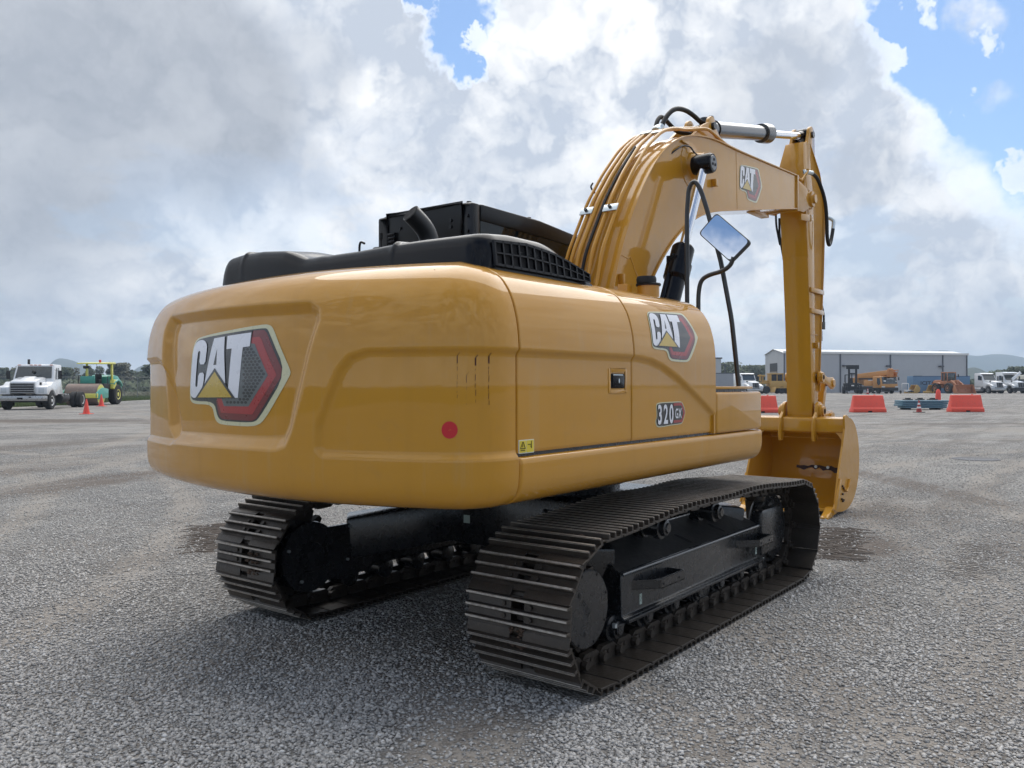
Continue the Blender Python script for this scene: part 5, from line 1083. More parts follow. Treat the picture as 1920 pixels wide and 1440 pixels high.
def make_track(yc, name):
    root = MB()                                                    # the chain: side links, pins and bushings
    for i in range(NSH):
        l0 = -.0 + i * PIT; a = tpos(l0 - PIT * .5); b = tpos(l0 + PIT * .5); t = (b - a).normalized(); n = Vector((t.z, 0, -t.x)); c = (a + b) / 2
        M = Matrix(((t.x, 0, n.x, c.x), (t.y, 1, n.y, yc), (t.z, 0, n.z, c.z), (0, 0, 0, 1))); root.M = M
        for s_ in (-1, 1):
            root.prism([(-.085, -.030), (-.06, -.048), (.06, -.048), (.085, -.030), (.10, .0), (.085, .028), (.06, .0385), (-.06, .0385), (-.085, .028), (-.10, 0)], s_ * .075 - .018, s_ * .075 + .018)
            root.prism([(-.11, -.022), (-.05, -.03), (-.05, .03), (-.11, .03)], s_ * .102 - .012, s_ * .102 + .012)
            root.cyl((PIT / 2, s_ * .105, 0), (PIT / 2, s_ * .132, 0), .028, .024, n=10); root.cyl((0, s_ * .094, -.01), (0, s_ * .10, -.01), .014, n=6)
        root.cyl((PIT / 2, -.06, 0), (PIT / 2, .06, 0), .030, n=12)
    root.M = Matrix.Identity(4)
    return root.build(name, shoe, UC, smooth=35)
def put_shoes(tr, yc, me, phase=0.0, lab=True):
    for i in range(NSH):
        l0 = i * PIT; a = tpos(l0 - PIT * .5); b = tpos(l0 + PIT * .5); t = (b - a).normalized(); n = Vector((t.z, 0, -t.x)); c = (a + b) / 2
        o = bpy.data.objects.new('track_shoe', me); S.collection.objects.link(o); o.parent = tr
        o.matrix_local = Matrix(((t.x, 0, n.x, c.x), (t.y, 1, n.y, yc), (t.z, 0, n.z, c.z), (0, 0, 0, 1)))
sm = shoe_mesh(); so_ = sm.build('track_shoe', [shoe, grous], None, bevel=.0016, seg=1, smooth=30); sme = so_.data; bpy.data.objects.remove(so_)
YR, YL = -1.174, 1.174
TR = make_track(YR, 'crawler_track'); put_shoes(TR, YR, sme); tag(TR, 'right crawler track nearest the viewer')
TL = make_track(YL, 'crawler_track'); put_shoes(TL, YL, sme); tag(TL, 'left crawler track on the far side')
def lump(m, c, r, sz):
    m.ball(c, r, sz, n=10, jit=.35)
m = MB(); random.seed(11)
for l, yo in ((LT_ - .42, .03), (LT_ - .50, .0), (LT_ - .44, -.03), (LT_ - 1.10, -.12), (LT_ - 1.14, -.05)):
    for k in range(14):
        a = tpos(l - .05); b = tpos(l + .05); t = (b - a).normalized(); n = Vector((t.z, 0, -t.x)); p = (a + b) / 2 + n * .052 + t * random.uniform(-.03, .03); lump(m, (p.x, YR + yo + random.uniform(-.05, .05), p.z), random.uniform(.006, .016), (1, 1, .7))
m.build('mud_clod', mud, TR)
m = MB()
for l, yo in ((LT_ - .50, -.12), (LT_ - .58, -.10)):
    for k in range(16):
        a = tpos(l - .05); b = tpos(l + .05); t = (b - a).normalized(); n = Vector((t.z, 0, -t.x)); p = (a + b) / 2 + n * .052 + t * random.uniform(-.03, .03); lump(m, (p.x, YL + yo + random.uniform(-.06, .06), p.z), random.uniform(.006, .016), (1, 1, .7))
m.build('mud_clod', mud, TL)
def side_frame(yc, sg):
    """sg = -1: outer side faces -y"""
    Y = lambda d: yc + sg * d                                      # d > 0 towards the outside
    def pr(m, poly, d0, d1): m.prism(poly, min(Y(d0), Y(d1)), max(Y(d0), Y(d1)))
    m = MB(); x0, x1 = -.62, 1.62
    # cross-section (d, z): sloping deck, upright outer web, lower lip
    sec = [(-.22, .655), (-.19, .655), (.085, .515), (.105, .50), (.105, .262), (.125, .252), (.125, .232), (-.10, .232), (-.22, .28)]
    n = len(sec); vs = [(x0 + (.09 if z > .56 else 0), Y(d), z) for d, z in sec] + [(x1 - (.12 if z > .56 else 0), Y(d), z) for d, z in sec]
    m.add(vs, [tuple(range(n)), tuple(range(n, 2 * n))[::-1]] + [(i, (i + 1) % n, n + (i + 1) % n, n + i) for i in range(n)])
    fr = m.build('track_frame', fram, UC, bevel=.008, seg=2, smooth=25); tag(fr, 'black side frame of the %s track' % ('right' if sg < 0 else 'left'))
    m = MB(); m.tube([(x0 + .02, Y(.093), .505), (x1 - .02, Y(.093), .505)], .016, 10); m.build('edge_highlight_tube', mat('edge_highlight', (.05, .055, .06), .22, coat=.8), fr)  # paler glossy tube added to give the edge its highlight line
    m = MB(); m.prism([(x0 + .01, .226), (x1 - .03, .226), (x1 - .03, .248), (x0 + .01, .248)], min(Y(.10), Y(.150)), max(Y(.10), Y(.150))); m.build('frame_lip', fram, fr, bevel=.004)
    zq = lambda d: .655 + (.515 - .655) * (d + .19) / .275 + .003
    m = MB(); m.add([(x0 + .10, Y(-.185), zq(-.185)), (x1 - .13, Y(-.185), zq(-.185)), (x1 - .02, Y(.08), zq(.08)), (x0 + .015, Y(.08), zq(.08))], [(0, 1, 2, 3)]); m.build('frame_deck', mat('dusty_skylit_deck', (.026, .026, .026), .45, var=.4, scale=8, dirt=(.08, .07, .06), dirtamt=.5, bump=.2, bscale=40), fr)  # dusty sheet, paler than the frame to stand in for sky light
    for x in (.42, .98):
        m = MB(); P = [(x - .045, -.06), (x - .015, -.045), (x + .02, .055), (x + .005, .07), (x - .02, .07), (x - .06, -.045)]
        zz_ = lambda d: .655 + (.515 - .655) * (d + .19) / .275 + .0060
        Q = chaikin([(x - .05, -.055), (x + .0, -.055), (x + .06, .055), (x + .01, .055)], 2, .25); m.add([(a, Y(d), zz_(d)) for a, d in Q], [tuple(range(len(Q)))]); m.build('deck_slot', dark, fr)
    m = MB(); pr(m, rrect(1.32, 1.37, .335, .415, .022), .1052, .1068); m.build('web_hole', dark, fr)
    # front: recoil housing and idler yoke
    m = MB(); pr(m, rrect(1.60, 2.06, .26, .63, .03), .03, .125); m.build('idler_housing', fram, fr, bevel=.02)
    m = MB(); pr(m, [(1.56, .14), (1.64, .10), (1.86, .10), (1.78, .30), (1.62, .30)], .05, .075); m.build('guide_plate', fram, fr, bevel=.004)
    m = MB(); pr(m, [(.36, .245), (.72, .245), (.66, .13), (.60, .105), (.46, .105), (.40, .15)], .06, .085); m.build('guide_plate', fram, fr, bevel=.004)
    # idler and sprocket
    m = MB(); m.lathe((IDX, Y(-.09), CZ), (0, sg, 0), [(0, .12), (.02, .25), (.05, .265), (.051, .29), (.129, .29), (.13, .265), (.16, .25), (.18, .12)], 40); m.build('idler_wheel', fram, fr, smooth=30)
    m = MB(); P = []
    for k in range(21):
        for q, r in ((0, .275), (.30, .345), (.62, .345), (.92, .275)): a = 2 * pi * (k + q) / 21; P.append((SPX + r * cos(a), CZ + r * sin(a)))
    pr(m, P, -.03, .03); m.build('sprocket', shoe, fr)
    m = MB(); m.lathe((SPX, Y(-.20), CZ), (0, sg, 0), [(0, .10), (.02, .19), (.16, .19), (.17, .24), (.25, .24), (.26, .215), (.385, .213), (.392, .205)], 48); fd = m.build('final_drive', fram, fr, smooth=30)
    m = MB(); d = .393
    for k in range(8): a = 2 * pi * k / 8 + .3; m.cyl((SPX + .195 * cos(a), Y(.19), CZ + .195 * sin(a)), (SPX + .195 * cos(a), Y(.198), CZ + .195 * sin(a)), .007, n=6)
    for a, rr in ((2.3, .12), (4.5, .13)): m.lathe((SPX + rr * cos(a), Y(.19), CZ + rr * sin(a)), (0, sg, 0), [(0, .018), (.005, .018), (.006, .010), (.008, .010)], 12)
    m.build('cover_bolt', fram, fd)
    if sg < 0:
        m = MB()                                                   # cast marks on the cover
        for tx, cx_, cz_, an in (('BLYT', -1.20, .47, -50), ('HL', -1.17, .42, -50), ('IWN', -1.18, .30, 68)):
            vs, fs = text_mesh(tx, .055, .9, .0012); ca, sa = cos(R_(an)), sin(R_(an)); m.add([(cx_ + a * ca - b * sa, Y(.1935), cz_ + a * sa + b * ca) for a, b in vs], fs)
        m.build('cast_lettering', mat('cast_mark', (.03, .03, .03), .6), fd, smooth=0)
    # motor guard on the inside
    m = MB(); m.lathe((SPX, Y(-.20), CZ), (0, -sg, 0), [(0, .25), (.03, .245), (.035, .11), (.06, .10)], 40); pr(m, rrect(SPX, -.55, .24, .62, .03), -.235, -.205); mg = m.build('motor_guard', fram, fr, smooth=30)
    m = MB()
    for (x, z) in ((-1.33, .50), (-1.22, .27), (-.78, .60), (-.80, .36)): m.cyl((x, Y(-.235), z), (x, Y(-.25), z), .012, n=6)
    m.build('guard_bolt', zinc, mg)
    m = MB(); pr(m, [(SPX, .50), (-.60, .52), (-.60, .25), (-.75, .20), (SPX + .1, .25)], -.205, -.17); m.build('rear_gusset', fram, fr)
    # carrier rollers
    for x in (.02, .88):
        m = MB(); m.lathe((x, Y(-.12), .70), (0, sg, 0), [(0, .055), (.01, .075), (.05, .075), (.052, .06), (.12, .06), (.122, .075), (.165, .075), (.17, .055), (.20, .05), (.205, .035), (.215, .03)], 28); m.cyl((x, Y(-.1), .70), (x, Y(-.16), .58), .04, n=10); m.build('carrier_roller', fram, fr, smooth=30)
    # bottom rollers
    for k in range(7):
        x = -.66 + k * .37
        m = MB(); m.lathe((x, Y(-.13), .195), (0, sg, 0), [(0, .05), (.01, .078), (.03, .078), (.032, .063), (.09, .063), (.17, .063), (.172, .078), (.20, .078), (.205, .055), (.235, .05), (.24, .032), (.255, .03)], 24); m.build('track_roller', fram, fr, smooth=30)
        m = MB(); pr(m, [(x - .045, .232), (x + .045, .232), (x + .035, .175), (x - .035, .175)], .10, .122); m.build('roller_bracket', fram, fr, bevel=.004)
        m = MB(); m.cyl((x - .055, Y(.112), .222), (x - .055, Y(.112), .245), .016, n=6); m.cyl((x + .08, Y(.112), .222), (x + .08, Y(.112), .245), .012, n=6); m.build('roller_bolt', zinc, fr)
    # steps
    if sg < 0:
        for a, b in ((-.50, -.02), (1.12, 1.56)):
            m = MB(); d0, d1 = .105, .235; n = 8
            m.prism([(a, Y(d0)), (a + .14, Y(d1)), (b - .02, Y(d1)), (b, Y(d1) + .02), (b, Y(d0))], .40, .405, 'z')
            m.ribbon([(a, Y(d0)), (a + .14, Y(d1)), (b - .02, Y(d1)), (b, Y(d1) + .02), (b, Y(d0))], .008, .40, .455, 'z')
            for k in range(12): x = a + .15 + k * (b - a - .17) / 12; m.bx(x, x + .012, Y(d1) - .002, Y(d1) + .008, .455, .461)
            st = m.build('track_step', fram, fr)
            for x in (a + .17, b - .1): m = MB(); m.cyl((x, Y(d1) - .0005, .425), (x, Y(d1) - .0025, .425), .009, n=8); m.build('step_hole', dark, st)
        for x in (-.40, 1.50):
            m = MB(); m.bx(x, x + .028, Y(.107), Y(.1055), .29, .355); lb = m.build('small_label', mat('pale_label', (.45, .55, .5), .5), fr)
            m = MB(); m.tube([(x + .016, Y(.1078), .305), (x + .008, Y(.1078), .318), (x + .02, Y(.1078), .327), (x + .01, Y(.1078), .34)], .0012, 4); m.build('label_mark', bagc[1], lb)
side_frame(YR, -1); side_frame(YL, 1)
# ================================================================== THINGS IN THE YARD
white = mat('white_truck_paint', (.78, .79, .80), .3, coat=.8, var=.03)
wgl = mat('vehicle_glass', (.02, .03, .035), .08, coat=1.0, var=.3, scale=1.5)
tyre = mat('tyre_rubber', (.022, .022, .023), .8, var=.3, scale=4, dirt=(.09, .08, .07), dirtamt=.4)
chas = mat('dark_chassis', (.02, .02, .022), .6, var=.4, dirt=(.07, .06, .05), dirtamt=.4)
bump_m = mat('dull_bumper_chrome', (.42, .42, .42), .3, metal=.8, var=.2)
steelw = mat('wheel_white', (.72, .72, .70), .5, var=.08); steelg = mat('wheel_silver', (.45, .45, .46), .35, metal=.5, var=.2)
amber = mat('amber_lens', (.6, .12, .03), .3)
lens = mat('headlamp_lens', (.55, .58, .60), .12, coat=1.0, var=.2, scale=8)
def PX(px, py_base, dz=0.0):
    d = CP.z * FPX / (py_base - 721.5); return at(px, d), d
def wheel(par, c, r, w_, rim, side=1, hub=.55, name='wheel', dish=.05):
    """side=+1: outer face towards +y"""
    c = Vector(c); y0 = c.y - w_ / 2 * side
    o = c.copy(); m = MB(); s_ = side
    prof = [(0, r * hub), (0.01, r * .93), (w_ * .12, r), (w_ * .88, r), (w_ * .99, r * .93), (w_, r * hub * 1.05), (w_ - .03, r * hub)]
    m.lathe((c.x, y0, c.z), (0, s_, 0), prof, 28); t = m.build('tyre', tyre, None, smooth=30); t.name = name; t.parent = par
    m = MB(); m.lathe((c.x, y0 + s_ * .01, c.z), (0, s_, 0), [(0, r * hub), (w_ - .02, r * hub * 1.02), (w_ - .03, r * hub * .88), (w_ - dish - .06, r * hub * .70), (w_ - dish - .06, r * .24), (w_ - dish + .02, r * .20), (w_ - dish + .04, r * .12)], 28); m.build('rim', rim, t, smooth=30)
    return t
def part(par, name, matl, fn, bevel=.02, smooth=35, label=None):
    m = MB(); fn(m); o = m.build(name, matl, par, bevel=bevel, smooth=smooth)
    if label: o['label'] = label
    return o
# ---- white bonneted chassis truck at the left (x forward, nose at x=+1.6)
def chassis_truck():
    p, d = PX(64, 765.5); r = empty('chassis_truck', p, YAW + pi + R_(9), 1.2); r.scale = (1.2, 1.38, 1.2); tag(r, 'white bonneted truck without a body, chrome bumper, at the left edge', 'truck')
    W2 = 1.12
    def cab(m):
        # cab box with raked screen
        m.add([(-1.35, s * .98, z) if z < 1.75 else (-1.30, s * .90, z) for z in (.85, 1.75, 2.62) for s in (-1, 1)] + [(.10, s * .98, .85) for s in (-1, 1)] + [(.10, s * .98, 1.72) for s in (-1, 1)] + [(-.22, s * .90, 2.62) for s in (-1, 1)],
              [(0, 1, 3, 2), (2, 3, 5, 4), (6, 8, 9, 7), (8, 10, 11, 9), (4, 5, 11, 10), (0, 6, 7, 1), (0, 2, 8, 6), (2, 4, 10, 8), (1, 7, 9, 3), (3, 9, 11, 5)])
    part(r, 'cab', white, cab, .06)
    sc_ = part(r, 'windscreen', wgl, lambda m: m.add([(.095, -.86, 1.80), (.095, .86, 1.80), (-.175, .80, 2.50), (-.175, -.80, 2.50)], [(0, 1, 2, 3)]), 0)
    sc_.location.x = .03
    part(r, 'wiper', chas, lambda m: (m.tube([(.13, -.1, 1.78), (.06, .35, 1.98)], .012, 5), m.ball((.05, 0, 2.17), .09)), 0)
    for s in (-1, 1):
        k = part(r, 'side_window', wgl, lambda m: m.add([(-.15, s * .975, 1.75), (-.85, s * .975, 1.75), (-.85, s * .915, 2.42), (-.42, s * .915, 2.42)], [(0, 1, 2, 3)]), 0); k.location.y = s * .012
        part(k, 'vent_bar', white, lambda m: m.tube([(-.33, s * .975, 1.76), (-.52, s * .915, 2.42)], .018, 5), 0)
        part(r, 'door', white, lambda m: m.bx(-.95, -.02, s * .975 - .012, s * .975 + .012, .92, 1.70), .01)
        part(r, 'mirror', chas, lambda m: (m.bx(-.05, .0, s * 1.22 - .09, s * 1.22 + .09, 1.75, 2.25), m.tube([(-.02, s * .95, 2.3), (-.02, s * 1.2, 2.2)], .015, 5)), .01)
    part(r, 'bonnet', white, lambda m: m.prism([(.05, 1.25), (.05, 1.84), (.5, 1.86), (1.45, 1.66), (1.58, 1.60), (1.62, 1.0), (1.2, .9), (.05, .9)], -.60, .60), .07)
    part(r, 'bonnet_scoop', white, lambda m: m.prism([(.1, 1.8), (.55, 1.92), (1.2, 1.72), (1.2, 1.6), (.1, 1.6)], -.28, .28), .05)
    for s in (-1, 1):
        a = [(-.05, .80), (-.05, 1.25), (.1, 1.62), (.65, 1.60), (1.0, 1.40), (1.45, 1.36), (1.60, 1.28), (1.60, .88), (1.30, .84)] + arcp(.78, .55, .56, .56, 35, 155, 10)
        part(r, 'wing', white, lambda m: m.prism(a, s * .56, s * W2), .05)
        part(r, 'headlight', lens, lambda m: m.bx(1.60, 1.63, s * .86 - .13, s * .86 + .13, .96, 1.24), .02)
        part(r, 'air_intake', chas, lambda m: m.bx(.9, 1.05, s * .61 - .02, s * .61 + .05, 1.42, 1.56), .01)
    g = part(r, 'grille', chas, lambda m: m.bx(1.60, 1.64, -.55, .55, .93, 1.52), .01)
    for z in (1.48, 1.36, 1.22, 1.09, .97): part(g, 'grille_bar', bump_m, lambda m: m.bx(1.645, 1.67, -.54, .54, z - .018, z + .018), .005)
    for s in (-1, 1): part(g, 'grille_post', bump_m, lambda m: m.bx(1.64, 1.66, s * .55 - .02, s * .55 + .02, .93, 1.52), 0)
    b = part(r, 'bumper', bump_m, lambda m: m.prism([(1.62, -1.16), (1.84, -1.0), (1.88, -.5), (1.88, .5), (1.84, 1.0), (1.62, 1.16)], .50, .80, 'z'), .03)
    part(b, 'bumper_hole', dark, lambda m: m.bx(1.875, 1.885, -.16, .10, .60, .70), 0)
    part(b, 'tow_hook', chas, lambda m: m.bx(1.88, 1.90, .38, .48, .68, .75), 0)
    for y in (-.75, -.2, 0, .2, .75): part(r, 'roof_light', amber, lambda m: m.bx(-.24, -.19, y - .07, y + .07, 2.56, 2.60), 0)
    part(r, 'chassis_frame', chas, lambda m: (m.bx(-5.3, 1.5, -.45, -.37, .62, .88), m.bx(-5.3, 1.5, .37, .45, .62, .88), m.bx(-5.3, -5.2, -.45, .45, .62, .88), m.bx(-3.0, -2.9, -.45, .45, .62, .88)), .01)
    part(r, 'fuel_tank', chas, lambda m: m.cyl((-1.0, .78, .62), (-2.1, .78, .62), .28), .02)
    part(r, 'air_tank', chas, lambda m: (m.bx(-2.9, -2.2, .4, .85, .5, .8), m.cyl((-2.2, .6, .75), (-2.9, .6, .75), .14)), .02)
    part(r, 'valve_block', bump_m, lambda m: (m.bx(-1.5, -1.4, .95, 1.08, .78, .86), m.bx(-1.9, -1.8, .95, 1.08, .78, .86)), .01)
    part(r, 'exhaust_stack', chas, lambda m: m.cyl((-1.5, -.75, .8), (-1.5, -.75, 2.95), .06), 0)
    for s in (-1, 1):
        wheel(r, (.78, s * .98, .50), .50, .28, steelw, s, .56)
        for yy in (1.02, .70): wheel(r, (-4.1, s * yy, .50), .50, .27, steelw, s, .56, dish=.16 if yy > .9 else .05)
        part(r, 'mud_flap', rubber, lambda m: m.bx(.15, .18, s * .98 - .12, s * .98 + .12, .2, .8), 0)
    part(r, 'axle', chas, lambda m: m.cyl((.78, -.9, .48), (.78, .9, .48), .07), 0); part(r, 'rear_axle', chas, lambda m: (m.cyl((-4.1, -.9, .48), (-4.1, .9, .48), .1), m.ball((-4.1, 0, .48), .26)), 0)
chassis_truck()
# ---- green and yellow soil roller
def roller():
    gr = mat('roller_green', (.05, .33, .25), .4, coat=.5, var=.1); ye = mat('roller_yellow', (.72, .68, .12), .4, coat=.5, var=.1); rd = mat('drum_steel', (.23, .17, .14), .6, metal=.2, var=.25, scale=2, dirt=(.35, .30, .27), dirtamt=.5)
    p, d = PX(181, 757.5); r = empty('soil_roller', p, YAW + pi + R_(4), 1.12); tag(r, 'green and yellow single drum soil roller with open canopy behind the orange cones', 'roller')
    # drum centre x=+2.0, rear wheels x=-1.0
    part(r, 'drum', rd, lambda m: m.lathe((2.0, -1.15, .80), (0, 1, 0), [(0, .76), (.02, .80), (2.28, .80), (2.30, .76)], 48), 0, 30)
    for s in (-1, 1): part(r, 'drum_end', ye, lambda m: m.lathe((2.0, s * 1.12, .80), (0, s, 0), [(0, .74), (.035, .74), (.036, .70), (.0365, .3)], 36), 0, 30)
    part(r, 'drum_frame', ye, lambda m: (m.bx(2.84, 3.0, -1.3, 1.3, .55, .88),), .03)
    for s in (-1, 1): part(r, 'frame_arm', gr, lambda m: m.prism([(.9, .55), (.9, 1.22), (1.9, 1.32), (2.6, 1.16), (3.0, .9), (3.02, .62), (2.7, .45)], s * 1.18, s * 1.26), .03)
    part(r, 'scraper', ye, lambda m: m.bx(1.0, 1.12, -1.1, 1.1, .6, .9), .02)
    part(r, 'front_frame', chas, lambda m: m.bx(.2, 1.0, -.8, .8, .7, 1.15), .03)
    part(r, 'platform', chas, lambda m: m.bx(-.75, .95, -.95, .95, 1.1, 1.62), .04)
    part(r, 'console', gr, lambda m: m.bx(.55, .85, -.85, .15, 1.62, 2.18), .04)
    part(r, 'seat', chas, lambda m: (m.bx(-.35, .15, -.25, .25, 1.62, 1.95), m.bx(-.40, -.28, -.25, .25, 1.95, 2.35)), .05)
    part(r, 'steering_wheel', chas, lambda m: (m.tube([(.45 + .0, .18 * cos(a), 2.22 + .1 * sin(a)) for a in [k * pi / 8 for k in range(17)]], .02, 6), m.cyl((.5, 0, 1.7), (.45, 0, 2.2), .03)), 0)
    part(r, 'guard_rail', chas, lambda m: (m.tube([(.9, -.95, 1.6), (.9, -.95, 2.25), (.5, -.95, 2.25), (.5, -.95, 1.6)], .025, 6, rad=.1), m.tube([(.3, .95, 1.6), (.3, .95, 2.2), (-.3, .95, 2.2), (-.3, .95, 1.6)], .025, 6, rad=.1)), 0)
    part(r, 'hood', gr, lambda m: m.prism([(-.75, 1.0), (-.75, 2.15), (-1.2, 2.30), (-2.0, 2.22), (-2.7, 1.75), (-2.8, 1.1), (-2.4, .9)], -.85, .85), .12)
    for s in (-1, 1): part(r, 'fender', gr, lambda m: m.prism([(-.2, 1.62), (-.45, 1.80), (-1.0, 1.95), (-1.55, 1.80), (-1.9, 1.45), (-1.8, 1.4), (-1.45, 1.7), (-1.0, 1.83), (-.5, 1.68), (-.28, 1.52)], s * .85, s * 1.25), .02)
    cp_ = part(r, 'canopy', ye, lambda m: m.prism([(1.0, 3.10), (.95, 3.18), (-.9, 3.28), (-1.0, 3.22), (-1.0, 3.12)], -1.05, 1.05), .03)
    for s in (-1, 1):
        part(r, 'canopy_post', ye, lambda m: (m.bx(-.62, -.44, s * .93 - .07, s * .93 + .07, 1.5, 3.14),), .02)
        part(r, 'post_foot', ye, lambda m: m.prism([(-.75, 1.05), (-.75, 1.9), (-.3, 1.95), (-.15, 1.25)], s * .88, s * 1.2), .04)
    part(r, 'beacon', mat('beacon_red', (.6, .06, .03), .3, coat=.5), lambda m: m.cyl((.2, .35, 3.2), (.2, .35, 3.42), .09, n=12), .01)
    part(r, 'mirror', chas, lambda m: m.bx(.78, .82, -.65, -.2, 2.75, 2.95), .01); part(r, 'mirror_rod', chas, lambda m: m.cyl((.7, .3, 1.9), (.7, .3, 3.1), .012, n=6), 0)
    for s in (-1, 1): wheel(r, (-1.0, s * .98, .78), .78, .55, ye, s, .50)
roller()
# ---- cones
def cone(px, py, h, label, grp, body, stripes=None, d=None):
    if d is None: p, d = PX(px, py)
    else: p = at(px, d)
    r = empty('traffic_cone', p, random.uniform(0, 1)); tag(r, label, 'traffic cone', grp)
    b = h * .27; part(r, 'cone_body', body, lambda m: m.lathe((0, 0, .03), (0, 0, 1), [(0, b * .92), (.02, b * .80), (h - .05, b * .16), (h - .03, b * .12)], 20), 0, 35)
    part(r, 'cone_base', stripes[0] if stripes else body, lambda m: m.bx(-b * 1.25, b * 1.25, -b * 1.25, b * 1.25, 0, .035), .008)
    if stripes:
        for f0_, f1_ in ((.30, .46), (.64, .80)): k = lambda f: b * (.80 + (.16 - .80) * f) + .004; part(r, 'reflective_band', stripes[1], lambda m: m.lathe((0, 0, .05 + f0_ * (h - .08)), (0, 0, 1), [(0, k(f0_)), ((f1_ - f0_) * (h - .08), k(f1_))], 20), 0, 35)
orange = mat('cone_orange', (.80, .085, .055), .55, var=.05)
cone(162, 775, 28 / FPX * (CP.z * FPX / (775 - 721.5)), 'orange traffic cone in front of the truck rear wheels, nearer of two', None, orange)
cone(190, 760.5, 22.5 / FPX * (CP.z * FPX / (760.5 - 721.5)), 'orange traffic cone standing before the green roller frame, farther of two', None, orange)
redd = mat('cone_dark_red', (.35, .04, .03), .6, var=.2); wht = mat('band_white', (.7, .68, .68), .5)
cone(1723, 774.5, 23 / FPX * (CP.z * FPX / (774.5 - 721.5)), 'dark red and white striped cone before the blue slab stack', None, redd, (rubber, wht))
cone(1627, 739, 1.0, 'small striped cone before the crane truck cab', None, redd, (rubber, wht), d=136)
p_ = at(1759, 56); r = empty('delineator_post', p_); tag(r, 'orange rounded marker behind the blue slab stack', 'marker'); part(r, 'marker_body', orange, lambda m: m.lathe((0, 0, 0), (0, 0, 1), [(0, .18), (.9, .17), (1.2, .13), (1.32, .05)], 16), 0); part(r, 'marker_foot', rubber, lambda m: m.lathe((0, 0, 0), (0, 0, 1), [(0, .3), (.05, .3)], 16), 0)
# ---- plastic barriers
redb = mat('barrier_red', (.82, .085, .045), .5, coat=.2, var=.08, scale=1.5, dirt=(.50, .10, .07), dirtamt=.5)
def barrier(px, py, label, wpx):
    p, d = PX(px, py); L = wpx / FPX * d; r = empty('road_barrier', p, YAW - pi / 2 + random.uniform(-.04, .04)); tag(r, label, 'barrier', 'red plastic barriers')
    h = 32.0 / FPX * d
    def body(m):
        # x along its length, tapered ends
        pr = [(.30, 0), (.30, .20), (.20, .30), (.115, h - .04), (.09, h)]
        vs = []
        for (y, z) in pr: e = L / 2 * (1 - .13 * z / h); vs += [(-e, -y, z), (e, -y, z), (e, y, z), (-e, y, z)]
        fs = [(3, 2, 1, 0), (16, 17, 18, 19)]
        for k in range(4): fs += [(k * 4 + i, k * 4 + (i + 1) % 4, k * 4 + 4 + (i + 1) % 4, k * 4 + 4 + i) for i in range(4)]
        m.add(vs, fs)
    b = part(r, 'barrier_body', redb, body, .03); part(b, 'fork_slot', dark, lambda m: m.bx(-.12, .12, -.305, .305, .0, .09), 0)
    part(b, 'filler_cap', redb, lambda m: m.cyl((L * .2, 0, h), (L * .2, 0, h + .04), .06, n=12), .005)
barrier(1427, 774.5, 'red plastic road barrier half hidden behind the tool box', 62)
barrier(1627, 774, 'red plastic road barrier just right of the excavator bucket, before the crane truck', 64)
barrier(1810, 773.5, 'red plastic road barrier at the right, before the orange wheel loader', 63)
# ---- blue slabs in a stack
bl_ = mat('slab_blue', (.10, .20, .26), .5, var=.15, scale=2, dirt=(.2, .22, .24), dirtamt=.5)
p0, d0 = PX(1725, 769)
for k, (dx, w_) in enumerate(((.12, 76), (.0, 84), (.06, 84), (.1, 86))):
    r = empty('blue_slab', (p0.x, p0.y, .12 + k * .125), YAW - pi / 2); r.location = Vector((p0.x, p0.y, .10 + k * .13)) + rt * dx
    tag(r, ['lowest blue slab of the stack between two red barriers', 'second blue slab from the ground in the low stack', 'third blue slab from the ground in the low stack', 'topmost blue slab of the stack between two red barriers'][k], 'slab', 'blue slabs stacked in the yard')
    L = w_ / FPX * d0; part(r, 'slab_body', bl_, lambda m: m.bx(-L / 2, L / 2, -.6, .6, 0, .115), .02); part(r, 'slab_rib', bl_, lambda m: m.bx(-L / 2 + .05, L / 2 - .05, -.625, -.6, .03, .085), .008)
for k, dx in enumerate((-.95, .95)): r = empty('timber_bearer', Vector((p0.x, p0.y, 0)) + rt * dx, YAW); tag(r, ['left', 'right'][k] + ' dark bearer under the blue slab stack', 'timber', 'bearers under the slabs'); part(r, 'bearer_body', chas, lambda m: m.bx(-.55, .55, -.09, .09, 0, .10), .01); part(r, 'bearer_end', rubber, lambda m: m.bx(-.58, -.55, -.09, .09, .01, .09), .003)
for k, (dx, L) in enumerate(((-.65, .5), (.15, .45), (.95, .55))): r = empty('black_bracket', Vector((p0.x, p0.y, .62)) + rt * dx + fw * .3, YAW - pi / 2); tag(r, ['leftmost', 'middle', 'rightmost'][k] + ' black bracket lying on top of the blue slabs', 'bracket', 'brackets on the slabs'); part(r, 'bracket_plate', chas, lambda m: m.bx(-L / 2, L / 2, -.2, .2, 0, .06), .01); part(r, 'bracket_lug', chas, lambda m: m.bx(-.12, .12, -.15, .15, .06, .13), .01)
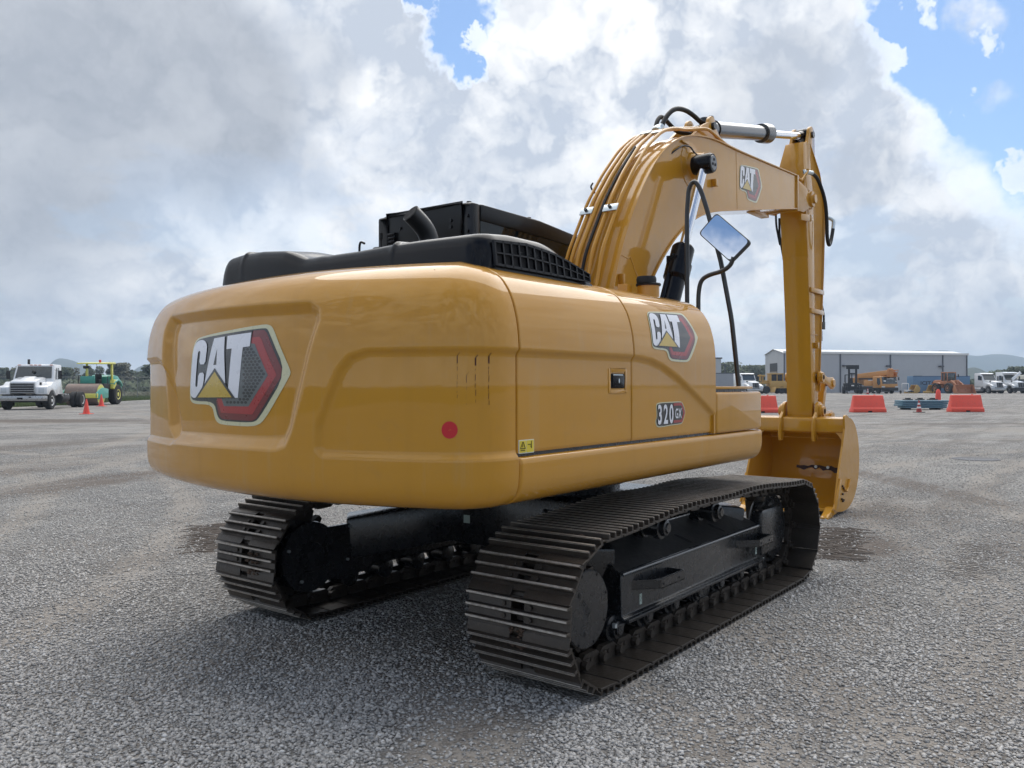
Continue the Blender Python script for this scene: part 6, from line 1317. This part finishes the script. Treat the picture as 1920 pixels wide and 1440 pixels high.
# ---- conventional highway tractors
def tractor(px, py, ang, label, sc=1.2, black_bumper=False, sleeper=False, grp='white lorries in the far row', flap=False):
    p, d = PX(px, py); r = empty('highway_tractor', p, YAW + pi + R_(ang), sc); tag(r, label, 'lorry', grp)
    part(r, 'cab', white, lambda m: m.prism([(-1.9 - (1.0 if sleeper else 0), .95), (-1.9 - (1.0 if sleeper else 0), 2.95), (-.65, 3.0), (-.40, 2.86), (.12, 1.95), (.2, .95)], -1.05, 1.05), .09)
    k = part(r, 'windscreen', wgl, lambda m: m.add([(.14, -.92, 2.0), (.14, .92, 2.0), (-.30, .86, 2.72), (-.30, -.86, 2.72)], [(0, 1, 2, 3)]), 0); k.location.x = .02
    part(r, 'sun_visor', chas if not flap else white, lambda m: m.prism([(-.42, 2.72), (-.22, 2.70), (-.30, 2.84), (-.42, 2.86)], -.98, .98), .01)
    for s in (-1, 1):
        part(r, 'side_window', wgl, lambda m: m.prism([(-.15, 1.95), (-1.05, 1.95), (-1.05, 2.62), (-.50, 2.62)], s * 1.045, s * 1.06), 0)
        part(r, 'mirror', chas, lambda m: (m.bx(.0, .08, s * 1.32 - .09, s * 1.32 + .09, 1.9, 2.5), m.tube([(.0, s * 1.04, 2.45), (.03, s * 1.3, 2.4)], .02, 5)), .02)
        part(r, 'wing', white, lambda m: m.prism([(.1, 1.0), (.1, 1.62), (.8, 1.55), (1.6, 1.42), (2.15, 1.15), (2.22, .80), (2.0, .72)] + arcp(1.25, .55, .64, .64, 18, 165, 10) + [(.3, .8)], s * .72, s * 1.15), .06)
        part(r, 'headlight', lens, lambda m: m.prism([(2.0, .95), (2.24, .92), (2.19, 1.14), (1.95, 1.22)], s * .80, s * 1.165), .01)
        part(r, 'hood_mirror', chas, lambda m: (m.ball((1.5, s * .95, 1.78), .11), m.cyl((1.5, s * .9, 1.4), (1.5, s * .95, 1.75), .02, n=6)), 0)
    part(r, 'bonnet', white, lambda m: m.add([(.05, -.85, 1.98), (.05, .85, 1.98), (2.10, .55, 1.68), (2.10, -.55, 1.68), (.05, -.9, .9), (.05, .9, .9), (2.28, .58, .85), (2.28, -.58, .85)], [(0, 1, 2, 3), (0, 4, 5, 1), (1, 5, 6, 2), (2, 6, 7, 3), (3, 7, 4, 0), (4, 7, 6, 5)]), .08)
    g = part(r, 'grille', chas, lambda m: m.add([(2.30, -.46, .92), (2.30, .46, .92), (2.16, .44, 1.58), (2.16, -.44, 1.58), (2.2, -.46, .92), (2.2, .46, .92), (2.06, .44, 1.58), (2.06, -.44, 1.58)], [(0, 1, 2, 3), (4, 7, 6, 5), (0, 4, 5, 1), (3, 2, 6, 7), (0, 3, 7, 4), (1, 5, 6, 2)]), .01)
    for y in (-.46, -.2, .2, .46): part(g, 'grille_bar', bump_m, lambda m: m.tube([(2.31, y, .92), (2.17, y * .96, 1.60)], .018, 5), 0)
    part(r, 'bumper', (chas if black_bumper else bump_m), lambda m: m.prism([(2.05, -1.2), (2.38, -.9), (2.44, 0), (2.38, .9), (2.05, 1.2)], .42 if not black_bumper else .36, .78 if not black_bumper else .88, 'z'), .04)
    part(r, 'chassis_frame', chas, lambda m: (m.bx(-5.8, 2.0, -.45, .45, .55, .85),), .02)
    part(r, 'fuel_tank', steelg, lambda m: m.cyl((-.4, -.85, .6), (-1.8, -.85, .6), .3), .02)
    for s in (-1, 1):
        wheel(r, (1.25, s * .98, .52), .52, .30, steelg, s, .55)
        for x in (-3.6, -4.95): wheel(r, (x, s * .92, .52), .52, .55, steelg, s, .55)
    if flap:
        part(r, 'wind_deflector', white, lambda m: m.prism([(-2.0, 2.95), (-1.9, 3.12), (-.6, 3.15), (.4, 3.02), (.45, 2.95), (-.4, 2.85)], -1.0, 1.0), .05)
        f = part(r, 'raised_panel', white, lambda m: m.box((.75, .35, 2.55), (.10, 1.7, .42), rx=R_(38)), .03)
    return r
tractor(1855, 739, 6, 'white lorry with chrome bumper, right of the orange wheel loader bucket')
tractor(1895, 739, 5, 'white lorry with black bumper and raised white panel, rightmost', black_bumper=True, flap=True)
tractor(1404, 739.5, 9, 'white lorry seen above the tool box, left of the warehouse', sleeper=True)
# cream vehicle partly in frame at the right edge
r = empty('cream_bus', at(1950, 150), YAW + pi + R_(5), 1.1); tag(r, 'cream bus cut off by the right picture edge', 'bus'); crm = mat('cream_paint', (.62, .60, .50), .4, coat=.4)
part(r, 'bus_body', crm, lambda m: m.bx(-6, 1.6, -1.2, 1.2, .45, 3.0), .15); part(r, 'bus_window', wgl, lambda m: m.bx(-5.8, 1.2, -1.21, 1.21, 1.6, 2.3), .02); part(r, 'windscreen', wgl, lambda m: m.bx(1.5, 1.62, -1.0, 1.0, 1.5, 2.5), .02)
for s in (-1, 1):
    for x in (.2, -4.5): wheel(r, (x, s * 1.08, .48), .48, .28, steelg, s, .55)
# ---- truck mounted crane
def crane():
    oc = mat('crane_orange', (.52, .24, .055), .45, coat=.4, var=.15, dirt=(.30, .15, .06), dirtamt=.4); lat = mat('lattice_orange', (.50, .20, .055), .55, var=.3, dirt=(.22, .10, .05), dirtamt=.6)
    p, d = PX(1660, 739); r = empty('truck_crane', p, YAW + pi + R_(6), 1.1); tag(r, 'orange truck crane with folded lattice jib and black front, right of the forklift', 'crane truck')
    part(r, 'cab', oc, lambda m: m.prism([(-1.5, .9), (-1.5, 2.75), (.93, 2.78), (1.32, 1.5), (1.35, 1.2), (1.3, .9)], -1.35, 1.35), .12)
    part(r, 'windscreen', wgl, lambda m: m.add([(1.31, -1.25, 1.55), (1.31, 1.25, 1.55), (.96, 1.2, 2.66), (.96, -1.2, 2.66)], [(0, 1, 2, 3)]), 0).location.x = .03
    part(r, 'windscreen_papers', mat('paper_white', (.7, .7, .68), .6), lambda m: (m.box((1.20, .1, 2.35), (.01, 1.1, .12), ry=R_(-17)), m.box((1.34, 1.0, 1.95), (.01, .16, .2), ry=R_(-17)), m.box((1.34, -.9, 2.0), (.01, .4, .2), ry=R_(-17))), 0).location.x = .03
    for s in (-1, 1): part(r, 'side_window', wgl, lambda m: m.prism([(.9, 1.5), (.2, 1.3), (-.1, 1.7), (-.1, 2.5), (.75, 2.5)], s * 1.34, s * 1.36), 0); part(r, 'headlight', lens, lambda m: m.prism([(1.30, .95), (1.38, .95), (1.37, 1.15), (1.30, 1.2)], s * .85, s * 1.36), .01)
    part(r, 'mirror', chas, lambda m: m.bx(1.1, 1.2, 1.5, 1.68, 2.1, 2.6), .03)
    part(r, 'bumper', chas, lambda m: m.bx(1.2, 1.42, -1.36, 1.36, .45, .98), .04)
    part(r, 'carrier', chas, lambda m: m.bx(-11, 1.0, -1.2, 1.2, .6, 1.15), .03); part(r, 'outrigger', steelw, lambda m: m.bx(-1.2, -.3, -1.25, 1.25, .25, .42), .02)
    part(r, 'crane_deck', oc, lambda m: (m.bx(-4.2, -1.8, -1.3, 1.3, 1.2, 2.1),), .05)
    part(r, 'counterweight', oc, lambda m: m.bx(-9.5, -7.5, -1.3, 1.3, 1.3, 2.6), .06)
    b = part(r, 'telescopic_boom', oc, lambda m: m.prism([(-9.0, 2.55), (-9.0, 3.2), (1.2, 3.75), (1.2, 3.0), (-4.0, 2.5)], -.35, .35), .04)
    part(b, 'boom_under_beam', chas, lambda m: m.prism([(-8.5, 2.35), (-8.5, 2.52), (-1.0, 2.52), (-1.0, 2.2)], -.45, .45), .02)  # dark beam along the underside of the boom
    j = part(r, 'lattice_jib', lat, lambda m: [m.tube([(-5.0, .75, a), (1.6, .75, b_)], .055, 5) for a, b_ in ((2.7, 2.75), (3.25, 3.75))] + [m.tube([(-5.0, 1.25, a), (1.6, 1.25, b_)], .055, 5) for a, b_ in ((2.7, 2.75), (3.25, 3.75))] + [m.tube([(-5 + k * .6, y, 2.7 + (k % 2) * (.55 + k * .04)), (-4.4 + k * .6, y, 2.7 + ((k + 1) % 2) * (.55 + k * .04))], .04, 5) for k in range(11) for y in (.75, 1.25)] + [m.bx(-5, 1.6, .95, 1.05, 2.75, 3.45)], 0)
    part(r, 'boom_head', lat, lambda m: (m.bx(1.2, 1.7, -.4, .4, 2.6, 3.9), m.cyl((1.5, -.3, 3.75), (1.5, .3, 3.75), .25), m.cyl((1.5, -.3, 2.9), (1.5, .3, 2.9), .25)), .03)
    for s in (-1, 1):
        for x in (-.1, -1.6, -5.5, -7.0): wheel(r, (x, s * 1.1, .55), .55, .35, chas, s, .5)
crane()
# ---- forklift, mast towards the viewer
def forklift():
    p, d = PX(1597, 739); r = empty('forklift', p, YAW + pi - R_(18), 1.1); tag(r, 'large black forklift with a tall mast between excavator stick and crane truck', 'forklift')
    for s in (-1, 1): part(r, 'mast_rail', chas, lambda m: (m.bx(1.6, 1.85, s * .52 - .16, s * .52 + .16, .4, 4.3),), .02)
    part(r, 'mast_top', chas, lambda m: m.bx(1.55, 1.9, -.95, .95, 3.9, 4.55), .05); part(r, 'mast_crossbar', chas, lambda m: (m.bx(1.6, 1.8, -.5, .5, 3.1, 3.3), m.bx(1.6, 1.8, -.5, .5, .9, 1.5), m.cyl((1.65, -.1, .8), (1.65, -.1, 3.2), .08)), .02)
    part(r, 'carriage', chas, lambda m: (m.bx(1.86, 2.0, -1.35, 1.35, .5, .75), m.bx(1.86, 2.0, -1.35, 1.35, 1.35, 1.55), m.bx(1.86, 1.98, -1.3, -1.1, .5, 1.5), m.bx(1.86, 1.98, 1.1, 1.3, .5, 1.5)), .02)
    for y in (-.95, .75): part(r, 'fork', chas, lambda m: (m.bx(2.0, 2.07, y, y + .2, .06, 1.5), m.bx(2.0, 3.6, y, y + .2, .06, .14)), .01)
    part(r, 'body', chas, lambda m: m.prism([(-2.2, .5), (-2.3, 1.5), (-1.8, 1.75), (.2, 1.7), (.4, 1.2), (1.5, 1.1), (1.5, .5)], -1.15, 1.15), .08)
    part(r, 'overhead_guard', chas, lambda m: (m.bx(-1.6, .6, -1.0, .8, 2.95, 3.05), *[m.cyl((x, y, 1.5), (x, y, 3.0), .05, n=8) for x in (-1.55, .55) for y in (-.95, .75)]), .01)
    part(r, 'seat', chas, lambda m: (m.bx(-1.0, -.4, -.35, .25, 1.7, 1.95), m.bx(-1.1, -.95, -.35, .25, 1.9, 2.5)), .05)
    part(r, 'number_plate', steelw, lambda m: m.bx(2.0, 2.02, -.2, .2, 1.2, 1.38), .01)
    for s in (-1, 1):
        wheel(r, (1.2, s * 1.25, .62), .62, .5, chas, s, .5); wheel(r, (-1.6, s * 1.0, .5), .5, .35, chas, s, .5)
forklift()
# ---- orange wheel loader
def loader():
    oc = mat('loader_orange', (.42, .18, .09), .55, var=.15, dirt=(.28, .15, .10), dirtamt=.5)
    p, d = PX(1785, 739); r = empty('wheel_loader', p, YAW + pi + R_(10), 1.15); tag(r, 'faded orange wheel loader with wide bucket and glass cab before the blue container', 'wheel loader')
    part(r, 'cab', oc, lambda m: (m.bx(-1.5, -1.4, -.75, .75, 1.5, 3.2), m.bx(-1.5, -.05, -.78, .78, 3.15, 3.3), m.bx(-1.5, -.05, -.76, .76, 1.4, 1.9), *[m.bx(x - .05, x + .05, y - .05, y + .05, 1.8, 3.2) for x in (-.1, -.8) for y in (-.72, .72)]), .02)
    part(r, 'cab_glass', wgl, lambda m: m.bx(-1.38, -.10, -.70, .70, 1.9, 3.14), .02)
    part(r, 'engine_body', oc, lambda m: m.prism([(-3.4, .9), (-3.4, 1.9), (-3.0, 2.05), (-1.4, 2.1), (-1.4, .8)], -.75, .75), .08)
    part(r, 'rear_fender', oc, lambda m: (m.prism([(-3.1, 1.5), (-2.6, 1.75), (-1.6, 1.7), (-1.2, 1.5), (-1.3, 1.42), (-2.6, 1.62), (-3.0, 1.42)], -1.25, 1.25),), .02)
    part(r, 'front_frame', oc, lambda m: m.prism([(-.3, .7), (-.3, 1.5), (.5, 2.0), (.9, 1.9), (1.2, 1.0), (.9, .6)], -.4, .4), .05)
    for s in (-1, 1):
        part(r, 'lift_arm', oc, lambda m: m.prism([(.1, 1.75), (.6, 2.05), (1.4, 1.6), (2.3, .75), (2.3, .45), (2.05, .45), (1.2, 1.25), (.5, 1.7)], s * .5, s * .68), .02)
        part(r, 'lift_ram', bump_m, lambda m: m.cyl((.2, s * .35, .9), (1.3, s * .35, 1.3), .06), 0)
        wheel(r, (.65, s * 1.05, .80), .80, .55, oc, s, .5); wheel(r, (-2.15, s * 1.05, .80), .80, .55, oc, s, .5)
    part(r, 'tilt_link', oc, lambda m: (m.prism([(1.1, 1.2), (1.1, 2.0), (1.35, 2.1), (1.5, 1.9), (1.5, 1.1)], -.12, .12), m.cyl((.3, 0, 1.9), (1.2, 0, 1.95), .09)), .02)
    b = part(r, 'bucket', oc, lambda m: m.ribbon([(3.25, .04), (2.5, .04), (2.25, .25), (2.2, .7), (2.45, 1.25), (2.6, 1.32)], .05, -1.55, 1.55), .01)
    for s in (-1, 1): part(b, 'bucket_side', oc, lambda m: m.prism([(3.25, .04), (2.5, .0), (2.22, .25), (2.18, .7), (2.42, 1.27), (2.62, 1.34)], s * 1.55, s * 1.60), .01)
    part(r, 'mirror', chas, lambda m: m.bx(.15, .22, .85, 1.05, 2.5, 2.95), .02); part(r, 'operator_seat', chas, lambda m: m.bx(-1.1, -.7, -.25, .25, 1.9, 2.5), .05)
loader()
# ---- yellow bucket attachments lying by the container
ybk = mat('attachment_yellow', (.50, .33, .11), .5, var=.15, dirt=(.3, .2, .1), dirtamt=.4)
for i, (px, lb) in enumerate(((1717, 'yellow digging bucket lying left of the blue container letters'), (1752, 'yellow digging bucket lying just left of the wheel loader'))):
    p, d = PX(px, 738.6); r = empty('loose_bucket', p, YAW - pi / 2 + .2 * i, 1.12); tag(r, lb, 'bucket', 'loose buckets by the container')
    part(r, 'bucket_shell', ybk, lambda m: (m.ribbon([(-.9, .05), (-.2, .05), (.15, .3), (.25, .8), (-.05, 1.25), (-.25, 1.35)], .05, -.9, .9), m.ribbon([(-.9, .05), (-.5, .9), (-.25, 1.35)], .06, -.9, -.84)), .01)
    for s in (-1, 1): part(r, 'bucket_cheek', ybk, lambda m: m.prism([(-1.0, .02), (-.2, .02), (.2, .3), (.3, .85), (-.05, 1.3), (-.3, 1.4), (-.5, 1.0)], s * .9, s * .95), .01)
    part(r, 'bucket_lip', ybk, lambda m: m.bx(-1.6, -.9, -.7, .7, .02, .35), .03); part(r, 'hanger', chas, lambda m: m.bx(-.3, .6, -.25, .25, .1, .6), .02); part(r, 'cylinder_lug', ybk, lambda m: m.bx(.0, .3, -.3, .3, .6, 1.0), .03)
# ---- blue container with letters
p, d = PX(1766, 738.2); CL = 107 / FPX * d; r = empty('blue_container', p + fw * 1.3, YAW); tag(r, 'blue shipping container with dark letters standing before the warehouse', 'container')
part(r, 'container_body', cladding('container_blue', (.13, .235, .37)), lambda m: m.bx(-1.2, 1.2, -CL / 2, CL / 2, 0, 3.15), .03)
part(r, 'container_rail', mat('rail_blue', (.06, .12, .22), .5), lambda m: (m.bx(-1.23, -1.2, -CL / 2, CL / 2, 3.0, 3.15), m.bx(-1.23, -1.2, -CL / 2, CL / 2, 0, .15)), .01)
def lett(m):
    vs, fs = text_mesh("ICITA", 1.15, .95, .02); m.add([(-1.235, 4.3 - a - .35, 1.55 + b * .8) for a, b in vs], fs)
part(r, 'container_lettering', mat('letter_dark', (.02, .025, .04), .6), lett, 0)
# ---- small yellow crane carrier / grader between the white lorry and the stick
def grader():
    gy = mat('grader_yellow', (.50, .30, .08), .5, var=.12, dirt=(.3, .18, .08), dirtamt=.4)
    p, d = PX(1459, 738.8); r = empty('motor_grader', p, YAW - R_(85), 1.13); tag(r, 'yellow machine with open cab, partly hidden behind the excavator stick', 'motor grader')
    part(r, 'rear_body', gy, lambda m: m.bx(-1.6, 2.2, -.9, .9, 1.0, 2.0), .05); part(r, 'deck', gy, lambda m: m.bx(-1.3, 2.4, -1.1, 1.1, .85, 1.0), .02)
    part(r, 'cab', gy, lambda m: (m.bx(-1.5, -1.35, -.7, .7, 2.0, 3.1), m.bx(-.5, -.38, -.7, .7, 2.0, 3.1), m.bx(-1.6, .6, -.75, .75, 3.05, 3.2), m.bx(.45, .58, -.7, .7, 2.0, 3.1)), .02); part(r, 'cab_interior', chas, lambda m: m.bx(-1.3, .4, -.6, .6, 2.0, 3.0), .02)
    part(r, 'front_column', gy, lambda m: (m.bx(-3.0, -2.85, -.2, .2, 1.6, 3.0), m.bx(-2.6, -2.45, -.2, .2, 1.5, 2.9), m.bx(-3.2, -2.2, -.3, .3, 2.7, 2.95), m.bx(-3.4, -2.0, -.4, .4, 1.5, 1.8), m.bx(-2.4, -1.5, -.2, .2, 1.5, 2.1)), .03)
    part(r, 'mouldboard', gy, lambda m: m.box((-1.5, -.9, .6), (.12, 1.6, .9), rz=R_(30), ry=R_(25)), .02); part(r, 'hoses', chas, lambda m: m.tube([(-3.6, -.5, 1.2), (-3.9, -.8, .8), (-3.2, -1.0, .3), (-4.4, -.9, .3)], .15, 8, rad=.3), 0)
    for s in (-1, 1):
        wheel(r, (-2.3, s * .9, .6), .6, .35, chas, s, .5)
        for x in (.2, 1.7): wheel(r, (x, s * .9, .55), .55, .35, chas, s, .5)
grader()
# loose small things by the crane truck
p, d = PX(1692, 739); r = empty('pipe_trolley', p, YAW, 1.1); tag(r, 'small white framed trolley with pipes right of the crane truck', 'trolley'); part(r, 'trolley_frame', steelw, lambda m: (m.tube([(0, -1, .1), (0, -1, 1.6), (0, .1, 1.6), (0, .1, .1)], .06, 6, rad=.2), m.bx(-.2, .2, -1.4, -.3, .3, .6)), 0); part(r, 'pipes', chas, lambda m: [m.cyl((-.3, y, .3 + .1 * (i % 2)), (.5, y + .3, .35), .12, n=8) for i, y in enumerate((-1.6, -1.3, -1.0))], 0)
wheel(r, (0, .3, .25), .25, .12, steelg, 1, .5)
